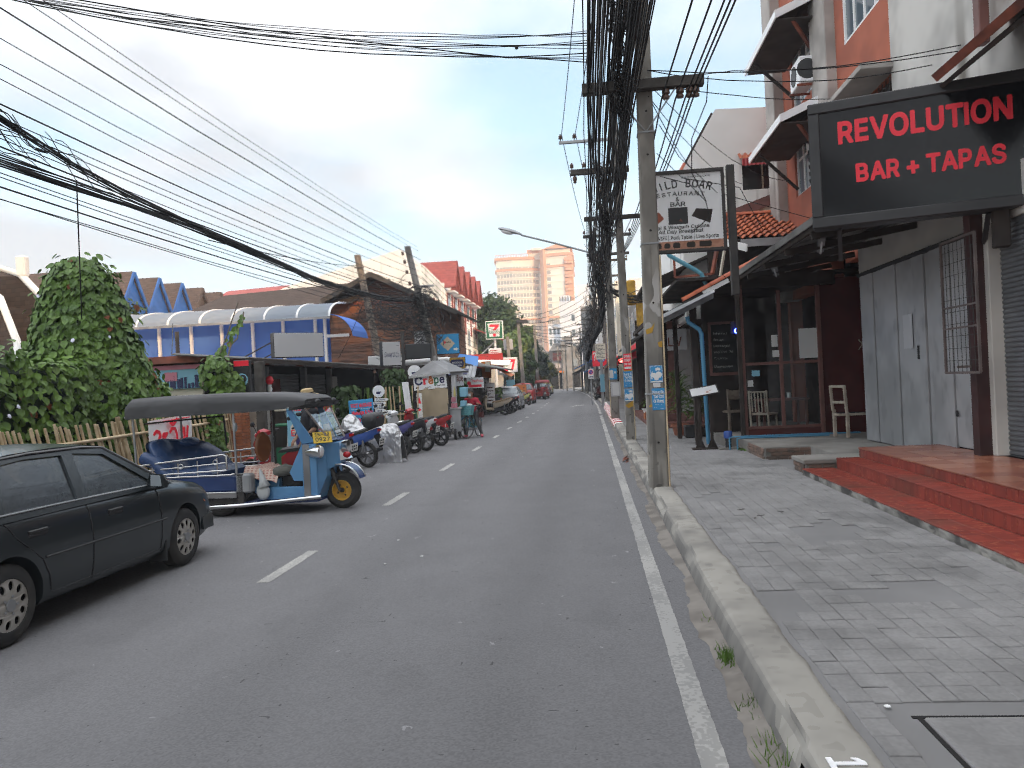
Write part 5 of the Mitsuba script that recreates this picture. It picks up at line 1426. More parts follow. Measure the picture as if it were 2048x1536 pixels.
EB = thing('end_building', 'grey and red shop front closing the view at the bend', 'building')
b = MB(); b.box(-9.0, -4.8, 150, 160, 0, 7.2); b.box(-4.8, -2.9, 149, 160, 0, 9.6); b.box(-2.9, -1.2, 150.5, 160, 0, 8.0); part(EB, 'wall', b, 'm_far_grey')
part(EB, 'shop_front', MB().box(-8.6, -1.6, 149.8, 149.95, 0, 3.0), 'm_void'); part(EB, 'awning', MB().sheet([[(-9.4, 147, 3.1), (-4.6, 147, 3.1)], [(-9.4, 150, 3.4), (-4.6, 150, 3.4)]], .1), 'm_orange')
part(EB, 'balcony', MB().box(-6.6, -4.9, 148.8, 149.9, 5.4, 6.9), 'm_red_paint'); part(EB, 'roof', MB().sheet([[(-7.2, 148, 7.2), (-4.7, 148, 7.2)], [(-6.4, 152, 8.8), (-5.2, 152, 8.8)]], .1), 'm_asbestos')
for i in range(4): w_ = part(EB, 'window', MB().box(-8.6 + 1.8 * i, -7.4 + 1.8 * i, 149.85, 149.97, 4.2, 5.6), 'm_window_pale')
part(EB, 'sign_board', MB().box(-6.2, -4.9, 149.7, 149.8, 4.0, 4.8), 'm_sign_grey')
for i, (x, y, h) in enumerate(((-3.3, 118, 8.2), (-4.3, 130, 8.0), (-2.2, 112, 8.4), (-5.3, 140, 7.6))):
    k = pole(tr(x, y, 0), 'thin grey far pole at the bend of the street, ' + ORD[i] + ' of four', h, .2, .16, False, 'poles at the bend')
    crossarm(k, h - .7, -1.0, 1.0, .13, -.2, (), False); crossarm(k, h - 1.6, -.9, .9, .13, -.2, (), False)
# ---------------------------------------------------------------- left side: bamboo fence, ivy, banner
FE = thing('bamboo_fence', 'leaning bamboo slat fence with two rails behind the blue tuk tuk', 'fence')
sp = [ply(MB().tube([(0, 0, 0), (0.004 * s, 0.0, .75), (0, .012 * s, 1.48)], [.026, .025, .021], 7), True) for s in (-1, 1, 2)]
for i in range(70):
    y = 8.1 + .110 * i
    if 12.85 < y < 13.35 and i % 2: continue
    le = 17 + NR.normal(0, 1.6) if y < 14.6 else 14
    part(FE, 'slat', sp[i % 3], ('m_bamboo', 'm_bamboo', 'm_bamboo_b')[NR.randint(3)], M=tr(-7.5 + NR.normal(0, .012), y + .42, -.03 + NR.normal(0, .012)) @ rot('x', le))
for z in (.62, 1.17):
    part(FE, 'rail', MB().tube(sag_line((-7.46, 8.0, z - .05), (-7.46, 15.6, z + .05), .03, 8, .006, 3), .024, 8), 'm_bamboo', True)
for y in (8.9, 12.1, 15.2):
    part(FE, 'post', MB().cyl((-7.55, y + .2, 0), (-7.55, y - .15, 1.45), .04, 8), 'm_bamboo_b', True)
BA = thing('banner', 'white cloth banner with red Thai lettering hung on the bamboo fence', 'banner', None, frame((-7.40, 12.55, .68), (.08, 1.0, .05), (0, -.16, 1)))
P = [[(x, y, .025 * math.sin(x * 5 + y * 3)) for y in np.linspace(0, .66, 6)] for x in np.linspace(0, 1.25, 12)]
part(BA, 'cloth', MB().sheet(P, .006), 'm_sign_white', True)
b = MB(); st = .028
# the word for "caution" in Thai script, drawn stroke by stroke
ro = [LineString([(.08, .12), (.08, .20), (.12, .24), (.20, .27), (.245, .34), (.22, .40), (.14, .42), (.08, .38)]), LineString([(.08, .12), (.12, .085), (.16, .10), (.15, .15), (.10, .15)])]
a1 = [Point(.36, y).buffer(.034).exterior for y in (.17, .32)] + [LineString([(.395, .17), (.43, .20)]), LineString([(.395, .32), (.43, .35)])]
wo = [LineString([(.54, .12), (.56, .085), (.60, .10), (.60, .14), (.56, .15)]), LineString([(.60, .10), (.70, .10), (.72, .18), (.72, .30), (.67, .41), (.58, .42), (.53, .37)])]
mai = [LineString([(.56, .52), (.60, .49), (.66, .50), (.74, .57)]), Point(.585, .53).buffer(.02).exterior]
ng = [LineString([(.88, .42), (.86, .36), (.91, .34), (.94, .39), (.94, .20), (.90, .10), (.82, .20)]), LineString([(.90, .10), (1.0, .16), (1.06, .40)])]
b.ext(unary_union([g.buffer(st) for g in ro + a1 + wo + mai + ng]), .004, tr(.06, .05, .028))
b.box(.0, 1.22, .61, .625, .02, .03)
part(BA, 'lettering', b, 'm_sign_red', label='red Thai word painted on the white cloth')
BP = thing('brick_pillar', 'small orange brick pillar at the end of the bamboo fence', 'pillar', None, tr(-7.45, 16.05, 0))
part(BP, 'core', MB().box(-.16, .16, -.20, .20, 0, 1.40), 'm_grout')
q1, q2 = ply(MB().rbox(-.175, .175, -.105, .105, 0, .062, .006)), ply(MB().rbox(-.085, .085, -.105, .105, 0, .062, .006))
for r in range(20):
    for s, yy in ((0, -.11), (1, .11)):
        if r % 2: part(BP, 'brick', q1, 'm_brick_orange', M=tr(0, yy, .005 + .07 * r))
        else:
            part(BP, 'brick', q2, 'm_brick_orange', M=tr(-.09, yy, .005 + .07 * r)); part(BP, 'brick', q2, 'm_brick_orange', M=tr(.09, yy, .005 + .07 * r))

lf = A([(0, 0, 0), (.045, -.02, .012), (.07, -.07, .004), (.045, -.125, -.004), (0, -.165, -.03), (-.045, -.125, -.004), (-.07, -.07, .004), (-.045, -.02, .012), (0, -.075, -.012)])
lff = A([[i, i + 1, 8] for i in range(7)] + [[7, 0, 8]])
lply = [ply(MB().add(lf * s, lff)) for s in (.85, 1.0, 1.15)]
IV = thing('ivy', 'dense green ivy smothering a tall mound behind the bamboo fence', 'plant')


def leafM(p, n, s=1.0):
    n = A(n, float) + NR.normal(0, .33, 3) + A([0, 0, .35]); n /= np.linalg.norm(n)
    dn = A([NR.normal(0, .45), NR.normal(0, .45), -1.0]); y = -(dn - n * (dn @ n)); y /= np.linalg.norm(y) + 1e-9
    x = np.cross(y, n); M = np.eye(4); M[:3, 0], M[:3, 1], M[:3, 2] = x * s, y * s, n * s; M[:3, 3] = p
    return M


RT = A([.9952, -.098, 0]) * 0 + A([math.cos(YAW), math.sin(YAW), 0])   # lateral direction of the mound
ND = A([math.sin(YAW) * -1, math.cos(YAW), 0]) * -1
prof = [(0, 1.1), (1.2, 1.15), (1.8, 1.30), (2.15, 1.15), (2.5, .98), (2.9, .82), (3.4, .68), (3.8, .57), (4.05, .44), (4.2, .30), (4.32, .10)]
pz, pr_ = [q[0] for q in prof], [q[1] for q in prof]
C0 = A([-9.10, 13.5, 0])


def mound(u, z):
    r = np.interp(z, pz, pr_) * (1 + .22 * (meshkit.fbm(A([[math.cos(u) * 1.6 + 4, math.sin(u) * 1.6, z * 1.5]]), 3, 3)[0] - .5))
    return C0 + RT * r * math.cos(u) + ND * r * .95 * math.sin(u) + A([0, 0, z]), RT * math.cos(u) + ND * math.sin(u) + A([0, 0, .25 + .5 * (z > 3.9)])


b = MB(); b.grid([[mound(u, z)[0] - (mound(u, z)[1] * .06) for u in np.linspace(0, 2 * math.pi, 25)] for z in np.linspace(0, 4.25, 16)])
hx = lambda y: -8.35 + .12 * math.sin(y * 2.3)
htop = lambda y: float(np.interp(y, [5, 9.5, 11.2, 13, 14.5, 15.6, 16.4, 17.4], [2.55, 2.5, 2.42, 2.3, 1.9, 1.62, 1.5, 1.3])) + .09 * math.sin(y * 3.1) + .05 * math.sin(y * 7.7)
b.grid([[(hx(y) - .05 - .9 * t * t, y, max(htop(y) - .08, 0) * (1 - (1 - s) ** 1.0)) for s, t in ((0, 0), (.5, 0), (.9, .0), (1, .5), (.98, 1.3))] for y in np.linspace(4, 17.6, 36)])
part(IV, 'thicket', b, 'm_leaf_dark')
cand = []
for k in range(7600):
    z = 4.28 * NR.rand() ** .75; u = NR.uniform(-.5, math.pi + .5)
    p, n = mound(u, z); cand.append((p + n * (NR.normal(.0, .035) + (.05 + .16 * NR.rand() if k % 40 == 0 else 0)), n))
for k in range(4600):
    y = NR.uniform(6.0, 17.6); t = NR.rand(); h = htop(y)
    if t < .75: p, n = A([hx(y) + NR.normal(0, .05), y, h * (.25 + .75 * NR.rand())]), A([1, -.25, .25])
    else: p, n = A([hx(y) - .8 * NR.rand(), y, h + NR.normal(0, .05)]), A([.3, -.1, 1])
    cand.append((p, n))
for k in range(900):   # cluster climbing the fence end and the shop corner
    c = [(-7.95, 16.2, 2.2, .34, .42), (-7.8, 16.0, 1.55, .3, .3), (-8.0, 15.6, 1.5, .5, .22), (-7.75, 16.4, 1.9, .3, .35)][k % 4]
    d = NR.normal(0, 1, 3); d /= np.linalg.norm(d)
    cand.append((A(c[:3]) + d * A([c[3], c[3], c[4]]) * NR.uniform(.7, 1.05), d + A([.3, -.5, .2])))
for k in range(200):
    cand.append((A([-7.42 + NR.normal(0, .03), 15.0 + NR.normal(0, .16), NR.uniform(.35, 1.45)]), A([1, -.4, .2])))
for k in range(60):
    t = NR.rand(); cand.append((A([-7.9, 16.2, 2.5]) * (1 - t) + A([-9.2, 20.5, 3.9]) * t + NR.normal(0, .03, 3), A([.5, -1, .2])))
dist = [np.linalg.norm(p) + (8 if p[1] < 8.9 or p[2] < 1.15 else 0) + NR.rand() * 3 for p, n in cand]
order = np.argsort(dist); fol, fol2, fol3 = MB(), MB(), MB()
for r, i in enumerate(order):
    M = leafM(*cand[i], s=NR.uniform(.62, 1.02) * (1.0 if cand[i][0][1] < 16.5 else .9))
    if r < 290: part(IV, 'leaf', lply[r % 3], 'm_leaf' if NR.rand() < .85 else 'm_leaf_light', M=M)
    else:
        u_ = NR.rand(); (fol if u_ < .84 else fol2 if u_ < .988 else fol3).add(lf, lff, M)
part(IV, 'foliage', fol, 'm_leaf', kind='stuff'); part(IV, 'dead_foliage', fol3, 'm_leaf_rust', kind='stuff'); part(IV, 'young_foliage', fol2, 'm_leaf_light', kind='stuff')
b = MB(); b.tube(sag_line((-7.9, 16.3, 2.5), (-9.2, 20.5, 3.95), .25, 9, .04, 4), .022, 5); b.tube(sag_line((-7.95, 16.0, 2.2), (-8.2, 18.0, 3.9), .0, 5, .03, 2), .015, 5)
part(IV, 'stem', b, 'm_bark', True)
fl = MB(); q = [[[0.012 * (1 - t) + .05 * t * t, 0, .07 * t]] for t in np.linspace(0, 1, 4)]
fl.lathe([(.006, 0), (.012, .03), (.03, .06), (.055, .072)], n=10)
fp = ply(fl, True)
for (u, z) in ((2.5, 3.6), (1.7, 1.75), (.6, 2.8), (1.25, 2.75)):
    p, n = mound(u, z); part(IV, 'flower', fp, 'm_flower', M=tr(*(p + n * .05)) @ rot('x', 70) @ np.diag([.7, .7, .7, 1]))
for (y, z) in ((10.3, 1.62), (10.55, 1.55), (10.7, 1.68)): part(IV, 'flower', fp, 'm_flower', M=tr(hx(y) + .10, y, z) @ rot('y', 70) @ np.diag([.65, .65, .65, 1]))

# old roof at far left
OH = thing('old_house', 'old house with steep brown shingle roofs and pale mortar hips at the left edge', 'building')
b = MB(); b.add([(-22, 19.5, 5.5), (-14.6, 18.6, 5.15), (-13.83, 18.2, 4.91), (-12.84, 18.0, 3.94), (-12.5, 17.6, 2.6), (-22, 16.5, 2.6)], [[0, 5, 4], [0, 4, 3], [0, 3, 2], [0, 2, 1]])
part(OH, 'roof', b, 'm_old_roof')
b = MB(); b.add([(-20, 17.6, 4.6), (-14.3, 17.35, 4.68), (-13.46, 17.0, 4.18), (-12.78, 16.6, 3.10), (-12.6, 16.3, 2.3), (-20, 15.8, 2.3)], [[0, 5, 4], [0, 4, 3], [0, 3, 2], [0, 2, 1]])
part(OH, 'roof', b, 'm_old_roof')
part(OH, 'hip_mortar', MB().tube([(-22, 19.5, 5.55), (-14.6, 18.6, 5.2), (-13.83, 18.2, 4.95), (-12.84, 18.0, 3.98), (-12.5, 17.6, 2.65)], .085, 6), 'm_white_dirty', True)
part(OH, 'hip_mortar', MB().tube([(-20, 17.6, 4.65), (-14.3, 17.35, 4.73), (-13.46, 17.0, 4.22), (-12.78, 16.6, 3.14), (-12.6, 16.3, 2.35)], .085, 6), 'm_white_dirty', True)
b = MB(); b.box(-22, -12.7, 17, 22, 0, 2.8); part(OH, 'wall', b, 'm_cream')
k_ = part(OH, 'finial', MB().rbox(-13.9, -13.65, 18.1, 18.3, 4.9, 5.4, .03), 'm_white_dirty')

# ---------------------------------------------------------------- low dark shops on the left
SH = thing('shop_shed', 'low dark shuttered shop with a long black tin roof edge on the left', 'building')
part(SH, 'roof', MB().sheet([[(x, y, 2.52 + (-7.45 - x) * .10 + .015 * math.sin(y * 30)) for y in np.arange(16.7, 31.8, .05)] for x in (-7.45, -8.3, -9.2)], .025), 'm_asbestos')
part(SH, 'eave_board', MB().beam((-7.43, 16.6, 2.47), (-7.43, 31.9, 2.45), .03, .10), 'm_dark_wood')
b = MB()
for y in (18.3, 20.6, 23, 26): b.beam((-7.6, y, 2.42), (-7.6, y + 1.6, 2.42), .05, .04)
part(SH, 'tube_lamp', b, 'm_grey_metal')
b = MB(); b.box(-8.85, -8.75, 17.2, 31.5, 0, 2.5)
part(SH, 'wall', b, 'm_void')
for i, (y0, y1) in enumerate(((17.7, 20.2), (20.6, 23.0), (23.5, 25.4))):
    q = part(SH, 'shutter', MB().box(-8.74, -8.72, y0, y1, .1, 2.25), 'm_roller')
    s_ = ply(MB().hull([(0, yy, z) for yy in (y0, y1) for z in (0, .085)] + [(.02, yy, z) for yy in (y0, y1) for z in (.025, .06)]))
    for r in range(22): part(q, 'slat', s_, 'm_roller', M=tr(-8.72, 0, .12 + .095 * r))
for y in (20.4, 23.25, 25.6): part(SH, 'post', MB().rbox(-8.72, -8.55, y - .08, y + .08, 0, 2.45, .01), 'm_grey_metal')
part(SH, 'door_panel', MB().box(-8.71, -8.69, 25.75, 26.6, 0, 2.2), 'm_grey_wall')
b = MB(); b.box(-22, -8.75, 17.15, 17.25, 0, 2.42); part(SH, 'end_wall', b, 'm_cream')
b = MB(); b.box(-22, -8.62, 16.9, 32, 2.50, 2.66); part(SH, 'brown_eave', b, 'm_rust', label='dull brown eave of the end wall facing the ivy')
b = MB(); b.box(-9.95, -8.75, 17.08, 17.12, 1.92, 2.45); P0 = part(SH, 'picture_board', b, 'm_pale_blue')
b = MB(); b.box(-9.95, -8.75, 17.06, 17.079, 2.36, 2.46); b.box(-9.6, -9.3, 17.06, 17.079, 2.1, 2.3); part(P0, 'pink_band', b, 'm_pink')
b = MB()
for i in range(14): b.box(-9.9 + .085 * i, -9.86 + .085 * i + .05 * NR.rand(), 17.06, 17.079, 1.93, 2.0 + .28 * NR.rand())
part(P0, 'silhouette', b, 'm_navy')
b = MB()
for x in np.arange(-8.3, -7.5, .085): pass
PF = thing('picket_fence', 'short white picket fence in front of the dark shutters', 'fence')
pk = ply(MB().rbox(-.012, .012, -.03, .03, 0, .72, .004))
for i in range(20): part(PF, 'picket', pk, 'm_white_dirty', M=tr(-6.75, 18.6 + .13 * i, 0))
for z in (.2, .55): part(PF, 'rail', MB().beam((-6.77, 18.5, z), (-6.77, 21.3, z), .02, .05), 'm_white_dirty')
k = thing('sign', 'black box sign with a white emblem at the corner of the dark shop', 'sign', None, FS(-7.72, 16.55, 1.72))
part(k, 'case', MB().rbox(0, .36, 0, .75, -.12, 0, .01), 'm_trim'); part(k, 'red_top', MB().box(.01, .35, .62, .74, 0, .004), 'm_sign_red')
b = MB(); b.ext(Point(.18, .32).buffer(.14, 12).difference(Point(.2, .34).buffer(.09, 12)), .004); b.ext(fit_text('S', .13, .23, .25, .14), .004); part(k, 'emblem', b, 'm_pale_blue')
k = thing('counter', 'pale rusty counter cabinet under the shop sign', 'cabinet', None, tr(-7.55, 16.9, 0))
part(k, 'body', MB().rbox(-.2, .35, -.25, .3, 0, 1.65, .015), 'm_grey_wall'); b = MB(); b.box(-.15, .0, -.257, -.25, 1.0, 1.6); b.box(.08, .3, -.257, -.25, 1.0, 1.6); part(k, 'door', b, 'm_pale_wood')
k = thing('box', 'plain cream carton on the counter beside the dark shop', 'box', None, tr(-6.95, 17.3, 0)); part(k, 'stand', MB().rbox(-.18, .2, -.2, .2, 0, 1.3, .01), 'm_dark_wood'); part(k, 'carton', MB().rbox(-.18, .2, -.2, .2, 1.3, 1.72, .02), 'm_cream')
k = thing('lantern', 'red and white hanging lantern under the black roof edge', 'lantern', None, tr(-7.75, 18.55, 1.95) @ np.diag([.8, .8, .8, 1]))
part(k, 'shade', MB().lathe([(.0, .25), (.08, .22), (.13, .1), (.08, .0), (.05, -.02)], n=14), 'm_sign_red', 40); part(k, 'tassel', MB().lathe([(.05, -.02), (.07, -.15), (.05, -.3), (0, -.3)], n=12), 'm_sign_white', 40)
k = thing('hanging_cloth', 'dark red cloth hung in the shop front below the lantern', 'cloth'); part(k, 'cloth', MB().sheet([[(-8.55 + .03 * math.sin(t * 9), 20.35 + .8 * t, z) for t in np.linspace(0, 1, 14)] for z in (.7, 1.4, 2.1)], .01), 'm_red_paint', True)
# advert banners behind the tuk tuk
for i, (x, y, w, h, m1, m2, lb) in enumerate(((-6.35, 16.0, .52, 1.5, 'm_pale_blue', 'm_cream', 'tall blue advert banner with a pale figure behind the tuk tuk'), (-5.80, 16.1, .45, 1.45, 'm_leaf_light', 'm_pale_blue', 'green edged advert banner seen behind the windscreen'))):
    k = thing('advert_banner', lb, 'banner', None, FS(x, y, .12))
    part(k, 'sheet', MB().box(0, w, 0, h, -.01, 0), m1)
    b = MB(); b.ext(Point(w * .4, h * .55).buffer(.14, 6), .003); b.ext(Polygon([(.05, .1), (w - .05, .1), (w * .8, .5), (w * .5, .75), (.08, .55)]), .003); part(k, 'picture', b, m2)
    b = MB(); b.ext(fit_text('MASSAGE', .05, w - .04, h - .30, .12), .004); b.ext(fit_text('EST.', .08, w - .1, h * .45, .13), .004); part(k, 'lettering', b, 'm_sign_red')
    b = MB(); b.ext(fit_text('Farm', .08, w * .7, h - .12, .08), .004); part(k, 'heading', b, 'm_white')
k = thing('timber_post', 'dark weathered timber post beside the brick pillar', 'post'); part(k, 'shaft', MB().rbox(-7.02, -6.84, 16.0, 16.18, 0, 2.4, .015), 'm_grey_wood')
k = thing('green_cabinet', 'small dark green cabinet in the shadow behind the red motorbike', 'cabinet'); part(k, 'body', MB().rbox(-6.78, -6.42, 16.3, 16.7, .0, 1.05, .02), 'm_green'); part(k, 'glass', MB().box(-6.74, -6.46, 16.29, 16.3, .55, 1.0), 'm_glass_dark')

# signs above the shed roof


def box_sign(name, label, M, w, h, d, face, case='m_trim'):
    k = thing(name, label, 'sign', None, M)
    part(k, 'case', MB().rbox(0, w, 0, h, -d, -.004, .012), case); part(k, 'face', MB().rbox(.015, w - .015, .015, h - .015, -.006, .006, .004), face)
    return k


ML = lambda x, y, z, a: frame((x, y, z), (math.cos(math.radians(a)), math.sin(math.radians(a)), 0), (0, 0, 1))
k = box_sign('blank_sign', 'blank pale grey box sign standing on the black shop roof', ML(-7.95, 19.4, 2.62, 42), 1.35, .64, .24, 'm_sign_grey'); part(k, 'stay', MB().beam((-.9, -.1, -.5), (0, .4, -.2), .03), 'm_dark_steel')
k = box_sign('cafe_sign', 'tilted grey box sign with dark handwritten lettering over the shop roof', ML(-6.35, 24.0, 2.40, 38), .62, .76, .24, 'm_sign_grey')
b = MB(); b.ext(affinity.skew(fit_text('Sweet & Co', .06, .56, .27, .16, False), 14), .004, tr(0, 0, .006)); b.ext(fit_text('cafe', .47, .57, .62, .03), .003, tr(0, 0, .006)); part(k, 'lettering', b, 'm_navy')
k = box_sign('black_sign', 'blank black sign board with its steel frame left of the blue sign', FS(-6.1, 26.0, 2.65), .88, .50, .12, 'm_trim'); b = MB(); b.beam((-.08, -.4, -.05), (-.08, .95, -.05), .10); b.beam((-.08, .72, -.05), (.9, .74, -.05), .03); b.beam((0, .5, -.05), (.2, .73, -.05), .02); b.beam((.5, .5, -.05), (.75, .73, -.05), .02); part(k, 'frame', b, 'm_dark_steel')
k = box_sign('blue_sign', 'bright blue sign with a pale star shape and white arrow', FS(-5.29, 27.4, 2.80), .82, .72, .06, 'm_sign_blue')
st_ = [Polygon([(.40 + r * math.cos(t), .37 + r * .95 * math.sin(t)) for t, r in [(i * math.pi / 8 + .0, (.27, .20, .20, .20)[i % 4]) for i in range(16)]])]
b = MB(); b.ext(st_[0], .004, tr(0, 0, .006)); part(k, 'star', b, 'm_scoot_beige')
b = MB(); b.ext(fit_text('Rose Room', .33, .52, .40, .05), .003, tr(0, 0, .010)); b.ext(fit_text('- - - - -', .30, .52, .30, .02), .003, tr(0, 0, .010)); part(k, 'lettering', b, 'm_grey_wood')
b = MB(); b.ext(Point(.29, .42).buffer(.045), .004, tr(0, 0, .010)); part(k, 'dot', b, 'm_sign_red')
b = MB(); b.ext(Polygon([(.60, .13), (.69, .13), (.69, .09), (.78, .165), (.69, .24), (.69, .20), (.60, .20)]), .004, tr(0, 0, .006)); b.ext(Point(.06, .17).buffer(.025), .004, tr(0, 0, .006)); part(k, 'arrow', b, 'm_white')
k = box_sign('white_sign', 'small white sign with faint lettering behind the black sign', FS(-6.22, 28, 3.24), .56, .48, .04, 'm_sign_white'); b = MB()
for i in range(3): b.ext(sbox(.08, .12 + .11 * i, .40 - .05 * i, .145 + .11 * i), .003, tr(0, 0, .006))
b.ext(Polygon([(.46, .14), (.5, .2), (.44, .26), (.52, .3), (.5, .12)]), .003, tr(0, 0, .006)); part(k, 'lettering', b, 'm_grey_wood')
k = box_sign('dark_sign', 'dark board sign with pale lettering and an ochre border under the blue sign', FS(-5.0, 28.2, 2.28), .58, .42, .05, 'm_ochre'); b = MB(); b.ext(Polygon([(.03, .12), (.08, .05), (.48, .05), (.55, .2), (.48, .34), (.08, .34), (.03, .28)]), .004, tr(0, 0, .006)); part(k, 'panel', b, 'm_navy')
b = MB(); b.ext(fit_text('MASSAGE', .10, .46, .20, .06), .004, tr(0, 0, .01)); b.ext(fit_text('thai spa', .12, .44, .11, .045), .004, tr(0, 0, .01)); part(k, 'lettering', b, 'm_white')
part(k, 'awning', MB().sheet([[(-.1, -.22, .5), (.7, -.22, .5)], [(-.1, -.02, .02), (.7, -.02, .02)]], .02), 'm_navy')
b = MB(); b.tube([(-6.9, 29, 2.62), (-5.2, 29.0, 2.66), (-4.55, 28.6, 2.45)], .11, 10); solo('air_duct', b, 'm_white_dirty', 'fat white duct pipe running under the blue sign', 'duct', smooth=True)
b = MB(); b.rbox(-8.3, -7.0, 29.2, 29.6, 2.55, 2.95, .02); b.rbox(-6.9, -5.7, 30.5, 30.7, 2.55, 2.75, .02); solo('water_tank', b, 'm_white_dirty', 'pale sheet metal casing on the roof behind the leaning pole', 'casing')


def cup_sign(x, y, z, r, label):
    k = thing('cup_sign', label, 'sign', None, FS(x, y, z))
    b = MB(); b.ext(Point(0, 0).buffer(r, 20), .03, tr(0, 0, -.03)); part(k, 'disc', b, 'm_sign_white')
    b = MB(); b.ext(Polygon([(-.42 * r, -.05 * r), (.38 * r, -.05 * r), (.28 * r, -.36 * r), (.1 * r, -.46 * r), (-.16 * r, -.46 * r), (-.34 * r, -.36 * r)]), .004); b.ext(Point(.42 * r, -.18 * r).buffer(.13 * r).difference(Point(.42 * r, -.18 * r).buffer(.08 * r)), .004); part(k, 'cup', b, 'm_navy')
    b = MB(); b.ext(LineString([(0, .02 * r), (.08 * r, .16 * r), (-.03 * r, .3 * r)]).buffer(.02 * r), .003); b.ext(fit_text('coffee', -.4 * r, .4 * r, -.72 * r, .12 * r, False), .003); part(k, 'steam', b, 'm_pale_blue')
    return k


cup_sign(-5.44, 24.3, 2.18, .21, 'round white coffee cup sign left of the crepe cart roof')
k = cup_sign(-5.72, 21.0, 1.63, .165, 'round white coffee cup sign on top of the white direction boards')
DS = thing('direction_sign', 'stack of white arrow boards on a post below the round cup sign', 'sign', None, FS(-5.72, 21.0, 0))
part(DS, 'post', MB().rbox(-.02, .02, 0, 1.46, -.06, -.03, .003), 'm_dark_steel')
for i, (xa, xb) in enumerate(((-.12, .22), (-.18, .15), (-.18, .15), (-.12, .12), (-.12, .12))):
    z = 1.36 - .098 * i
    q = MB(); q.ext(Polygon([(xa, z), (xb, z), (xb + .05, z + .04), (xb, z + .08), (xa, z + .08)]), .02, tr(0, 0, -.02)); w_ = part(DS, 'board', q, 'm_white_dirty')
    q = MB(); q.ext(fit_text(('Coffee', 'Breakfast', 'Smoothie', 'Bakery', 'Wi-Fi')[i], xa + .05, xb - .04, z + .022, .035), .003); part(w_, 'lettering', q, 'm_navy')
for i in range(2): part(DS, 'board', MB().rbox(.16, .34, .88 + .13 * i, .98 + .13 * i, -.02, 0, .01), 'm_white_dirty')
FB = thing('massage_board', 'bright blue standing board with red FOOT MASSAGE lettering', 'sign', None, frame((-6.36, 20.4, .62), (.995, .07, .05), (-.05, .05, 1)))
part(FB, 'panel', MB().rbox(0, .66, 0, .80, -.03, 0, .01), 'm_sign_blue')
b = MB()
for i, (t, x0, x1) in enumerate((('FOOT MASSAGE', .06, .62), ('Massage & Spa', .07, .63), ('1hr. 200 B', .2, .56))): b.ext(fit_text(t, x0, x1, .60 - .19 * i, .10, True, .03), .004)
part(FB, 'lettering', b, 'm_sign_red'); b = MB(); b.ext(sbox(.06, .55, .60, .56), .003); part(FB, 'underline', b, 'm_white')
b = MB(); b.beam((.05, -.62, -.02), (.05, 0, -.02), .03); b.beam((.6, -.62, -.02), (.6, 0, -.02), .03); part(FB, 'leg', b, 'm_dark_steel')
# plants and screen beside the coffee stall
k = thing('bamboo_screen', 'olive bamboo screen with grass behind the direction boards', 'screen'); pt = ply(MB().cyl((0, 0, 0), (.02, 0, 1.75), .022, 6), True)
for i in range(34): part(k, 'cane', pt, ('m_leaf_light', 'm_bamboo_b', 'm_leaf_tree')[NR.randint(3)], M=tr(-7.1 + .055 * i, 23.6 + NR.normal(0, .03), 0) @ rot('y', NR.normal(0, 4)))
part(k, 'rail', MB().beam((-7.2, 23.55, .9), (-5.2, 23.55, .9), .04), 'm_bamboo_b')
k = thing('white_pillar', 'white boxed pillar leaning beside the crepe cart', 'pillar'); part(k, 'shaft', MB().hull([(-5.36 + a_, 22.6 + c_, z_) for z_, s_ in ((0, .07), (1.86, 0)) for a_ in (-.07 + s_ * 2.4, .09 + s_ * 2.4) for c_ in (-.07, .07)]), 'm_sign_white'); part(k, 'base', MB().rbox(-5.75, -5.05, 22.4, 22.9, 0, .72, .02), 'm_white_dirty')
k = thing('garden_hose', 'green hose looped over the white pillar', 'hose'); part(k, 'hose', MB().tube([(-5.3, 22.3, .9), (-5.15, 22.3, 1.02), (-5.0, 22.3, .95), (-4.95, 22.3, .6), (-5.05, 22.3, .3)], .022, 6), 'm_green', True)
k = thing('flower_pole', 'narrow white advert panel with red dots at the left of the crepe cart', 'panel', None, FS(-5.25, 23.6, .2)); part(k, 'panel', MB().rbox(0, .16, 0, 1.3, -.02, 0, .01), 'm_white'); b = MB(); b.ext(Polygon([(.02, 1.0), (.14, .98), (.08, 1.2)]), .003); b.ext(Point(.08, .8).buffer(.04), .003); part(k, 'mark', b, 'm_sign_red')
for i, (x, y, h, m_, lb) in enumerate(((-7.2, 22.8, 1.7, 'm_leaf_tree', 'dark shrub in the shade of the shop roof'), (-6.3, 25.2, 2.2, 'm_leaf_tree', 'tall leafy plant reaching the shop roof beside the coffee stall'), (-4.75, 29.5, 1.7, 'm_leaf_tree', 'dark conical shrub to the right of the crepe cart'), (-5.6, 46, 1.3, 'm_leaf_light', 'pale flowering bush beside the silver car'))):
    k = thing('shrub', lb, 'shrub', None, tr(x, y, 0)); b = MB()
    for j in range(700):
        t = NR.rand(); r = (.42 if i != 2 else .5 * (1.15 - t)) * NR.rand() ** .5; an = NR.rand() * 6.28
        b.add(lf * (1.0 if i < 3 else 1.7), lff, leafM((r * math.cos(an), r * math.sin(an) - .1, .15 + h * t), (math.cos(an), math.sin(an), .3)))
    part(k, 'leaves', b, m_); part(k, 'stem', MB().tube([(0, 0, 0), (.03, 0, h * .8)], .025, 6), 'm_bark')
    if i == 3:
        b = MB()
        for j in range(60): an = NR.rand() * 6.28; b.ball((.5 * math.cos(an) * NR.rand() ** .5, -.35 + .2 * NR.rand(), .3 + NR.rand() * 1.0), .05, 1)
        part(k, 'flowers', b, 'm_scoot_beige')

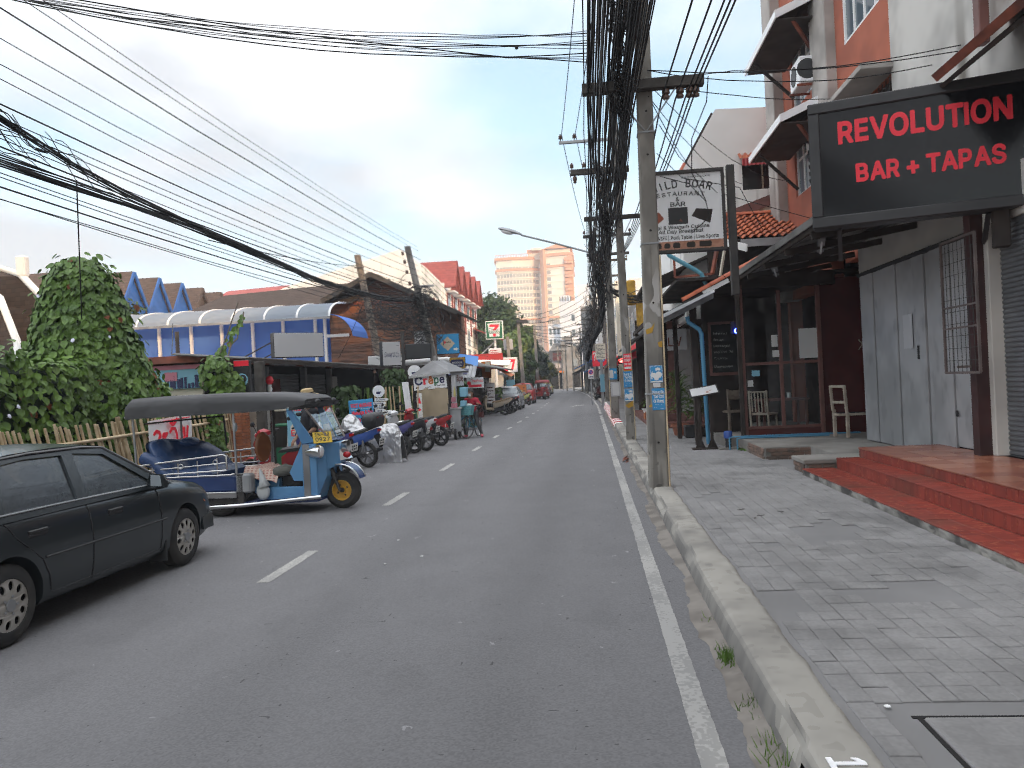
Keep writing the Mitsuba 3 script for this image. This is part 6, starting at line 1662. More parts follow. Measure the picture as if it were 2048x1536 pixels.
# ---------------------------------------------------------------- blue terrace with the curved canopy
BT = thing('blue_terrace', 'bright blue walled terrace under a curved grey polycarbonate canopy', 'building')
Y0 = 26.0
part(BT, 'wall', MB().box(-17.5, -8.78, Y0 + .15, Y0 + .4, 2.66, 4.35), 'm_blue_wall')
pp = ply(MB().rbox(-.05, .05, -.05, .05, 2.66, 4.22, .01))
for x in (-16.0, -14.74, -13.58, -12.48, -11.37, -10.29, -9.16, -8.82): part(BT, 'post', pp, 'm_white', M=tr(x, Y0, 0))
arc = [(Y0 - .95 + 2.3 * math.sin(t), 4.12 + .80 * (1 - math.cos(t)) if False else 4.10 + .72 * math.sin(t)) for t in np.linspace(0, math.pi / 2, 9)]
arc = [(Y0 - .55 + 1.9 * (1 - math.cos(t)), 4.18 + .62 * math.sin(t)) for t in np.linspace(0, math.pi / 2, 9)]
for i in range(8):
    x0 = -17.5 + 1.13 * i; x1 = x0 + 1.13
    part(BT, 'canopy_panel', MB().grid([[(x, y, z) for y, z in arc] for x in (x0 + .03, x1 - .03)]), 'm_poly', True)
for i in range(9):
    x = -17.5 + 1.13 * i if i < 8 else -8.48
    part(BT, 'canopy_rib', MB().sheet([[(xx, y, z + .014) for y, z in arc] for xx in (x - .035, x + .035)], .035), 'm_white')
part(BT, 'eave_rail', MB().beam((-17.5, Y0 - .56, 4.15), (-8.45, Y0 - .56, 4.15), .05, .08), 'm_galv')
b = MB(); b.sheet([[(-8.72 + .95 * math.sin(t), y, 3.45 + .95 * math.cos(t) * .9) for t in np.linspace(.1, 1.5, 7)] for y in (Y0 - .3, Y0 + 1.5)], .02); part(BT, 'side_canopy', b, 'm_blue_wall')
part(BT, 'side_beam', MB().beam((-8.7, Y0 - .32, 3.55), (-7.9, Y0 - .32, 3.55), .05, .10), 'm_sign_grey')
part(BT, 'steel_post', MB().cyl((-12.2, 22.5, 2.6), (-12.2, 22.5, 3.7), .06, 8), 'm_grey_wood')
b = MB(); b.beam((-10.6, 24.2, 2.7), (-9.2, 25.4, 3.6), .035); part(BT, 'stay', b, 'm_dark_steel')

# blue gabled house row
BH = thing('blue_gable_row', 'row of houses with five steep brown roofs and bright blue gables', 'building')
for i in range(5):
    y = 45.6 + 2.85 * i; m_ = 'm_blue_house' if i < 3 else 'm_brown_roof'
    g = part(BH, 'gable', MB().ext(Polygon([(y - 1.35, 6.9), (y + 1.35, 6.9), (y + 1.35, 7.2), (y, 9.35), (y - 1.35, 7.2)]), .2, frame((-27.42, 0, 0), (0, 1, 0), (0, 0, 1)) @ tr(0, 0, -.2)), m_)
    part(g, 'roof', MB().sheet([[(-27.3, y, 9.55), (-27.3, y - 1.55, 7.1)], [(-33, y, 9.55), (-33, y - 1.55, 7.1)]], .12), 'm_brown_roof')
    part(g, 'roof', MB().sheet([[(-27.3, y, 9.55), (-27.3, y + 1.55, 7.1)], [(-33, y, 9.55), (-33, y + 1.55, 7.1)]], .12), 'm_brown_roof')
    b = MB(); b.beam((-27.25, y, 9.50), (-27.25, y - 1.5, 7.08), .1, .2); b.beam((-27.25, y, 9.50), (-27.25, y + 1.5, 7.08), .1, .2); part(g, 'barge_board', b, m_)
    for s in (-1.3, 1.3): part(g, 'post', MB().rbox(-28.0, -27.75, y + s - .12, y + s + .12, 3, 7.0, .02), 'm_blue_house')
    part(g, 'balcony_void', MB().box(-29.2, -29.1, y - 1.4, y + 1.4, 4.8, 6.9), 'm_void'); part(g, 'balcony_rail', MB().box(-28.05, -27.9, y - 1.3, y + 1.3, 4.6, 5.5), 'm_blue_house')
part(BH, 'wall', MB().box(-34, -29.3, 43, 60, 0, 7.2), 'm_cream')
part(BH, 'roof', MB().sheet([[(-36.5, 43.2, 9.3), (-30, 43.2, 9.4)], [(-36.5, 41.6, 6.9), (-28, 41.6, 6.95)]], .12), 'm_brown_roof')
part(BH, 'eave_board', MB().beam((-36.5, 41.5, 6.85), (-27.5, 41.5, 6.85), .1, .3), 'm_blue_house')

# ---------------------------------------------------------------- old wooden house
WO = thing('wooden_house', 'old unpainted timber house with orange brown planks under a wide gable', 'building')
yw = 33.0
part(WO, 'roof', MB().sheet([[(-17.5, yw - .4, 5.25), (-9.9, yw - .4, 5.40)], [(-17.0, yw + 3, 6.45), (-9.0, yw + 3, 6.75)]], .08), 'm_old_roof')
gb = [(-12.6, 5.2), (-10.2, 5.55), (-8.93, 6.42), (-6.2, 5.3), (-6.2, 2.4), (-12.6, 2.4)]
part(WO, 'wall', MB().ext(Polygon(gb), .15, frame((0, yw + .55, 0), (1, 0, 0), (0, 0, 1))), 'm_planks')
pl_ = ply(MB().hull([(x, y, z) for x in (-2.3, 4.0) for (y, z) in ((0, 0), (0, .20), (-.012, .20), (-.035, .0))]))
for r in range(8): part(WO, 'plank', pl_, ('m_planks', 'm_planks', 'm_old_wood')[NR.randint(3) if r > 5 else 0], M=tr(-10.2, yw + .40, 2.55 + .205 * r))
vp = ply(MB().rbox(0, .29, -.02, 0, 0, 1.1, .004))
for c in range(-7, 13): part(WO, 'plank', vp, 'm_planks', M=tr(-10.1 + .30 * c, yw + .40, 4.28 - .03 * (c % 2)))
part(WO, 'tie_beam', MB().beam((-10.2, yw + .3, 5.45), (-6.4, yw + .3, 5.40), .06, .14), 'm_rust')
for a_, c_ in (((-8.93, 6.58), (-11.1, 5.55)), ((-8.93, 6.58), (-5.3, 4.75))):
    k = part(WO, 'gable_roof', MB().sheet([[(a_[0], yw - .6, a_[1]), (a_[0], yw + 6, a_[1])], [(c_[0], yw - .6, c_[1]), (c_[0], yw + 6, c_[1])]], .10), 'm_grey_wood')
    part(k, 'barge_board', MB().beam((a_[0], yw - .64, a_[1] - .05), (c_[0], yw - .64, c_[1] - .05), .06, .2), 'm_grey_wood')
part(WO, 'side_wall', MB().box(-6.3, -6.2, yw + .6, yw + 7, 2.4, 5.2), 'm_planks')
part(WO, 'lower_wall', MB().box(-10.3, -6.2, yw + .8, yw + 1, 0, 2.4), 'm_dark_wood')

# ---------------------------------------------------------------- white townhouses with red gables
TH = thing('townhouse_row', 'white townhouses with a stained end gable and a row of red gabled roofs', 'building')
b = MB(); b.ext(Polygon([(-24, 2), (-24, 8.4), (-21.48, 9.33), (-12.91, 11.55), (-11.2, 10.2), (-10.1, 9.0), (-10.1, 2)]), .3, frame((0, 55.3, 0), (1, 0, 0), (0, 0, 1)))
part(TH, 'end_wall', b, 'm_white_dirty')
part(TH, 'facade', MB().box(-10.2, -9.95, 55.3, 71.5, 3.2, 9.0), 'm_white_wall')
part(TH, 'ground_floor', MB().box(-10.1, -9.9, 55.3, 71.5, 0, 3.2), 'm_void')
for i in range(5):
    y = 57.0 + 3.0 * i
    g = part(TH, 'gable', MB().ext(Polygon([(y - 1.2, 8.9), (y + 1.2, 8.9), (y, 10.6)]), .2, frame((-9.9, 0, 0), (0, 1, 0), (0, 0, 1)) @ tr(0, 0, -.2)), 'm_white_wall')
    part(g, 'roof', MB().sheet([[(-9.2, y, 10.75), (-9.2, y - 1.45, 8.7)], [(-13.5, y, 10.75), (-13.5, y - 1.45, 8.7)]], .12), 'm_red_roof')
    part(g, 'roof', MB().sheet([[(-9.2, y, 10.75), (-9.2, y + 1.45, 8.7)], [(-13.5, y, 10.75), (-13.5, y + 1.45, 8.7)]], .12), 'm_red_roof')
    b = MB(); b.beam((-9.17, y, 10.72), (-9.17, y - 1.4, 8.7), .06, .16); b.beam((-9.17, y, 10.72), (-9.17, y + 1.4, 8.7), .06, .16); part(g, 'barge_board', b, 'm_red_roof')
    for z in (7.1, 5.0, 3.4):
        w_ = part(TH, 'window', MB().box(-9.96, -9.90, y - .75, y + .55, z - .08, z + 1.28), 'm_red_roof' if z > 6 else 'm_sign_grey'); part(w_, 'pane', MB().box(-9.90, -9.88, y - .62, y + .42, z, z + 1.2), 'm_window_pale' if z < 6 else 'm_window')
    part(TH, 'red_strip', MB().box(-9.96, -9.86, y + 1.25, y + 1.5, 5.8, 8.8), 'm_red_roof')
    part(TH, 'hood', MB().rbox(-9.95, -9.3, y - .9, y + .7, 8.4, 8.55, .02), 'm_white')
part(TH, 'porch_roof', MB().sheet([[(-7.6, 68.5, 5.6), (-7.6, 75, 5.6)], [(-9.9, 68.5, 6.6), (-9.9, 75, 6.6)]], .12), 'm_red_roof')
part(TH, 'red_fence', MB().box(-9.6, -5.4, 50.0, 50.1, 2.6, 3.6), 'm_car_red')
k = thing('red_roofed_house', 'distant house with a plain red roof behind the timber house', 'building'); part(k, 'roof', MB().sheet([[(-30, 61, 9.4), (-24.2, 61, 9.5)], [(-30, 64, 10.5), (-24.6, 64, 10.7)]], .12), 'm_red_roof'); part(k, 'wall', MB().box(-30, -24.4, 61.5, 66, 0, 9.5), 'm_cream')

# low roofs, awnings and shop clutter between the cart and the convenience store
LS = thing('low_shops', 'cluster of low tin roofed shops beyond the crepe cart on the left', 'building')
part(LS, 'roof', MB().sheet([[(-4.6, 31, 2.45), (-4.6, 48, 2.45)], [(-8.5, 31, 3.5), (-8.5, 48, 3.5)]], .06), 'm_asbestos')
b = MB()
P = [[(x, 30.2, 2.36 - .0 * x) for x in (-5.2, -4.5)]]
part(LS, 'tin_canopy', MB().sheet([[(x, 30.0, 1.95 + .02 * math.sin(x * 50)) for x in np.arange(-5.2, -4.35, .02)], [(x, 30.8, 2.42 + .02 * math.sin(x * 50)) for x in np.arange(-5.2, -4.35, .02)]], .015), 'm_galv')
part(LS, 'wall', MB().box(-8.5, -6.2, 31.0, 49, 0, 2.6), 'm_dark_wood')
part(LS, 'blue_tarp', MB().sheet([[(-5.4, 31.2, 2.5), (-4.4, 31.2, 2.4)], [(-5.4, 33, 3.0), (-4.6, 33, 2.85)]], .03), 'm_blue_tarp')
part(LS, 'white_awning', MB().sheet([[(-6.2, 48.5, 2.9), (-4.9, 48.5, 2.75)], [(-8.5, 50, 3.3), (-4.9, 50, 3.1)]], .05), 'm_white_dirty')
part(LS, 'orange_awning', MB().sheet([[(-5.3, 45.0, 2.55), (-4.5, 45.6, 2.02)], [(-5.4, 47, 2.65), (-4.5, 47.5, 2.15)]], .04), 'm_orange')
k = box_sign('red_sign', 'small white sign with red lettering just right of the crepe cart', FS(-4.85, 31.0, 1.52), .70, .45, .03, 'm_sign_white'); b = MB(); b.ext(fit_text('Thai food', .2, .65, .27, .09), .003, tr(0, 0, .006)); b.ext(sbox(.08, .06, .6, .16), .003, tr(0, 0, .006)); b.ext(Point(.1, .22).buffer(.08), .003, tr(0, 0, .006)); part(k, 'lettering', b, 'm_sign_red')
k = box_sign('menu_board', 'white standing board with red lines beside the cream scooter', FS(-5.45, 41.5, .62), .46, 1.1, .03, 'm_sign_white'); b = MB()
for i, w in enumerate((.3, .36, .2, .34, .3)): b.ext(sbox(.05, .15 + .17 * i, .05 + w, .2 + .17 * i), .003, tr(0, 0, .006))
part(k, 'lettering', b, 'm_red_paint'); part(k, 'leg', MB().beam((.1, -.62, -.02), (.1, 0, -.02), .03), 'm_trim')
k = box_sign('orange_sign', 'orange shop sign with a pale picture under the low roofs', FS(-6.0, 44, 2.0), .55, .95, .05, 'm_orange'); part(k, 'picture', MB().rbox(.22, .5, .35, .9, .006, .012, .002), 'm_cream'); b = MB()
for i in range(5): b.box(.02 + .11 * i, .08 + .11 * i, -.75, -.05, -.04, -.02)
part(k, 'slat', b, 'm_white')
k = box_sign('orange_board', 'low orange board at the foot of the pale poles', FS(-5.7, 59.0, .7), 1.0, .8, .04, 'm_orange')

# convenience store signs
CS = thing('store_sign', 'tall white store sign with a big red and orange 7 on a pole', 'sign', None, FS(-7.08, 55, 0))
part(CS, 'pole', MB().cyl((.60, 0, -.3), (.60, 4.8, -.3), .09, 10), 'm_white', True)
part(CS, 'case', MB().rbox(0, 1.24, 4.78, 6.08, -.25, 0, .02), 'm_white')
b = MB(); b.ext(sbox(.06, 4.84, 1.18, 6.02).difference(Polygon([(.16, 5.94), (1.08, 5.94), (.98, 4.96), (.26, 4.96)])), .01); part(CS, 'green_field', b, 'm_green')
b = MB(); b.ext(Polygon([(.30, 5.82), (.96, 5.82), (.96, 5.66), (.72, 5.42), (.52, 5.42), (.72, 5.66), (.30, 5.66)]), .012); b.ext(Polygon([(.52, 5.19), (.72, 5.19), (.72, 4.98), (.54, 4.98)]), .012); part(CS, 'numeral', b, 'm_sign_red')
b = MB(); b.ext(fit_text('ELEVEn', .27, .98, 5.23, .17), .014); part(CS, 'lettering', b, 'm_green')
part(CS, 'brace', MB().beam((-1.2, 3.1, -.3), (.55, 4.6, -.3), .08), 'm_galv')
part(CS, 'lower_sign', MB().rbox(.15, 1.05, 3.45, 4.15, -.1, 0, .02), 'm_sign_white'); b = MB()
for i in range(4): b.ext(sbox(.22, 3.55 + .14 * i, .9 - .1 * (i % 2), 3.6 + .14 * i), .004)
part(CS, 'lower_lettering', b, 'm_red')
SB = thing('store_fascia', 'striped red, white and green store fascia behind the pale poles', 'sign', None, FS(-6.55, 58, 0))
part(SB, 'case', MB().rbox(0, 1.3, 2.45, 3.55, -.6, 0, .02), 'm_sign_white')
for z, m_ in ((3.2, 'm_orange'), (2.9, 'm_green'), (2.55, 'm_sign_red')): part(SB, 'stripe', MB().box(.0, .62, z, z + .2, 0, .012), m_)
b = MB(); b.ext(Polygon([(.75, 3.4), (1.2, 3.4), (1.0, 2.6), (.85, 2.6), (1.0, 3.2), (.75, 3.2)]), .012); part(SB, 'numeral', b, 'm_sign_red')
ST = thing('store', 'low convenience store building behind the striped fascia', 'building'); part(ST, 'wall', MB().box(-12, -6.4, 58.4, 68, 0, 3.4), 'm_grey_wall'); part(ST, 'roof', MB().box(-12, -6.0, 58.3, 68.2, 3.4, 3.6), 'm_asbestos'); part(ST, 'window', MB().box(-6.4, -6.36, 59, 67, .6, 2.4), 'm_glass_dark')


# ---------------------------------------------------------------- trees
def tree(label, x, y, h, r, m_, zc=.35, n=5200, s=.34, seed=1, cat='tree', sq=1.0, group=None):
    rs = np.random.RandomState(seed); k = thing('tree', label, cat, group, tr(x, y, 0))
    th = h * zc
    part(k, 'trunk', MB().tube([(0, 0, 0), (.1, .05, th * .6), (.0, 0, th * 1.2), (.1, 0, h * .75)], [r * .09, r * .07, r * .055, .03], 8), 'm_bark', True)
    b = MB(); cl = []
    for i in range(26):
        d = rs.normal(0, 1, 3); d /= np.linalg.norm(d); q = rs.rand() ** .33
        c = A([d[0] * r * q * .85 * sq, d[1] * r * q * .85, th + (h - th) * (.5 + .48 * d[2] * q)]); cl.append((c, r * rs.uniform(.26, .46)))
    for c, rr_ in cl[:9]: b.tube([(0, 0, th * .9), tuple(c * A([.5, .5, .0]) + A([0, 0, th + (c[2] - th) * .4])), tuple(c)], [r * .035, r * .02, .015], 5)
    part(k, 'limb', b, 'm_bark', True)
    per = n // len(cl); b = MB()
    V, Fc = [], []
    for c, rr_ in cl:
        d = rs.normal(0, 1, (per, 3)); d /= np.linalg.norm(d, axis=1, keepdims=True)
        p = c + d * rr_ * (rs.rand(per, 1) ** .25) * A([1, 1, .75]) * (1 + .35 * rs.normal(0, 1, (per, 1)) * .5)
        nn = d + rs.normal(0, .6, (per, 3)) + A([0, 0, .4]); nn /= np.linalg.norm(nn, axis=1, keepdims=True)
        t = np.cross(nn, rs.normal(0, 1, (per, 3))); t /= np.linalg.norm(t, axis=1, keepdims=True); u = np.cross(nn, t)
        z = s * rs.uniform(.6, 1.2, (per, 1))
        q = np.stack([p - t * z, p + u * z * .45 + nn * z * .15, p + t * z, p - u * z * .45 + nn * z * .15], 1)
        V.append(q.reshape(-1, 3))
    V = np.vstack(V); nq = len(V) // 4
    b.add(V, np.arange(nq * 4).reshape(-1, 4)); part(k, 'crown', b, m_)
    return k


tree('big dark green tree rising behind the store sign', -9.4, 84, 10.7, 3.6, 'm_leaf_tree', .25, 9000, .30, 2)
tree('rounded tree spreading left behind the store sign', -12.8, 82, 8.6, 3.0, 'm_leaf_tree', .2, 6000, .30, 3)
tree('lighter green tree beside the tall pale pole', -6.6, 76, 7.2, 2.2, 'm_leaf_light', .2, 6000, .26, 4)
tree('dense dark tree overhanging the parked cars', -6.2, 72, 4.9, 1.7, 'm_leaf_tree', .25, 5600, .2, 14)
tree('dark feathery conifer tree between the green trees and the white block', -6.6, 92, 6.6, 1.7, 'm_leaf_dark', .1, 5200, .26, 5)
tree('yellow green tree at the right end of the tree row', -5.9, 100, 4.9, 1.7, 'm_leaf_yellow', .2, 4200, .24, 6)
tree('large green tree overhanging the cars at the far bend', -7.6, 112, 6.6, 2.3, 'm_leaf_tree', .25, 5200, .24, 15)
tree('rusty brown bush below the yellow green tree', -6.9, 97, 3.1, 1.0, 'm_leaf_rust', .15, 2200, .2, 7)
tree('tree top showing over the old roof at the left edge', -21, 32, 7.6, 1.7, 'm_leaf_tree', .5, 2600, .16, 8)
tree('small tree beside the old roof and the ivy mound', -20.3, 30, 6.7, 1.2, 'm_leaf_tree', .5, 2400, .15, 9)

# ---------------------------------------------------------------- tower and pale blocks in the distance
TW = thing('hotel_tower', 'tall cream and orange hotel tower lit by warm low sun', 'building')
b = MB()
foot = [(-29.6, 266), (-28.8, 260.6), (-23.5, 260), (-17.2, 261.5), (-15.0, 264), (-12.9, 261), (-12.6, 258), (-4.6, 257), (-3.6, 258.5), (-3.6, 285), (-29.6, 285)]
b.ext(Polygon(foot), 42.2)
part(TW, 'wall', b, 'm_tower')
b = MB(); b.ext(Polygon([(-14.2, 259.0), (-13.0, 257.3), (-12.2, 257.3), (-12.2, 262), (-14.2, 263)]), 44.6); b.ext(Polygon([(-5.2, 256.4), (-3.9, 256.4), (-3.4, 258), (-3.4, 262), (-5.2, 262)]), 42, tr(0, 0, 0))
part(TW, 'orange_pier', b, 'm_tower_orange')
b = MB()
for z, hh, g in ((42.2, .9, .5), (38.6, .7, .35), (22.0, .6, .35)): part(TW, 'cornice', MB().ext(Polygon(foot).buffer(g, join_style=2), hh, tr(0, 0, z)), 'm_tower_orange')
b = MB(); b.box(-18.2, -14.0, 262, 275, 42.2, 45.2); b.box(-17.0, -13.4, 260, 272, 45.0, 45.6); b.box(-12.5, -4.2, 258, 275, 43, 44.6); part(TW, 'penthouse', b, 'm_tower')
b = MB(); b.add([(-13, 257, 44.6), (-8, 257, 46.2), (-3.4, 257, 44.6), (-13, 272, 44.6), (-8, 272, 46.2), (-3.4, 272, 44.6)], [[0, 2, 1], [0, 1, 4], [0, 4, 3], [1, 2, 5], [1, 5, 4]]); b.box(-18.5, -13.2, 261.6, 262.4, 44.3, 45.4); part(TW, 'roof', b, 'm_tower_orange')
b = MB()
for x in np.arange(-29, -17, .55): b.box(x, x + .1, 260.2, 260.3, 43, 44.0)
b.box(-29, -17, 260.2, 260.3, 43.9, 44.05); part(TW, 'railing', b, 'm_tower_orange')
edges = [((-28.8, 260.6), (-23.5, 260), 5), ((-23.5, 260), (-17.2, 261.5), 6), ((-17.2, 261.5), (-15.0, 264), 2), ((-12.3, 258.05), (-5.4, 257.2), 4)]
for (p, q, n_) in edges:
    p, q = A(p), A(q); d = q - p; L = np.linalg.norm(d); d /= L; nn = A([d[1], -d[0]])
    fl_, gl = MB(), MB()
    for f in range(17):
        z = 3.4 + 2.2 * f
        for c in range(n_):
            s0, s1 = L * (c + .12) / n_, L * (c + .88) / n_
            a, e = p + d * s0 + nn * .05, p + d * s1 + nn * .05
            M = frame((a[0], a[1], z), (d[0], d[1], 0), (0, 0, 1))
            gl.box(0, s1 - s0, 0, 1.25, -.06, .04, M)
        a = p + nn * .02; M = frame((a[0], a[1], z - .42), (d[0], d[1], 0), (0, 0, 1)); fl_.box(0, L, 0, .22, -.1, .28, M)
    part(TW, 'window', gl, 'm_tower_win', kind='stuff'); part(TW, 'floor_band', fl_, 'm_tower')
b = MB(); c_ = MB()
for f in range(15):
    z = 8.5 + 2.2 * f
    b.lathe([(0, 0), (1.5, 0), (1.5, .8), (1.35, .8), (1.35, .15), (0, .15)], (-4.9, 257.0, z), n=16)
    c_.box(-6.2, -3.5, 256.3, 257.1, z + 1.0, z + 2.0)
part(TW, 'round_balcony', b, 'm_tower_orange', kind='stuff'); part(TW, 'balcony_void', c_, 'm_tower_orange')
WB2 = thing('white_tower_block', 'bluish white apartment block in front of the hotel tower', 'building')
b = MB(); b.box(-5.3, -1.6, 160, 176, 0, 17.6); b.box(-7.9, -5.3, 162, 178, 0, 13.2); b.box(-5.0, -3.2, 161.5, 168, 17.6, 18.9); b.box(-1.6, 1.0, 163, 178, 0, 21)
part(WB2, 'wall', b, 'm_bluewhite')
for i in range(4):
    for j in range(3):
        w_ = part(WB2, 'window', MB().box(-7.6 + .8 * j, -7.15 + .8 * j, 161.9, 162.0, 4.2 + 2.3 * i, 5.5 + 2.3 * i), 'm_window')
for i in range(6): part(WB2, 'water_tank', MB().rbox(-7.8 + .42 * i, -7.55 + .42 * i, 162.2, 163, 13.2, 14.1, .05), 'm_far_grey')
for i in range(5): part(WB2, 'roof_post', MB().rbox(-5.2 + .55 * i, -5.0 + .55 * i, 160.2, 161, 17.6, 18.6, .05), 'm_far_grey')
for i in range(4):
    part(WB2, 'window', MB().box(-2.9, -2.3, 159.9, 160.0, 4.5 + 3 * i, 5.8 + 3 * i), 'm_window')
GB = thing('grey_gable_house', 'small pale gabled house just below the white block', 'building')
part(GB, 'wall', MB().box(-9.4, -7.0, 128, 136, 0, 6.2), 'm_cream'); part(GB, 'roof', MB().sheet([[(-9.8, 127.5, 6.1), (-9.8, 136, 6.1)], [(-8.2, 127.5, 7.9), (-8.2, 136, 7.9)], [(-6.6, 127.5, 6.1), (-6.6, 136, 6.1)]], .1), 'm_asbestos')
LB2 = thing('side_shops', 'row of dim shop fronts under the trees on the far left side', 'building')
b = MB(); b.box(-13, -9.2, 69, 140, 0, 4.2); part(LB2, 'wall', b, 'm_far_grey'); part(LB2, 'awning', MB().sheet([[(-7.8, 108, 2.8), (-9.2, 142, 2.8)], [(-9.3, 108, 3.4), (-10.6, 142, 3.4)]], .06), 'm_asbestos')
# ---------------------------------------------------------------- cars
def wheel(parent, x, y, r, w, cap='m_hubcap', axis='x', side=1, holes=True):
    """a road wheel whose axle lies along x, outer face towards side"""
    t = MB()
    pr = [(r * .64, -w / 2), (r * .80, -w / 2 - .004), (r * .93, -w / 2 + .012), (r, -w / 2 + .035), (r * 1.0, 0), (r, w / 2 - .035), (r * .93, w / 2 - .012), (r * .80, w / 2 + .004), (r * .64, w / 2), (r * .60, w / 4), (r * .60, -w / 4)]
    t.lathe(pr, (x, y, r), 'x', 40, closed=True)
    k = part(parent, 'wheel', t, 'm_rubber', 35)
    b = MB(); b.lathe([(0, -.03), (r * .62, -.03), (r * .62, w / 2 - .03), (r * .60, w / 2 - .03), (r * .58, 0.0), (0, 0)] if side > 0 else [(0, .03), (r * .62, .03), (r * .62, -w / 2 + .03), (r * .60, -w / 2 + .03), (r * .58, 0), (0, 0)], (x, y, r), 'x', 28)
    part(k, 'rim_well', b, 'm_black')
    g = Point(0, 0).buffer(r * .645, 24)
    if holes:
        for i in range(10):
            a = math.radians(36 * i + 9); g = g.difference(affinity.rotate(affinity.scale(Point(r * .47, 0).buffer(r * .092, 8), 1.25, .95), math.degrees(a), origin=(0, 0)))
    else:
        for i in range(5):
            g = g.difference(affinity.rotate(Polygon([(r * .20, r * .06), (r * .56, r * .22), (r * .56, -r * .22), (r * .20, -r * .06)]).buffer(.01), 72 * i, origin=(0, 0)))
    m = MB().ext(g, .012)
    v, f = m.arr(); rr_ = np.hypot(v[:, 0], v[:, 1]); v[:, 2] += .018 * np.cos(np.clip(rr_ / (r * .64), 0, 1) * 1.5)
    M = frame((x + side * (w / 2 - .022), y, r), (0, side, 0), (0, 0, 1))
    part(k, 'hubcap', MB().add(v, f, M), cap)
    b = MB(); b.ext(Point(0, 0).buffer(r * .15, 12), .012, M @ tr(0, 0, .022))
    for i in range(5): b.ext(Point(r * .22 * math.cos(i * 1.2566), r * .22 * math.sin(i * 1.2566)).buffer(r * .035, 6), .006, M @ tr(0, 0, .026))
    part(k, 'hub_badge', b, 'm_galv')
    return k


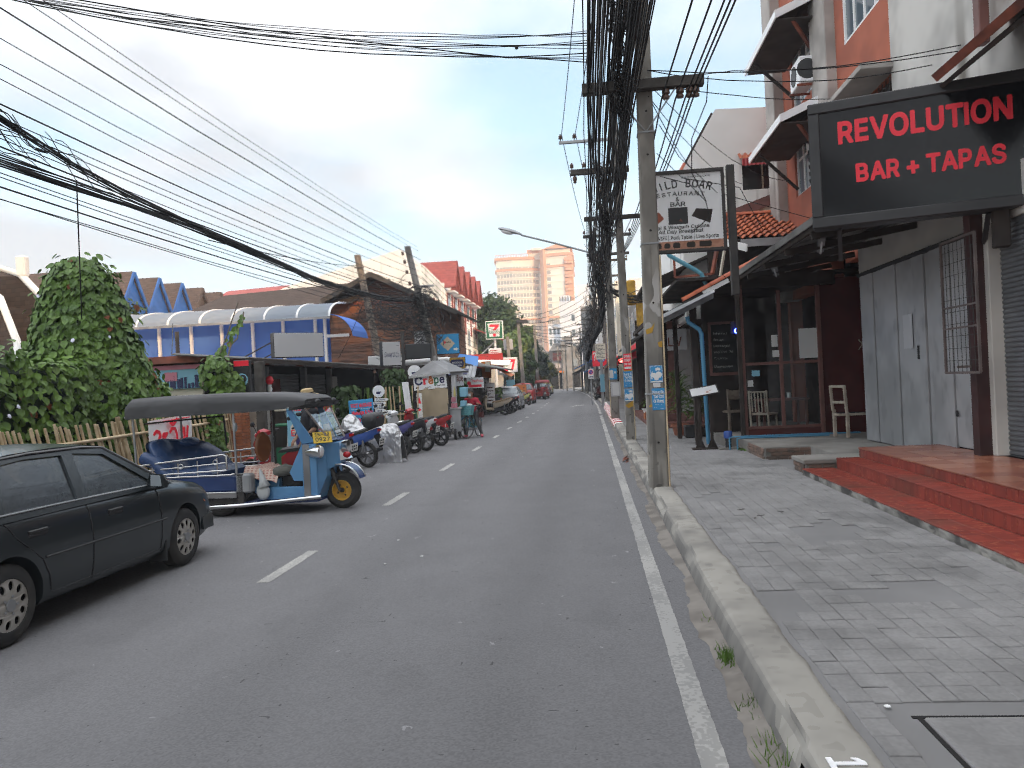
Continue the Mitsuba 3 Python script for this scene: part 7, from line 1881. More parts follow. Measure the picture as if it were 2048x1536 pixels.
def sedan(name, label, M, group=None, paint='m_car_black', cap='m_hubcap'):
    k = thing(name, label, 'car', group, M)
    st_y = [-.95, -.92, -.80, -.5, 0, .6, 1.2, 1.8, 2.25, 2.6, 2.95, 3.12, 3.24, 3.30]
    zb = [.36, .27, .22, .20, .20, .19, .19, .19, .19, .19, .21, .24, .28, .34]
    zt = [.66, .82, .90, .935, .945, .94, .925, .91, .895, .855, .79, .74, .66, .58]
    hw = [.66, .73, .785, .82, .835, .843, .845, .843, .838, .825, .785, .745, .68, .60]
    cr = [.0, .01, .02, .03, .03, .03, .03, .03, .05, .07, .075, .06, .03, .0]
    Y = np.linspace(-.95, 3.30, 58)
    R = []
    for y in Y:
        b0, t0, w0, c0 = (np.interp(y, st_y, q) for q in (zb, zt, hw, cr))
        h = t0 - b0
        s = [(0, b0), (.80 * w0, b0), (.93 * w0, b0 + .02), (.975 * w0, b0 + .10 * h), (.992 * w0, b0 + .30 * h), (1.0 * w0, b0 + .50 * h), (.998 * w0, b0 + .62 * h), (.988 * w0, b0 + .66 * h), (.978 * w0, b0 + .78 * h), (.955 * w0, b0 + .89 * h), (.918 * w0, b0 + .97 * h), (.85 * w0, t0 + c0 * .25), (.5 * w0, t0 + c0 * .8), (0, t0 + c0)]
        R.append([(x, y, z) for x, z in s] + [(-x, y, z) for x, z in s[-2:0:-1]])
    def sx(y, z):
        b0, t0, w0 = (np.interp(y, st_y, q) for q in (zb, zt, hw)); h = t0 - b0
        return float(np.interp(z, [b0 + .02, b0 + .1 * h, b0 + .3 * h, b0 + .5 * h, b0 + .62 * h, b0 + .66 * h, b0 + .78 * h, b0 + .89 * h, b0 + .97 * h], [w0 * q for q in (.93, .975, .992, 1, .998, .988, .978, .955, .918)]))
    m = MB().loft(R)
    tmh = trimesh.Trimesh(*m.arr(), process=True); tmh.fix_normals()
    mm = m3.Manifold(m3.Mesh(np.asarray(tmh.vertices, np.float32), np.asarray(tmh.faces, np.uint32)))
    for ya in (0, 2.465):
        for s in (1, -1):
            c = m3.Manifold.cylinder(.5, .335, .335, 40).rotate([0, 90, 0]).translate([.52 if s > 0 else -1.02, ya, .315])
            mm = mm - c
    q = mm.to_mesh(); part(k, 'body', (q.vert_properties[:, :3], q.tri_verts), paint, 32)
    # greenhouse
    zl = lambda z: .785 - (z - .92) / .42 * .205
    sidepoly = Polygon([(-.62, .90), (2.28, .885), (2.18, .93), (1.50, 1.335), (1.2, 1.365), (.55, 1.372), (.12, 1.345), (-.50, .96)])
    wins = [Polygon([(-.30, .965), (.02, .965), (.13, 1.26), (.02, 1.275)]).buffer(-.01).buffer(.01), Polygon([(.06, .96), (.86, .95), (.93, 1.315), (.50, 1.325), (.18, 1.30)]), Polygon([(.99, .948), (1.98, .93), (1.94, .955), (1.46, 1.275), (1.07, 1.318)])]
    fr = sidepoly
    for w in wins: fr = fr.difference(w)
    gh, gl, tr_, gs = MB(), [], MB(), None
    def side_mesh(poly, th, off, s):
        m = MB().ext(poly, th); v, f = m.arr(); w = np.stack([s * (np.array([zl(z) for z in v[:, 1]]) - th - off + v[:, 2]), v[:, 0], v[:, 1]], 1); return w, f
    for s in (1, -1):
        gh.add(*side_mesh(fr, .035, 0, s))
    part(k, 'window_frames', gh, paint)
    for s in (1, -1):
        for w in wins:
            x, y = w.exterior.coords.xy; pts = A([(s * (zl(z) - .02), yy, z) for yy, z in zip(x[:-1], y[:-1])])
            c = pts.mean(0); part(k, 'side_window', MB().add(np.vstack([pts, [c]]), [[i, (i + 1) % len(pts), len(pts)] for i in range(len(pts))]), 'm_tint_glass')
    yr, ze, xe = [.02, .12, .35, .8, 1.2, 1.42, 1.53], [1.315, 1.345, 1.368, 1.378, 1.368, 1.345, 1.315], []
    P = []
    for y, z in zip(yr, ze):
        xw = zl(min(z, 1.345)) + .0
        P.append([(xw * t, y, z + .035 * (1 - t * t) * (1.0 if .1 < y < 1.45 else .6)) for t in np.linspace(-1, 1, 11)])
    part(k, 'roof', MB().sheet(P, .02), paint, True)
    gz = lambda a, b_, n=7: [[(xa * t, ya + (.05 * (1 - t * t) if ya > 1 else -.05 * (1 - t * t)), za + .03 * (1 - t * t)) for t in np.linspace(-1, 1, 9)] for xa, ya, za in [tuple(A(a) * (1 - q) + A(b_) * q) for q in np.linspace(0, 1, n)]]
    part(k, 'windscreen', MB().grid(gz((.585, 1.52, 1.315), (.74, 2.24, .915))), 'm_tint_glass')
    part(k, 'rear_window', MB().grid(gz((.59, .03, 1.315), (.70, -.56, .955))), 'm_tint_glass')
    for s in (1, -1): part(k, 'belt_trim', MB().tube([(s * (zl(.945) + .006), y, z) for y, z in ((-.45, .955), (.5, .948), (1.2, .937), (2.0, .918))], .008, 5), 'm_galv')
    for s in (1, -1): part(k, 'roof_trim', MB().tube([(s * (zl(min(z, 1.34)) + .003), y, z) for y, z in ((-.52, .97), (.10, 1.345), (.55, 1.368), (1.2, 1.362), (1.49, 1.335), (2.15, .945))], .010, 5), 'm_grey_metal')
    for s in (1, -1): part(k, 'door_moulding', MB().tube([(s * (sx(y, .57) + .002), y, .575 - .01 * y / 2) for y in np.linspace(.36, 2.06, 8)], .011, 6), 'm_trim')
    seam = MB()
    for s in (1, -1):
        for yy in (.93, 1.98): seam.tube([(s * (sx(yy, z) + .0025), yy - .02 * (z < .4), z) for z in [np.interp(yy, st_y, zb) + f_ * (np.interp(yy, st_y, zt) - np.interp(yy, st_y, zb)) for f_ in (.97, .89, .78, .66, .62, .5, .3, .1)]], .0045, 5)
        seam.tube([(s * (sx(y, .285) + .002), y, .285) for y in np.linspace(.42, 1.96, 8)], .004, 5); seam.tube([(s * (sx(y, z) + .0025), y, z) for y, z in ((-.02, .93), (.04, .85), (.10, .76), (.20, .68), (.33, .56), (.40, .42), (.42, .30))], .0045, 5)
    part(k, 'door_seam', seam, 'm_black')
    for s in (1, -1):
        for yy in (.22, 1.18):
            h_ = part(k, 'handle', MB().rbox(s * sx(yy, .78) - .012, s * sx(yy, .78) + .012, yy, yy + .19, .775, .80, .006), 'm_trim')
            part(h_, 'recess', MB().rbox(s * sx(yy, .77) - .006, s * sx(yy, .77) + .006, yy - .01, yy + .20, .745, .80, .004), 'm_black')
        mr = part(k, 'mirror', MB().hull([(s * (.78 + dx), 1.86 + dy, .90 + dz) for dx, dy, dz in ((0, -.02, .03), (0, .06, .03), (.05, -.03, .01), (.19, -.05, .0), (.19, .05, .02), (.05, .09, .02), (.06, -.05, .14), (.18, -.05, .13), (.16, .05, .11), (.07, .08, .12))]), paint)
        part(mr, 'glass', MB().hull([(s * (.78 + dx), 1.804 - .002, .90 + dz) for dx, dz in ((.065, .02), (.175, .015), (.07, .13), (.165, .12))] + [(s * .9, 1.812, .96)]), 'm_window_pale')
        part(k, 'mud_flap', MB().sheet([[(s * .66, 2.05, .34), (s * .83, 2.06, .36)], [(s * .66, 2.03, .13), (s * .85, 2.02, .15)]], .012), 'm_trim')
        part(k, 'indicator', MB().hull([(s * x, y, z) for x, y, z in ((.735, 3.03, .66), (.70, 3.14, .64), (.755, 3.03, .58), (.72, 3.14, .575), (.765, 2.92, .655), (.785, 2.92, .60))]), 'm_orange_lens')
        part(k, 'tail_light', MB().hull([(s * x, y, z) for x, y, z in ((.80, -.66, .85), (.80, -.66, .70), (.70, -.905, .83), (.72, -.93, .68), (.38, -.945, .80), (.38, -.955, .69))]), 'm_red_lens')
        part(k, 'headlight', MB().hull([(s * x, y, z) for x, y, z in ((.68, 3.16, .66), (.35, 3.27, .64), (.70, 3.19, .57), (.36, 3.31, .55))]), 'm_white_lens')
    part(k, 'bumper', MB().hull([(s * x, y, z) for s in (1, -1) for x, y, z in ((.80, 2.84, .44), (.81, 2.84, .30), (.76, 3.14, .45), (.77, 3.14, .29), (.60, 3.33, .45), (.60, 3.34, .30), (.2, 3.38, .45), (.2, 3.38, .30))]), paint)
    part(k, 'rear_bumper', MB().hull([(s * x, y, z) for s in (1, -1) for x, y, z in ((.815, -.55, .50), (.81, -.55, .28), (.77, -.88, .52), (.76, -.88, .27), (.5, -1.0, .50), (.5, -1.0, .28))]), paint)
    part(k, 'number_plate', MB().box(-.18, .18, -.985, -.955, .58, .70), 'm_plate')
    for (x, y) in ((-.36, .95), (.36, .95)):
        b = MB(); b.rbox(x - .23, x + .23, y - .08, y + .10, .7, 1.08, .05, tr(0, 0, 0)); b.rbox(x - .12, x + .12, y - .10, y + .02, 1.10, 1.24, .04); part(k, 'seat', b, 'm_seat_dark')
    b = MB(); b.rbox(-.62, .62, -.10, .05, .7, 1.08, .05); part(k, 'rear_seat', b, 'm_seat_dark')
    b = MB(); b.rbox(-.7, .7, 1.75, 2.15, .8, .97, .04); b.tube([(.36 + .17 * math.cos(t), 1.55 + .05 * math.sin(t), .98 + .17 * math.sin(t)) for t in np.linspace(0, 6.28, 20)], .014, 6); part(k, 'dashboard', b, 'm_trim')
    for y in (0, 2.465):
        for s in (1, -1): wheel(k, s * .725, y, .30, .185, cap, side=s)
    return k


SED = sedan('sedan_car', 'dark green black sedan with silver hubcaps parked at the left edge, nearest the camera', tr(-4.975, 5.2, 0) @ np.diag([1, 1, .972, 1]))
sw = {'m_car_black': 'm_car_silver', 'm_trim': 'm_trim'}
dup(SED, tr(-5.08, 48.0, 0) @ np.diag([1.06, 1.05, 1.03, 1]), 'silver sedan parked ahead on the left, seen from behind', 'cars parked along the left side', sw)
dup(SED, tr(-5.05, 60.0, 0) @ np.diag([1.0, .9, 1.12, 1]), 'bright red car parked just beyond the silver sedan', 'cars parked along the left side', {'m_car_black': 'm_car_red'})
dup(SED, tr(-5.3, 86.0, 0), 'grey car parked beyond the red tuk tuk', 'cars parked along the left side', {'m_car_black': 'm_car_silver'})
dup(SED, tr(-5.4, 98.0, 0), 'yellowish car farthest up the left side, near the bend', 'cars parked along the left side', {'m_car_black': 'm_car_yellow'})


# ---------------------------------------------------------------- tuk tuks
def tuktuk(label, M, group=None):
    k = thing('tuk_tuk', label, 'tuk-tuk', group, M)

    def tw(x, y, r, w, rimm, name='wheel'):
        t = MB(); t.lathe([(r * .56, -w / 2), (r * .80, -w / 2 - .008), (r * .95, -w / 2 + .015), (r, -w / 4), (r, w / 4), (r * .95, w / 2 - .015), (r * .80, w / 2 + .008), (r * .56, w / 2), (r * .52, 0)], (x, y, r), 'y', 36, closed=True)
        q = part(k, name, t, 'm_rubber', 35)
        b = MB(); b.lathe([(0, -w * .30), (r * .18, -w * .30), (r * .2, -w * .15), (r * .46, -w * .2), (r * .5, -w * .48), (r * .585, -w * .50), (r * .585, w * .5), (0, w * .3)], (x, y, r), 'y', 28); part(q, 'rim', b, rimm, 35)
        b = MB(); b.lathe([(0, -w * .5), (r * .12, -w * .48), (r * .14, -w * .25)], (x, y, r), 'y', 12)
        for i in range(4): a = i * 1.571 + .5; b.cyl((x + r * .3 * math.cos(a), y - w * .17, r + r * .3 * math.sin(a)), (x + r * .3 * math.cos(a), y - w * .24, r + r * .3 * math.sin(a)), .014, 6)
        part(q, 'hub', b, 'm_dark_steel')
    tw(0, 0, .265, .135, 'm_yellow_rim'); tw(-1.62, -.50, .265, .14, 'm_dark_steel'); tw(-1.62, .50, .265, .14, 'm_dark_steel')
    # canopy
    R = []
    for x, zt, zl_, w in ((-2.985, 1.56, 1.44, .59), (-2.98, 1.66, 1.435, .63), (-2.90, 1.735, 1.435, .65), (-2.4, 1.745, 1.445, .65), (-1.6, 1.745, 1.455, .65), (-.95, 1.725, 1.47, .64), (-.60, 1.695, 1.485, .61), (-.38, 1.655, 1.505, .57), (-.29, 1.61, 1.53, .53)):
        R.append([(x, s * w, zl_) for s in (-1,)] + [(x, -w * 1.0, zl_ + .5 * (zt - zl_)), (x, -w * .96, zl_ + .78 * (zt - zl_)), (x, -w * .85, zl_ + .95 * (zt - zl_)), (x, -w * .4, zt), (x, w * .4, zt), (x, w * .85, zl_ + .95 * (zt - zl_)), (x, w * .96, zl_ + .78 * (zt - zl_)), (x, w, zl_ + .5 * (zt - zl_)), (x, w, zl_), (x, w * .9, zl_ + .06), (x, -w * .9, zl_ + .06)])
    part(k, 'canopy', MB().loft(R), 'm_tuk_canopy', 50)
    b = MB()
    b.hull([(-.50, s * .60, z) for s in (-1, 1) for z in (1.50, 1.46)] + [(-.16, s * .45, 1.56) for s in (-1, 1)] + [(-.22, s * .45, 1.50) for s in (-1, 1)]); part(k, 'canopy_peak', b, 'm_trim')
    for s in (-1, 1): part(k, 'roof_lamp', MB().ball((-.20, s * .30, 1.555), .05, 2, (.8, 1, 1)), 'm_trim', True)
    b = MB()
    for s in (-1, 1): b.tube([(-3.0, s * .60, 1.46), (-2.0, s * .615, 1.462), (-1.0, s * .61, 1.478), (-.5, s * .58, 1.50)], .016, 6)
    part(k, 'roof_rail', b, 'm_galv')
    for s in (-1, 1):
        part(k, 'post', MB().cyl((-2.86, s * .58, .62), (-2.88, s * .60, 1.47), .017, 8), 'm_galv', True)
        part(k, 'post', MB().cyl((-1.33, s * .58, .60), (-1.33, s * .60, 1.47), .017, 8), 'm_galv', True)
    part(k, 'post', MB().cyl((-1.08, .12, .50), (-1.08, .12, 1.48), .017, 8), 'm_dark_steel', True)
    part(k, 'rear_frame', MB().tube([(-2.72, -.56, 1.36), (-2.0, -.1, 1.40), (-1.98, .30, 1.40), (-1.95, .30, .95)], .014, 6), 'm_dark_steel', True)
    # seat tub
    for s in (-1, 1):
        b = MB(); b.tube([(-2.86, s * .60, .755), (-2.2, s * .62, .82), (-1.50, s * .62, .885), (-1.455, s * .62, .86), (-1.45, s * .62, .68)], .014, 6); b.tube([(-2.86, s * .60, .61), (-2.2, s * .62, .635), (-1.46, s * .62, .665)], .014, 6)
        b.tube([(-2.86, s * .60, .68), (-2.2, s * .62, .72), (-1.46, s * .62, .77)], .010, 6)
        for x in (-2.6, -2.2, -1.9, -1.6): b.cyl((x, s * .61, .56), (x, s * .615, .74 + (x + 2.6) * .10), .010, 6)
        for x in (-2.15, -1.62): b.tube([(x + .035 * math.cos(t), s * .625, .70 + (x + 2.6) * .08 + .035 * math.sin(t)) for t in np.linspace(0, 6.28, 13)], .007, 5)
        part(k, 'side_rail', b, 'm_chrome', True)
        part(k, 'side_panel', MB().rbox(-2.9, -1.33, s * .60 - .03, s * .60 + .03, .36, .585, .02), 'm_tuk_blue')
        part(k, 'side_band', MB().rbox(-2.9, -1.325, s * .605 - .03, s * .605 + .03, .27, .36, .01), 'm_steel')
        b = MB(); b.tube([(-2.9, s * .64, .575), (-1.40, s * .64, .600), (-1.33, s * .64, .615)], .012, 6); part(k, 'panel_trim', b, 'm_chrome', True)
    part(k, 'tub_floor', MB().box(-2.9, -1.33, -.57, .57, .27, .36), 'm_tuk_blue')
    part(k, 'seat_cushion', MB().rbox(-2.6, -1.75, -.54, .54, .40, .66, .06), 'm_vinyl_blue')
    b = MB()
    R = []
    for t, z, w in ((0, .50, .52), (.25, .72, .54), (.55, .92, .52), (.8, 1.04, .44), (.95, 1.085, .34), (1, 1.09, .22)):
        R.append([(-2.48 - .36 * t + q * .11 * (1.1 - t * .5) + .50 * max(y, 0) ** 1.4 * (1 - .35 * t), y * w, z + q * .02 - .06 * max(y, 0)) for q, y in ((1, -1), (1.25, -.5), (1, -.12), (1, .12), (1.25, .5), (1, 1), (-.5, 1), (-.8, 0), (-.5, -1))])
    b.loft(R); part(k, 'seat_back', b, 'm_vinyl_blue', 60)
    part(k, 'back_roll', MB().ball((-2.45, .12, 1.04), .13, 2, (.9, 1.5, .55)), 'm_vinyl_blue', True)
    part(k, 'armrest', MB().tube([(-2.80, -.50, .86), (-2.6, -.52, .80), (-2.38, -.53, .56), (-2.30, -.53, .40)], [.10, .11, .10, .08], 10), 'm_vinyl_blue', True)
    # driver section
    part(k, 'engine_box', MB().rbox(-1.20, -.82, -.34, .34, .28, .50, .015), 'm_tuk_light'); part(k, 'seat_base', MB().rbox(-1.33, -.80, -.36, .36, .50, .60, .03), 'm_saddle'); part(k, 'seat_box', MB().rbox(-.80, -.40, -.30, .30, .36, .56, .02), 'm_black')
    part(k, 'side_plate', MB().rbox(-1.0, -.42, -.40, -.37, .20, .38, .01), 'm_tuk_light')
    part(k, 'round_backrest', MB().lathe([(0, -.03), (.14, -.03), (.165, 0), (.14, .03), (0, .03)], (0, 0, 0), 'x', 22, tr(-1.20, -.02, .93) @ rot('z', -25) @ np.diag([1, .9, 1.35, 1])), 'm_leather', 40)
    part(k, 'tool_box', MB().rbox(-1.36, -1.12, -.60, -.44, .33, .60, .025), 'm_galv')
    b = MB(); b.ball((-1.0, -.47, .33), .10, 2, (1, .55, 1.2)); b.tube([(-1.04, -.47, .66), (-1.0, -.47, .5), (-.98, -.47, .4)], [.01, .05, .09], 8); part(k, 'hanging_bag', b, 'm_bag', True)
    P = [[(-1.30 + .50 * u, -.46 + .62 * v, .665 - .10 * u * u - .05 * v * (1 - v) + .018 * math.sin(9 * u + 5 * v) - (.13 if v < .1 else 0)) for v in np.linspace(0, 1, 9)] for u in np.linspace(0, 1, 9)]
    part(k, 'towel', MB().sheet(P, .025), 'm_plaid', 50)
    part(k, 'cloth_roll', MB().tube([(-.86, -.36, .58), (-.70, -.36, .62), (-.58, -.30, .60)], [.07, .085, .06], 8), 'm_grey_cloth', True)
    part(k, 'floor', MB().hull([(x, s * y, z) for x, y in ((-1.33, .60), (-.22, .42)) for s in (-1, 1) for z in (.16, .20)]), 'm_tuk_blue')
    for s in (-1, 1): part(k, 'sill_tube', MB().tube([(-1.75, s * .64, .145), (-1.2, s * .635, .17), (-.16, s * .44, .235)], .030, 10), 'm_chrome', True)
    b = MB(); b.rbox(-1.75, -1.25, -.56, .56, .17, .26, .01); b.beam((-1.3, -.5, .2), (-1.15, -.5, .34), .05); b.rbox(-1.33, -1.23, -.60, -.52, .16, .60, .01); part(k, 'chassis', b, 'm_dark_steel')
    b = MB()
    for s in (-1, 1): b.rbox(-.42, -.20, s * .42 - .02, s * .42 + .02, .20, .98, .01)
    b.hull([(-.22, s * y, z) for s in (-1, 1) for y, z in ((.42, .20), (.42, .95))] + [(-.12, s * .3, z) for s in (-1, 1) for z in (.5, .98)]); part(k, 'cowl', b, 'm_tuk_light')
    for s in (-1, 1): part(k, 'cowl_stripe', MB().rbox(-.40, -.30, s * .442 - .006, s * .442 + .006, .24, .97, .003), 'm_grey_metal')
    part(k, 'leg_guard', MB().hull([(-.62, -.41, .58), (-.42, -.43, .96), (-.42, -.43, .46), (-.56, -.41, .46), (-.62, -.38, .58), (-.42, -.40, .96), (-.42, -.40, .46), (-.56, -.38, .46)]), 'm_tuk_light')
    b = MB(); b.hull([(-.20, s * y, z) for s in (-1, 1) for y, z in ((.30, .55), (.34, .98))] + [(.02, s * y, z) for s in (-1, 1) for y, z in ((.09, .66), (.13, .96))]); part(k, 'nose', b, 'm_tuk_light')
    part(k, 'dash_panel', MB().hull([(-.40, s * .44, .97) for s in (-1, 1)] + [(-.05, s * .24, 1.0) for s in (-1, 1)] + [(-.42, s * .44, 1.00) for s in (-1, 1)] + [(-.10, s * .3, 1.03) for s in (-1, 1)]), 'm_tuk_blue')
    for s in (-1, 1):
        part(k, 'screen_pillar', MB().hull([(-.56, s * .56, 1.47), (-.49, s * .56, 1.47), (-.56, s * .52, 1.47), (-.40, s * .45, .98), (-.22, s * .45, 1.0), (-.40, s * .41, .98), (-.22, s * .41, 1.0), (-.49, s * .53, 1.47)]), 'm_tuk_light')
    part(k, 'windscreen', MB().add([(-.34, -.46, 1.50), (-.34, .46, 1.50), (-.06, .30, 1.02), (-.06, -.30, 1.02)], [[0, 1, 2, 3]]), 'm_clear_glass')
    b = MB()
    for p, q in (((-.34, -.46, 1.50), (-.06, -.30, 1.02)), ((-.34, .46, 1.50), (-.06, .30, 1.02)), ((-.34, -.46, 1.5), (-.34, .46, 1.5))): b.beam(p, q, .022)
    part(k, 'screen_frame', b, 'm_chrome')
    pk_ = part(k, 'number_plate', MB().box(-.13, .13, -.085, .085, -.004, .004, frame((-.13, -.36, 1.055), (.85, .53, 0), (-.45, .3, .85))), 'm_yellow')
    b = MB(); b.ext(fit_text('1ก-28'.replace('ก', 'N'), -.10, .10, .02, .05), .002, frame((-.13, -.36, 1.055), (.85, .53, 0), (-.45, .3, .85)) @ tr(0, 0, .004)); b.ext(fit_text('0927', -.10, .10, -.06, .06), .002, frame((-.13, -.36, 1.055), (.85, .53, 0), (-.45, .3, .85)) @ tr(0, 0, .004)); part(pk_, 'lettering', b, 'm_black')
    for s in (-1, 1):
        b = MB(); b.lathe([(0, -.12), (.03, -.12), (.075, -.02), (.09, .06), (.09, .10), (.07, .12), (0, .125)], (-.22, s * .47, .865), 'x', 18); L = part(k, 'side_lamp', b, 'm_chrome', 35); part(L, 'lens', MB().lathe([(0, .128), (.07, .124), (.072, .118)], (-.22, s * .47, .865), 'x', 16), 'm_white_lens')
    b = MB(); b.lathe([(0, -.08), (.06, -.06), (.085, .02), (.09, .06), (.0, .075)], (.06, 0, .90), 'x', 18); L = part(k, 'headlight', b, 'm_chrome', 35)
    part(k, 'red_lamp', MB().ball((.12, -.10, .78), .045, 2, (1.3, .8, 1)), 'm_red_lens', True); part(k, 'chrome_trim', MB().hull([(.02, s * .12, z) for s in (-1, 1) for z in (.70, .86)] + [(.14, s * .08, .72) for s in (-1, 1)]), 'm_chrome')
    P = [[(.315 * math.cos(a) * (1.0), y * (1 - .15 * abs(a - 1.5)), .285 + .335 * math.sin(a) + .03) for y in np.linspace(-.15, .15, 5)] for a in np.linspace(.35, 2.45, 15)]
    part(k, 'front_fender', MB().sheet(P, .012), 'm_tuk_blue', 60)
    b = MB()
    for s in (-1, 1): b.tube([(q[0 if s < 0 else -1][0], q[0 if s < 0 else -1][1] * 1.02, q[0 if s < 0 else -1][2]) for q in P], .014, 6)
    part(k, 'fender_trim', b, 'm_chrome', True)
    b = MB(); b.tube([(-.14, -.11, .62), (-.06, -.115, .42)], .038, 8); b.tube([(-.08, -.115, .46), (0, -.12, .265)], .024, 8); b.tube([(-.14, .11, .62), (0, .12, .265)], .03, 8); part(k, 'fork', b, 'm_dark_steel', True)
    b = MB(); b.tube([(-.46, -.30, 1.12), (-.40, -.12, 1.10), (-.38, .12, 1.10), (-.46, .30, 1.12)], .014, 6); b.cyl((-.36, 0, 1.08), (-.2, 0, .7), .02); part(k, 'handlebar', b, 'm_black')
    b = MB(); b.hull([(-.34, .1, 1.02), (-.2, .1, 1.02), (-.34, .3, 1.02), (-.2, .3, 1.02), (-.30, .1, 1.22), (-.30, .3, 1.22)]); part(k, 'dash_bag', b, 'm_scoot_beige')
    b = MB(); b.ball((-1.30, -.60, 1.26), .05, 2, (.3, .8, 1.3)); part(k, 'mirror', b, 'm_window_pale', True)
    return k


TT = tuktuk('blue tuk tuk with a black canopy and yellow front wheel parked by the bamboo fence', tr(-3.62, 11.12, 0) @ rot('z', -3.5))
RT_ = dup(TT, tr(-4.45, 75, 0) @ rot('z', 92) @ tr(1.2, 0, 0) @ np.diag([1, 1.05, 1.02, 1]), 'bright red tuk tuk parked on the left beyond the red car', 'tuk tuks farther up the street', {'m_tuk_blue': 'm_car_red', 'm_tuk_light': 'm_car_red', 'm_tuk_canopy': 'm_car_red', 'm_vinyl_blue': 'm_car_red'}, ('towel', 'bag'))
BT_ = dup(TT, tr(.98, 62.6, .02) @ rot('z', 95) @ tr(1.4, 0, 0) @ np.diag([1, 1.05, .98, 1]), 'black tuk tuk parked at the right kerb beside a grey pole', 'tuk tuks farther up the street', {'m_tuk_blue': 'm_trim', 'm_tuk_light': 'm_trim', 'm_tuk_canopy': 'm_black', 'm_vinyl_blue': 'm_red_paint'}, ('towel', 'bag'))


# ---------------------------------------------------------------- scooters
def scooter(label, M, paint, seatm='m_saddle', box=False, group='scooters parked in a row on the left', slim=False, rim='m_black'):
    k = thing('motor_scooter', label, 'scooter', group, M)
    R_w = .285
    for x in (0, 1.24):
        t = MB(); t.lathe([(R_w * .74, -.03), (R_w * .86, -.045), (R_w * .96, -.035), (R_w, 0), (R_w * .96, .035), (R_w * .86, .045), (R_w * .74, .03), (R_w * .72, 0)], (x, 0, R_w), 'y', 32, closed=True); q = part(k, 'wheel', t, 'm_rubber', 40)
        b = MB(); b.lathe([(R_w * .66, -.028), (R_w * .75, -.028), (R_w * .75, .028), (R_w * .66, .028)], (x, 0, R_w), 'y', 28, closed=True)
        for i in range(5):
            a = i * 1.2566; b.beam((x + .04 * math.cos(a), -.0, R_w + .04 * math.sin(a)), (x + R_w * .69 * math.cos(a + .2), 0, R_w + R_w * .69 * math.sin(a + .2)), .03, .022, (0, 1, 0))
        b.lathe([(0, -.05), (.05, -.05), (.05, .05), (0, .05)], (x, 0, R_w), 'y', 14); part(q, 'rim', b, rim, 35)
    R = []
    for x, zb, zt, w in ((.60, .40, .62, .10), (.45, .42, .70, .135), (.15, .50, .745, .15), (-.12, .60, .80, .13), (-.32, .70, .865, .08), (-.42, .79, .875, .03)):
        R.append([(x, -w * .7, zb), (x, -w, zb + .45 * (zt - zb)), (x, -w * .85, zt), (x, w * .85, zt), (x, w, zb + .45 * (zt - zb)), (x, w * .7, zb)])
    part(k, 'tail_fairing', MB().loft(R), paint, 40)
    R = []
    for x, z, h, w in ((.66, .70, .03, .07), (.58, .725, .07, .11), (.30, .755, .08, .135), (.18, .775, .08, .14), (.0, .82, .075, .13), (-.26, .89, .06, .10), (-.34, .90, .03, .06)):
        R.append([(x, -w, z - h * .5), (x, -w * .95, z + h * .2), (x, -w * .6, z + h * .5), (x, 0, z + h * .58), (x, w * .6, z + h * .5), (x, w * .95, z + h * .2), (x, w, z - h * .5)])
    part(k, 'seat', MB().loft(R), seatm, 50)
    b = MB(); b.hull([(-.28, s * .07, .72) for s in (-1, 1)] + [(-.36, s * .06, .74) for s in (-1, 1)] + [(-.43, s * .05, .46) for s in (-1, 1)] + [(-.40, s * .05, .46) for s in (-1, 1)]); part(k, 'rear_fender', b, 'm_black')
    part(k, 'number_plate', MB().box(-.09, .09, -.08, .08, -.003, .003, frame((-.445, 0, .58), (0, -1, 0), (-.25, 0, 1))), 'm_plate')
    b = MB()
    for r in range(2):
        for c in range(3): b.box(-.07 + .05 * c, -.04 + .05 * c, -.05 + .06 * r, -.015 + .06 * r, .003, .005, frame((-.445, 0, .58), (0, -1, 0), (-.25, 0, 1)))
    part(k, 'plate_marks', b, 'm_black')
    part(k, 'tail_light', MB().hull([(-.40, s * .06, z) for s in (-1, 1) for z in (.80, .86)] + [(-.445, s * .03, z) for s in (-1, 1) for z in (.81, .845)]), 'm_red_lens')
    b = MB(); b.hull([(.02, .07, .23), (.02, .07, .34), (.02, .15, .25), (.02, .15, .33), (.48, .07, .26), (.48, .07, .42), (.48, .16, .28), (.48, .15, .40)]); b.hull([(.30, s * .10, z) for s in (-1, 1) for z in (.24, .44)] + [(.62, s * .08, z) for s in (-1, 1) for z in (.26, .46)]); part(k, 'engine', b, 'm_engine')
    b = MB(); b.tube([(.45, -.10, .25), (.30, -.14, .22), (.1, -.16, .28), (-.28, -.165, .39)], [.02, .03, .052, .048], 10); part(k, 'exhaust', b, 'm_engine', True)
    part(k, 'shock', MB().cyl((.02, .10, .32), (-.02, .10, .66), .028, 8), 'm_alloy')
    b = MB(); b.hull([(x, s * y, z) for s in (-1, 1) for x, y, z in ((.55, .12, .30), (.55, .12, .40), (.98, .10, .32), (.98, .10, .42))]); part(k, 'footboard', b, paint if not slim else 'm_black')
    R = []
    for z, x, w, d in ((.36, .98, .13, .05), (.5, 1.0, .18, .06), (.7, 1.0, .21, .08), (.86, .99, .20, .11), (.96, .97, .12, .09)):
        R.append([(x - .03, -w, z), (x + d, -w * .55, z), (x + d * 1.5, 0, z), (x + d, w * .55, z), (x - .03, w, z), (x - .06, 0, z)])
    part(k, 'leg_shield', MB().loft(R), paint, 45)
    b = MB(); b.hull([(.90, s * .15, z) for s in (-1, 1) for z in (.98, 1.05)] + [(1.03, s * .12, .97) for s in (-1, 1)] + [(1.10, s * .07, 1.0) for s in (-1, 1)] + [(.98, s * .08, 1.10) for s in (-1, 1)]); h_ = part(k, 'handlebar_cowl', b, paint, 40)
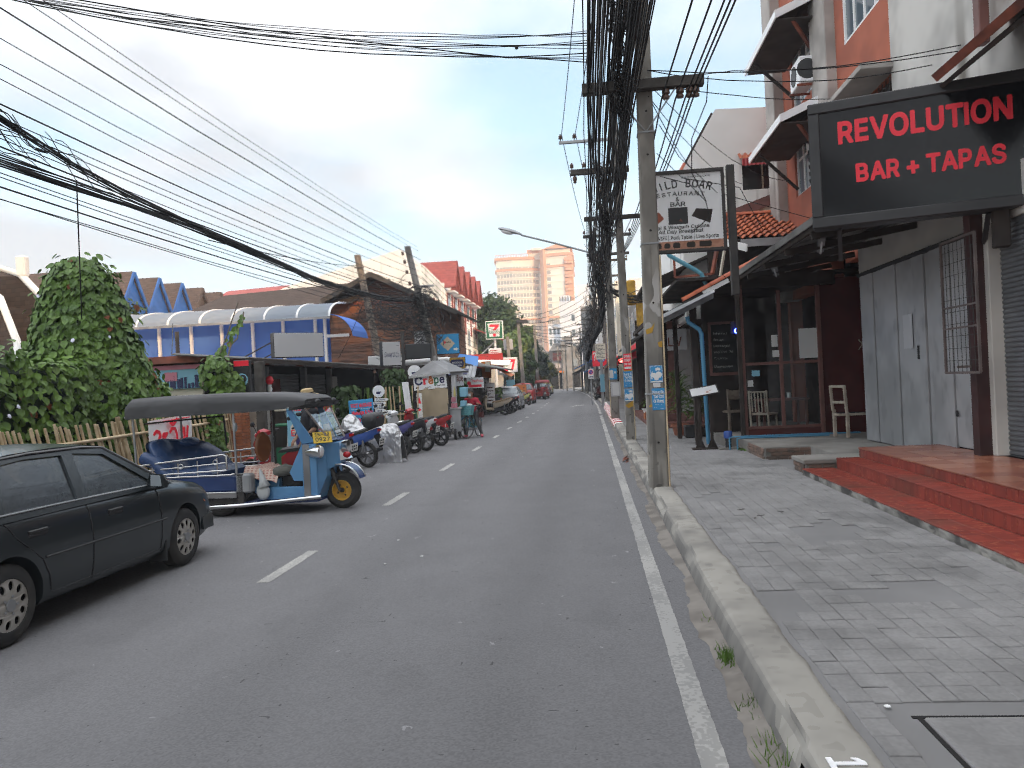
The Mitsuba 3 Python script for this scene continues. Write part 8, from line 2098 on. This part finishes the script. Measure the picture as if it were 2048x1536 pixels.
    part(h_, 'headlight', MB().ball((1.08, 0, 1.0), .06, 2, (.5, 1.2, .7)), 'm_white_lens', True)
    b = MB(); b.tube([(.86, -.34, 1.04), (.93, -.15, 1.03), (.93, .15, 1.03), (.86, .34, 1.04)], .014, 6)
    for s in (-1, 1): b.cyl((.855, s * .35, 1.04), (.885, s * .23, 1.04), .02, 8)
    part(k, 'handlebar', b, 'm_black')
    for s in (-1, 1):
        b = MB(); b.tube([(.93, s * .22, 1.05), (.95, s * .26, 1.16), (.94, s * .30, 1.22)], .007, 5); b.ball((.935, s * .33, 1.24), .06, 2, (.3, 1.1, .7)); part(k, 'mirror', b, 'm_black', True)
    b = MB()
    for s in (-1, 1): b.tube([(1.08, s * .065, .72), (1.24, s * .065, .285)], .022, 8)
    part(k, 'fork', b, 'm_alloy', True)
    P = [[(1.24 + .315 * math.cos(a), y, .285 + .315 * math.sin(a)) for y in (-.06, -.03, .03, .06)] for a in np.linspace(.3, 2.6, 11)]; part(k, 'front_fender', MB().sheet(P, .008), paint, 50)
    part(k, 'stand', MB().tube([(.50, .12, .28), (.42, .24, .01)], .012, 6), 'm_dark_steel')
    if box:
        R = []
        for z, sx, sy in ((.90, .15, .17), (.93, .18, .20), (1.04, .20, .225), (1.055, .205, .23), (1.13, .195, .22), (1.19, .15, .17), (1.205, .08, .1)):
            R.append([(-.28 + sx * math.copysign(abs(math.cos(t)) ** .6, math.cos(t)), sy * math.copysign(abs(math.sin(t)) ** .6, math.sin(t)), z) for t in np.linspace(0, 6.283, 25)[:-1]])
        tb = part(k, 'top_box', MB().loft(R), 'm_trim', 40); part(tb, 'reflector', MB().hull([(-.475, s * .10, z) for s in (-1, 1) for z in (1.07, 1.12)] + [(-.44, s * .15, z) for s in (-1, 1) for z in (1.08, 1.11)]), 'm_red_lens')
    return k


def SM(x, y, h, lean=7): return tr(x, y, 0) @ rot('z', h) @ rot('x', -lean)


scooter('red and black motorbike parked behind the tuk tuk by the brick pillar', SM(-4.75, 13.25, 172, 6), 'm_scoot_red', group=None)
k = scooter('white scooter with a pink trim facing the road behind the tuk tuk', SM(-6.2, 16.2, -55, 6), 'm_scoot_white', group=None); part(k, 'pink_trim', MB().hull([(1.0, s * .17, z) for s in (-1, 1) for z in (.92, .97)] + [(1.12, 0, .95)]), 'm_hot_pink')
scooter('purple and black scooter right behind the tuk tuk nose', SM(-5.0, 15.35, 152), 'm_scoot_purple')
scooter('blue and white scooter carrying a big black top box', SM(-4.86, 16.75, 158), 'm_scoot_blue', box=True, rim='m_alloy')
scooter('dark blue scooter to the right of the foil covered one', SM(-4.62, 18.95, 156), 'm_scoot_purple')
scooter('white and silver scooter with alloy wheels before the crepe cart', SM(-4.36, 20.5, 156), 'm_scoot_white', rim='m_alloy')
scooter('black scooter with a red tail nearest the crepe cart', SM(-4.25, 22.0, 158), 'm_scoot_red')
scooter('red and black scooter nosed towards the white pillar behind the row', SM(-4.55, 19.9, 168), 'm_scoot_black')
SB_ = scooter('cream scooter with a tan seat parked beyond the cyclist', SM(-4.45, 41.0, 178), 'm_scoot_beige', 'm_tan_saddle', group='scooters parked beyond the crepe cart')
for i, (x, y, h, pm, lb) in enumerate(((-4.35, 42.4, 165, 'm_scoot_black', 'black scooter just behind the cream one'), (-4.3, 43.8, 160, 'm_scoot_black', 'black scooter with a white plate nearest the silver sedan'), (-5.3, 43.6, 170, 'm_scoot_black', 'dark scooter half hidden behind the cream scooter seat'), (-4.35, 56.2, 125, 'm_scoot_lime', 'pale green scooter between the silver sedan and the red car'), (-4.2, 80, 150, 'm_scoot_black', 'dark scooter beyond the red tuk tuk'), (-4.3, 83, 150, 'm_scoot_white', 'white scooter beyond the red tuk tuk'), (-3.95, 70.5, 100, 'm_scoot_red', 'red scooter standing beside the red tuk tuk'))):
    dup(SB_, SM(x, y, h), lb, 'scooters parked beyond the crepe cart', {'m_scoot_beige': pm, 'm_tan_saddle': 'm_saddle'})
k = scooter('dark motorbike up the right side among the pole bases', SM(1.75, 57.5, 80), 'm_scoot_black', group=None)


def covered(M, label, m, seed, bottom=.22, mirror=False, L0=-.50, L1=1.42):
    rs = np.random.RandomState(seed); k = thing('covered_scooter', label, 'covered scooter', None, M); R = []
    for x in np.linspace(L0, L1, 30):
        zt = np.interp(x, [-.5, -.35, .0, .45, .7, .95, 1.1, 1.3, 1.42], [.62, .90, .88, .80, .84, 1.14, 1.08, .78, .55]); w = np.interp(x, [-.5, -.2, .4, .8, .95, 1.15, 1.42], [.08, .22, .22, .28, .38, .22, .08])
        ring = []
        for a in np.linspace(0, math.pi, 25):
            c, s_ = math.cos(a), math.sin(a)
            z = bottom + (zt - bottom) * min(1.0, s_ ** .55 if s_ > 0 else 0); y = w * math.copysign(abs(c) ** .75, c) * (1.25 - .35 * (z - bottom) / max(zt - bottom, .1))
            nz = meshkit.fbm(A([[x * 3.2 + seed, a * 2.6, z * 1.2]]), 3, seed)[0] - .5; fo = math.sin(x * 16 + seed + 3 * nz) * .022 * (1 - s_)
            ring.append((x + nz * .05, y * (1 + nz * .35) + fo * math.copysign(1, c), z + nz * .07 * s_ - (.05 * rs.rand() if s_ < .1 else 0)))
        R.append(ring)
    part(k, 'cover', MB().sheet(R, .006), m, 70)
    if mirror: part(k, 'mirror', MB().tube([(.95, .20, 1.1), (.98, .26, 1.2), (1.0, .28, 1.36)], [.02, .05, .045], 10), 'm_grey_metal', True); part(k, 'strap', MB().ball((.7, .30, .80), .09, 2, (1.2, .3, .35)), 'm_navy', True)
    for x in (0, 1.24): part(k, 'wheel', MB().lathe([(.21, -.035), (.26, -.045), (.285, 0), (.26, .045), (.21, .035)], (x, 0, .285), 'y', 24, closed=True), 'm_rubber', 40)
    return k


covered(SM(-5.35, 16.1, 150), 'scooter under a pale grey cover with one mirror sticking out', 'm_cover', 3, .30, True)
covered(SM(-4.72, 17.85, 156), 'scooter wrapped in shiny crumpled silver foil sheet', 'm_foil', 8, .05)

# ---------------------------------------------------------------- crepe cart
CC = thing('crepe_cart', 'street food cart with a hip roof, Crêpe sign and beige cloth front', 'food cart', None, tr(-4.86, 24.1, 0))
part(CC, 'roof', MB().add([(-.66, -.15, 2.03), (.60, -.15, 2.12), (.98, 1.0, 2.14), (-.45, 1.0, 2.06), (-.02, .25, 2.50), (.30, .70, 2.50), (-.66, -.15, 1.99), (.60, -.15, 2.08), (.98, 1.0, 2.10), (-.45, 1.0, 2.02)], [[0, 1, 4], [2, 3, 5]] ).add([(-.66, -.15, 2.03), (.60, -.15, 2.12), (.98, 1.0, 2.14), (-.45, 1.0, 2.06), (-.02, .25, 2.50), (.30, .70, 2.50)], [[1, 2, 5, 4], [3, 0, 4, 5]]), 'm_grey_metal')
b = MB(); b.beam((-.68, -.17, 2.0), (.62, -.17, 2.09), .03, .06); b.beam((.62, -.17, 2.09), (1.0, 1.0, 2.11), .03, .06); part(CC, 'roof_edge', b, 'm_steel')
for (x, y) in ((-.48, 0), (.50, 0), (-.40, .95), (.80, .95)): part(CC, 'post', MB().rbox(x - .025, x + .025, y - .025, y + .025, .1, 2.08, .004), 'm_dark_steel')
sg = part(CC, 'sign_board', MB().box(0, 1.04, 0, .43, -.02, 0, frame((-.55, -.06, 1.585), (1, 0, .055), (-.055, 0, 1))), 'm_sign_white')
Mx = frame((-.55, -.065, 1.585), (1, 0, .055), (-.055, 0, 1))
for ch, x0, x1, m_ in (('C', .04, .29, 'm_navy'), ('r', .31, .45, 'm_sign_red'), ('ê', .47, .63, 'm_orange'), ('p', .65, .80, 'm_green'), ('e', .82, .98, 'm_navy')):
    g = fit_text(ch, x0, x1, .165, .225 if ch != 'C' else .235, True, .02); b = MB().ext(g, .004, Mx)
    if ch in 'rp': b.ext(sbox(x0 - .015, .165 if ch == 'r' else .105, x0 + .085, .185 if ch == 'r' else .125), .004, Mx)
    if ch in 'rp': b.ext(sbox(x0 - .02, .325, x0 + .05, .345), .004, Mx)
    part(sg, 'letter', b, m_)
b = MB(); b.ext(fit_text('Tel. 081 555', .35, .55, .05, .03), .003, Mx); b.ext(fit_text('sweet & fresh', .72, .98, .07, .03), .003, Mx); b.ext(sbox(.06, .05, .16, .10), .003, Mx); part(sg, 'small_lettering', b, 'm_trim')
s2 = part(CC, 'side_sign', MB().box(0, .46, 0, .42, -.02, 0, frame((.58, .28, 1.66), (.72, .69, .03), (0, 0, 1))), 'm_sign_grey'); b = MB(); b.ext(fit_text('Crêpe', .05, .44, .14, .2), .004, frame((.58, .275, 1.66), (.72, .69, .03), (0, 0, 1))); part(s2, 'lettering', b, 'm_mahogany')
P = [[(x, -.05 - .035 * math.sin(5 * (x + .5)) * (1.58 - z) - .02 * math.sin(17 * x + 3 * z), z + .06 * math.sin((x + .45) * 3.3) * (z > 1) - (.04 if z < .8 else 0) * math.sin(9 * x)) for x in np.linspace(-.46, .50, 18)] for z in np.linspace(.72, 1.60, 10)]
part(CC, 'cloth', MB().sheet(P, .008), 'm_canvas', True)
part(CC, 'body', MB().rbox(-.5, .82, .05, .95, .45, .95, .02), 'm_galv'); part(CC, 'counter', MB().rbox(-.55, .9, 0, 1.0, .95, .99, .01), 'm_steel')
part(CC, 'red_crate', MB().rbox(.02, .48, -.04, .4, .40, .74, .012), 'm_red'); b = MB(); b.box(.1, .46, -.046, -.041, .56, .575); b.box(.36, .375, -.046, -.041, .42, .72); part(CC, 'crate_tape', b, 'm_sign_white')
part(CC, 'side_panel', MB().rbox(.60, .86, .02, .06, .25, 1.0, .01), 'm_galv'); part(CC, 'side_pillar', MB().rbox(.60, .74, .05, .15, 1.0, 2.0, .01), 'm_sign_grey')
b = MB()
for i in range(7): b.cyl((.60 + .05 * (i % 4), -.02 + .03 * (i // 4), 1.0 + .19 * (i // 4)), (.60 + .05 * (i % 4), -.02 + .03 * (i // 4), 1.14 + .19 * (i // 4)), .022, 8)
part(CC, 'bottle', b, 'm_pink', kind='stuff'); part(CC, 'yellow_bottle', MB().lathe([(.035, 0), (.035, .16), (.015, .22), (.012, .30), (0, .3)], (.70, .0, 1.35), n=12), 'm_car_yellow', 40)
b = MB(); b.rbox(.82, 1.05, .2, .5, 1.32, 1.62, .02); b.rbox(.82, 1.0, .2, .5, 1.02, 1.2, .02); part(CC, 'blue_carton', b, 'm_pale_blue')
for (x, y) in ((-.35, .1), (.66, .05), (.66, .85)):
    q = part(CC, 'wheel', MB().lathe([(.10, -.03), (.16, -.035), (.18, 0), (.16, .035), (.10, .03)], (x, y, .18), 'x', 20, closed=True), 'm_rubber', 40); part(q, 'rim', MB().lathe([(0, -.02), (.11, -.025), (.11, .025), (0, .02)], (x, y, .18), 'x', 16), 'm_grey_metal')
part(CC, 'tow_frame', MB().tube([(.1, .1, .35), (.3, -.15, .25), (.5, -.2, .12)], .02, 6), 'm_dark_steel', True)
# ---------------------------------------------------------------- people
def limb(js, rs, sm=True):
    m = None
    for i in range(len(js) - 1):
        pts = []
        for c, r in ((js[i], rs[i]), (js[i + 1], rs[i + 1])):
            s = trimesh.creation.icosphere(2, r); pts.append(s.vertices + A(c))
        h = m3.Manifold.hull_points(np.vstack(pts)); m = h if m is None else m + h
    return m


def finish(m, L=.025, it=10):
    q = m.refine_to_length(L).to_mesh(); t = trimesh.Trimesh(q.vert_properties[:, :3], q.tri_verts, process=True)
    trimesh.smoothing.filter_taubin(t, .5, .53, it); return t.vertices, t.faces


def hand(wrist, d, up, side):
    """palm, four unequal bent fingers and a thumb leaving the side of the palm; d = direction of the hand, up = back of the hand"""
    w, d, up = A(wrist), A(d) / np.linalg.norm(d), A(up) / np.linalg.norm(up); s = np.cross(d, up) * side
    m = limb([w, w + d * .05], [.024, .026]) + m3.Manifold.hull_points(np.vstack([trimesh.creation.icosphere(1, .014).vertices + w + d * a + s * b_ for a in (.02, .085) for b_ in (-.032, .032)]))
    for i, (b_, l) in enumerate(((-.030, .066), (-.010, .076), (.011, .072), (.030, .056))):
        k0 = w + d * .088 + s * b_; k1 = k0 + d * l * .5 - up * l * .18; k2 = k1 + d * l * .15 - up * l * .42
        m = m + limb([k0, k1, k2], [.0095, .009, .0078])
    t0 = w + d * .03 - s * .034; t1 = t0 + d * .028 - s * .022 - up * .01; t2 = t1 + d * .03 - s * .004 - up * .014
    return m + limb([t0, t1, t2], [.012, .0105, .0088])


def person(label, M, J, cloth, hat=False, mask=False, group=None):
    k = thing('person', label, 'person', group, M)
    g = lambda n: A(J[n], float)
    hd, nk = g('head'), g('neck')
    body = limb([nk, hd - A([.0, 0, .09])], [.055, .05]) + limb([g('chest'), nk], [.105, .06]) + limb([g('pelvis'), g('waist'), g('chest')], [.125, .105, .12])
    for s in ('l', 'r'):
        body = body + limb([g('chest') + A([0, 0, .06]), g(s + 'sh')], [.08, .062]) + limb([g(s + 'sh'), g(s + 'el'), g(s + 'wr')], [.052, .040, .026]) + limb([g('pelvis'), g(s + 'hip'), g(s + 'kn'), g(s + 'an')], [.10, .09, .056, .036]) + limb([g(s + 'an'), g(s + 'an') + A(J['foot' + s]) * .6 - A([0, 0, .045]), g(s + 'an') + A(J['foot' + s]) - A([0, 0, .05])], [.04, .034, .025])
        d = g(s + 'wr') - g(s + 'el'); body = body + hand(g(s + 'wr'), d, A(J['handup']), 1 if s == 'l' else -1)
    f = A(J['face'], float); f /= np.linalg.norm(f); sd = np.cross([0, 0, 1.0], f)
    e = trimesh.creation.icosphere(3, 1.0).vertices
    Hm = frame(hd, f, sd)
    skull = m3.Manifold.hull_points(np.vstack([e * A([.092, .074, .085]) + A([-.008, 0, .03]), e * A([.06, .052, .05]) + A([.025, 0, -.065])]))
    face = skull + limb([A([.085, 0, .02]), A([.108, 0, -.012])], [.009, .014])
    for s in (-1, 1): face = face + m3.Manifold.hull_points(trimesh.creation.icosphere(1, 1).vertices * A([.022, .010, .033]) + A([-.005, s * .078, 0]))
    q = face.to_mesh(); fv = q.vert_properties[:, :3] @ Hm[:3, :3].T + Hm[:3, 3]
    body = body + m3.Manifold(m3.Mesh(np.ascontiguousarray(fv, dtype=np.float32), np.ascontiguousarray(q.tri_verts, dtype=np.uint32)))
    part(k, 'body', finish(body, .02, 6), 'm_skin', True)
    b = MB()
    for s in (-1, 1): b.ball((.082, s * .032, .022), .011, 1, (.6, 1.3, .7), Hm)
    part(k, 'eye', b, 'm_hair', True)
    if not mask: part(k, 'mouth', MB().ball((.082, 0, -.062), .016, 1, (.4, 1.4, .35), Hm), 'm_shoe', True)
    hr = m3.Manifold.hull_points(np.vstack([e[e[:, 2] > -.15] * A([.10, .083, .10]) + A([-.016, 0, .03]), e * A([.03, .06, .06]) + A([-.085, 0, -.03])])) - m3.Manifold.cube([.2, .3, .12], True).translate([.13, 0, -.005])
    q = hr.to_mesh(); part(k, 'hair', MB().add(q.vert_properties[:, :3], q.tri_verts, Hm), 'm_hair', 60)
    if not hat: part(k, 'hair_tail', MB().ball((-.11, 0, .02), .05, 2, (1, .8, 1), Hm), 'm_hair', True)
    if mask:
        P = [[(.062 + .052 * math.cos(t * 1.25) + .004, .075 * math.sin(t * 1.25) * 1.02, z) for t in np.linspace(-1, 1, 9)] for z in (-.095, -.06, -.02, .0)]
        part(k, 'face_mask', MB().sheet(P, .005, ) if False else MB().mb(MB().sheet(P, .006), Hm), 'm_white', True)
    if hat:
        part(k, 'hat', MB().lathe([(.19, .05), (.185, .058), (.115, .075), (.108, .10), (.10, .145), (.07, .165), (0, .172), (0, .16), (.09, .14), (.10, .07), (.18, .048)], n=26, M=Hm), 'm_straw', 40); part(k, 'hat_band', MB().lathe([(.112, .078), (.114, .082), (.110, .098), (.106, .098)], n=26, M=Hm), 'm_dark_cloth')
    i_ = .014
    sh = limb([g('pelvis') + A([0, 0, .02]), g('waist'), g('chest')], [.125 + i_, .112 + i_, .125 + i_]) + limb([g('chest'), nk - A([0, 0, .035])], [.11 + i_, .062])
    for s in ('l', 'r'): sh = sh + limb([g('chest') + A([0, 0, .06]), g(s + 'sh')], [.085 + i_, .066 + i_]) + limb([g(s + 'sh'), g(s + 'sh') * .25 + g(s + 'el') * .75], [.056 + i_, .052 + i_])
    part(k, 'shirt', finish(sh, .03, 8), cloth[0], True)
    if cloth[3]:
        sl_ = None
        for s in ('l', 'r'):
            q = limb([g(s + 'sh') * .4 + g(s + 'el') * .6, g(s + 'el'), g(s + 'wr') * .85 + g(s + 'el') * .15], [.054, .047, .034]); sl_ = q if sl_ is None else sl_ + q
        part(k, 'sleeves', finish(sl_, .03, 6), cloth[3], True)
    tr_ = None
    for s in ('l', 'r'):
        q = limb([g('pelvis'), g(s + 'hip'), g(s + 'kn'), g(s + 'an') + A([0, 0, .02])], [.112, .10, .064, .045]); tr_ = q if tr_ is None else tr_ + q
    part(k, 'trousers', finish(tr_, .03, 8), cloth[1], True)
    for s in ('l', 'r'):
        a = g(s + 'an'); ft = A(J['foot' + s]); part(k, 'shoe', finish(limb([a + A([0, 0, -.02]), a + ft * .5 - A([0, 0, .045]), a + ft * 1.08 - A([0, 0, .055])], [.05, .044, .034]), .02, 4), cloth[2], True)
    return k


# cyclist: bicycle heads towards the camera, she stands astride it
hdg = -101
MBk = tr(-3.68, 25.5, 0) @ rot('z', hdg)
BK = thing('bicycle', 'teal bicycle with a blue front basket held by the woman in red', 'bicycle', None, MBk)
for x in (0, 1.02):
    SM_ = (tr(.95, 0, 0) @ rot('z', -22) @ tr(-.95, 0, 0)) if x else None
    q = part(BK, 'wheel', MB().lathe([(.318, -.012), (.335, -.015), (.345, 0), (.335, .015), (.318, .012)], (x, 0, .34), 'y', 36, closed=True), 'm_rubber', True, M=SM_)
    b = MB(); b.lathe([(.308, -.012), (.318, -.012), (.318, .012), (.308, .012)], (x, 0, .34), 'y', 36, closed=True)
    for i in range(20): a = i * .314; b.cyl((x + .02 * math.cos(a), .02 * (-1) ** i, .34 + .02 * math.sin(a)), (x + .31 * math.cos(a), 0, .34 + .31 * math.sin(a)), .0025, 3)
    b.cyl((x, -.04, .34), (x, .04, .34), .02, 8); part(q, 'rim', b, 'm_steel', M=SM_)
    P = [[(x + .362 * math.cos(a), y, .34 + .362 * math.sin(a)) for y in (-.025, 0, .025)] for a in np.linspace(.5, 2.8, 12)]; part(q, 'mudguard', MB().sheet(P, .004), 'm_bike_blue', True, M=SM_)
b = MB()
for pts, r in (([(0, -.03, .34), (.42, -.03, .30)], .012), ([(0, .03, .34), (.42, .03, .30)], .012), ([(.42, 0, .30), (.32, 0, .78)], .017), ([(.42, 0, .30), (.80, 0, .42), (.88, 0, .72)], .019), ([(.36, 0, .58), (.7, 0, .46), (.87, 0, .66)], .015), ([(.0, 0, .34), (.33, 0, .72)], .010), ([(.88, 0, .62), (.85, 0, .98)], .018), ([(.89, -.05, .66), (1.02, -.05, .34)], .012), ([(.89, .05, .66), (1.02, .05, .34)], .012)): b.tube(pts, r, 6)
part(BK, 'frame', b, 'm_bike_blue', True)
part(BK, 'handlebar', MB().tube([(.66, -.28, 1.0), (.78, -.25, 1.03), (.85, -.1, 1.0), (.85, .1, 1.0), (.78, .25, 1.03), (.66, .28, 1.0)], .012, 6), 'm_chrome', True)
part(BK, 'saddle', MB().hull([(.20, s * .09, .82) for s in (-1, 1)] + [(.45, 0, .81), (.20, 0, .78), (.22, 0, .85), (.44, 0, .835)]), 'm_black')
part(BK, 'crank', MB().cyl((.42, -.12, .30), (.42, .12, .30), .012, 6), 'm_steel')
bs = part(BK, 'basket', MB().sheet([[(.98 + sx * (.13 + .05 * t), sy * (.15 + .05 * t), .74 + .30 * t) for t in (0, .5, 1)] for sx, sy in ((-1, -1), (1, -1), (1, 1), (-1, 1), (-1, -1))], .008).box(.85, 1.11, -.15, .15, .735, .745), 'm_basket')
b = MB()
for z in (.80, .86, .92, .98): t = (z - .74) / .3; w1, w2 = .132 + .05 * t, .152 + .05 * t; b.tube([(.98 - w1, -w2, z), (.98 + w1, -w2, z), (.98 + w1, w2, z), (.98 - w1, w2, z), (.98 - w1, -w2, z)], .005, 4)
part(bs, 'weave', b, 'm_bike_blue'); b = MB(); b.hull([(.9 + .16 * a, -.1 + .18 * c, 1.0 + .1 * d) for a in (0, 1) for c in (0, 1) for d in (0, 1)]); part(bs, 'bag', b, 'm_car_yellow'); b = MB(); b.ball((1.05, .08, 1.04), .07, 1); b.ball((.95, .12, 1.03), .06, 1); part(bs, 'parcel', b, 'm_paper', True)
inv = np.linalg.inv(MBk)


def LC(x, y, z): return tuple((inv @ A([x, y, z, 1]))[:3])


J = dict(head=(.60, .02, 1.415), neck=(.55, .0, 1.27), chest=(.52, 0, 1.12), waist=(.47, 0, .97), pelvis=(.44, 0, .84), lsh=(.54, .175, 1.19), rsh=(.54, -.175, 1.19), lel=(.55, .30, .99), rel=(.55, -.30, .99), lwr=(.66, .29, 1.05), rwr=(.66, -.29, 1.05),
         lhip=(.44, .09, .80), rhip=(.44, -.09, .80), lkn=(.50, .17, .46), rkn=(.52, -.16, .47), lan=(.42, .26, .085), ran=(.60, -.20, .085), footl=(.15, .06, 0), footr=(.15, -.04, 0), handup=(0, 0, 1), face=(.9, -.45, -.05))
person('woman in a red shirt and white face mask standing over her bicycle', MBk, J, ('m_shirt', 'm_leggings', 'm_shoe', 'm_dark_cloth'), mask=True)
b = MB(); b.hull([(.40 + dx, .27 + dy, z) for dx, dy, z in ((-.12, -.05, .62), (.14, -.05, .62), (-.10, .06, .62), (.12, .06, .62), (-.14, -.04, .78), (.16, -.04, .78), (.1, .05, .80), (-.1, .05, .80))]); b.tube([(.28, .27, .78), (.40, .28, 1.0), (.52, .27, .78)], .012, 5)
solo('handbag', b, 'm_red_paint', 'dark red handbag hanging at the side of the woman in red', 'bag', M=MBk)
# man in a straw hat standing behind the tuk tuk
MM = tr(-4.66, 12.75, 0) @ rot('z', -140)
J2 = dict(head=(.02, 0, 1.60), neck=(0, 0, 1.43), chest=(0, 0, 1.26), waist=(0, 0, 1.08), pelvis=(0, 0, .93), lsh=(0, .19, 1.36), rsh=(0, -.19, 1.36), lel=(.04, .26, 1.09), rel=(.04, -.26, 1.09), lwr=(.18, .2, .95), rwr=(.18, -.2, .95), lhip=(0, .10, .88), rhip=(0, -.10, .88), lkn=(.03, .11, .49), rkn=(.05, -.11, .49), lan=(0, .12, .085), ran=(.02, -.12, .085),
          footl=(.17, .03, 0), footr=(.17, -.03, 0), handup=(0, 0, 1), face=(1, 0, -.1))
person('person in dark clothes and a straw hat standing behind the blue tuk tuk', MM, J2, ('m_dark_cloth', 'm_dark_cloth', 'm_black', None), hat=True)
solo('bird', MB().hull([(-1.6, 22, 11.0), (-1.55, 22.02, 11.02), (-1.5, 22, 11.01), (-1.55, 22, 10.985)]).sheet([[(-1.62, 21.95, 11.03), (-1.52, 21.95, 11.04)], [(-1.6, 22.0, 11.0), (-1.53, 22, 11.0)], [(-1.62, 22.06, 11.02), (-1.52, 22.06, 11.03)]], .006), 'm_black', 'tiny dark bird flying in the bright cloudy sky', 'bird')
for _k in [k for k in labels if k not in scene and not any(q.startswith(k + '__') for q in scene)]: labels.pop(_k)
# ---------------------------------------------------------------- thin morning haze
scene['haze_air'] = {'type': 'homogeneous', 'albedo': rgb((0.96, 0.96, 0.96)), 'sigma_t': {'type': 'rgb', 'value': [0.00085, 0.0009, 0.00095]}}
scene['clear_boundary'] = {'type': 'null'}
scene['haze'] = {'type': 'cube', 'to_world': TF().translate([0, 0, 34]).scale([1600, 1600, 35]), 'bsdf': {'type': 'ref', 'id': 'clear_boundary'}, 'interior': {'type': 'ref', 'id': 'haze_air'}}
labels['haze'] = {'kind': 'stuff', 'label': 'thin pale haze filling the street air', 'category': 'haze'}
scene['camera'] = {**scene['camera'], 'medium': {'type': 'ref', 'id': 'haze_air'}}
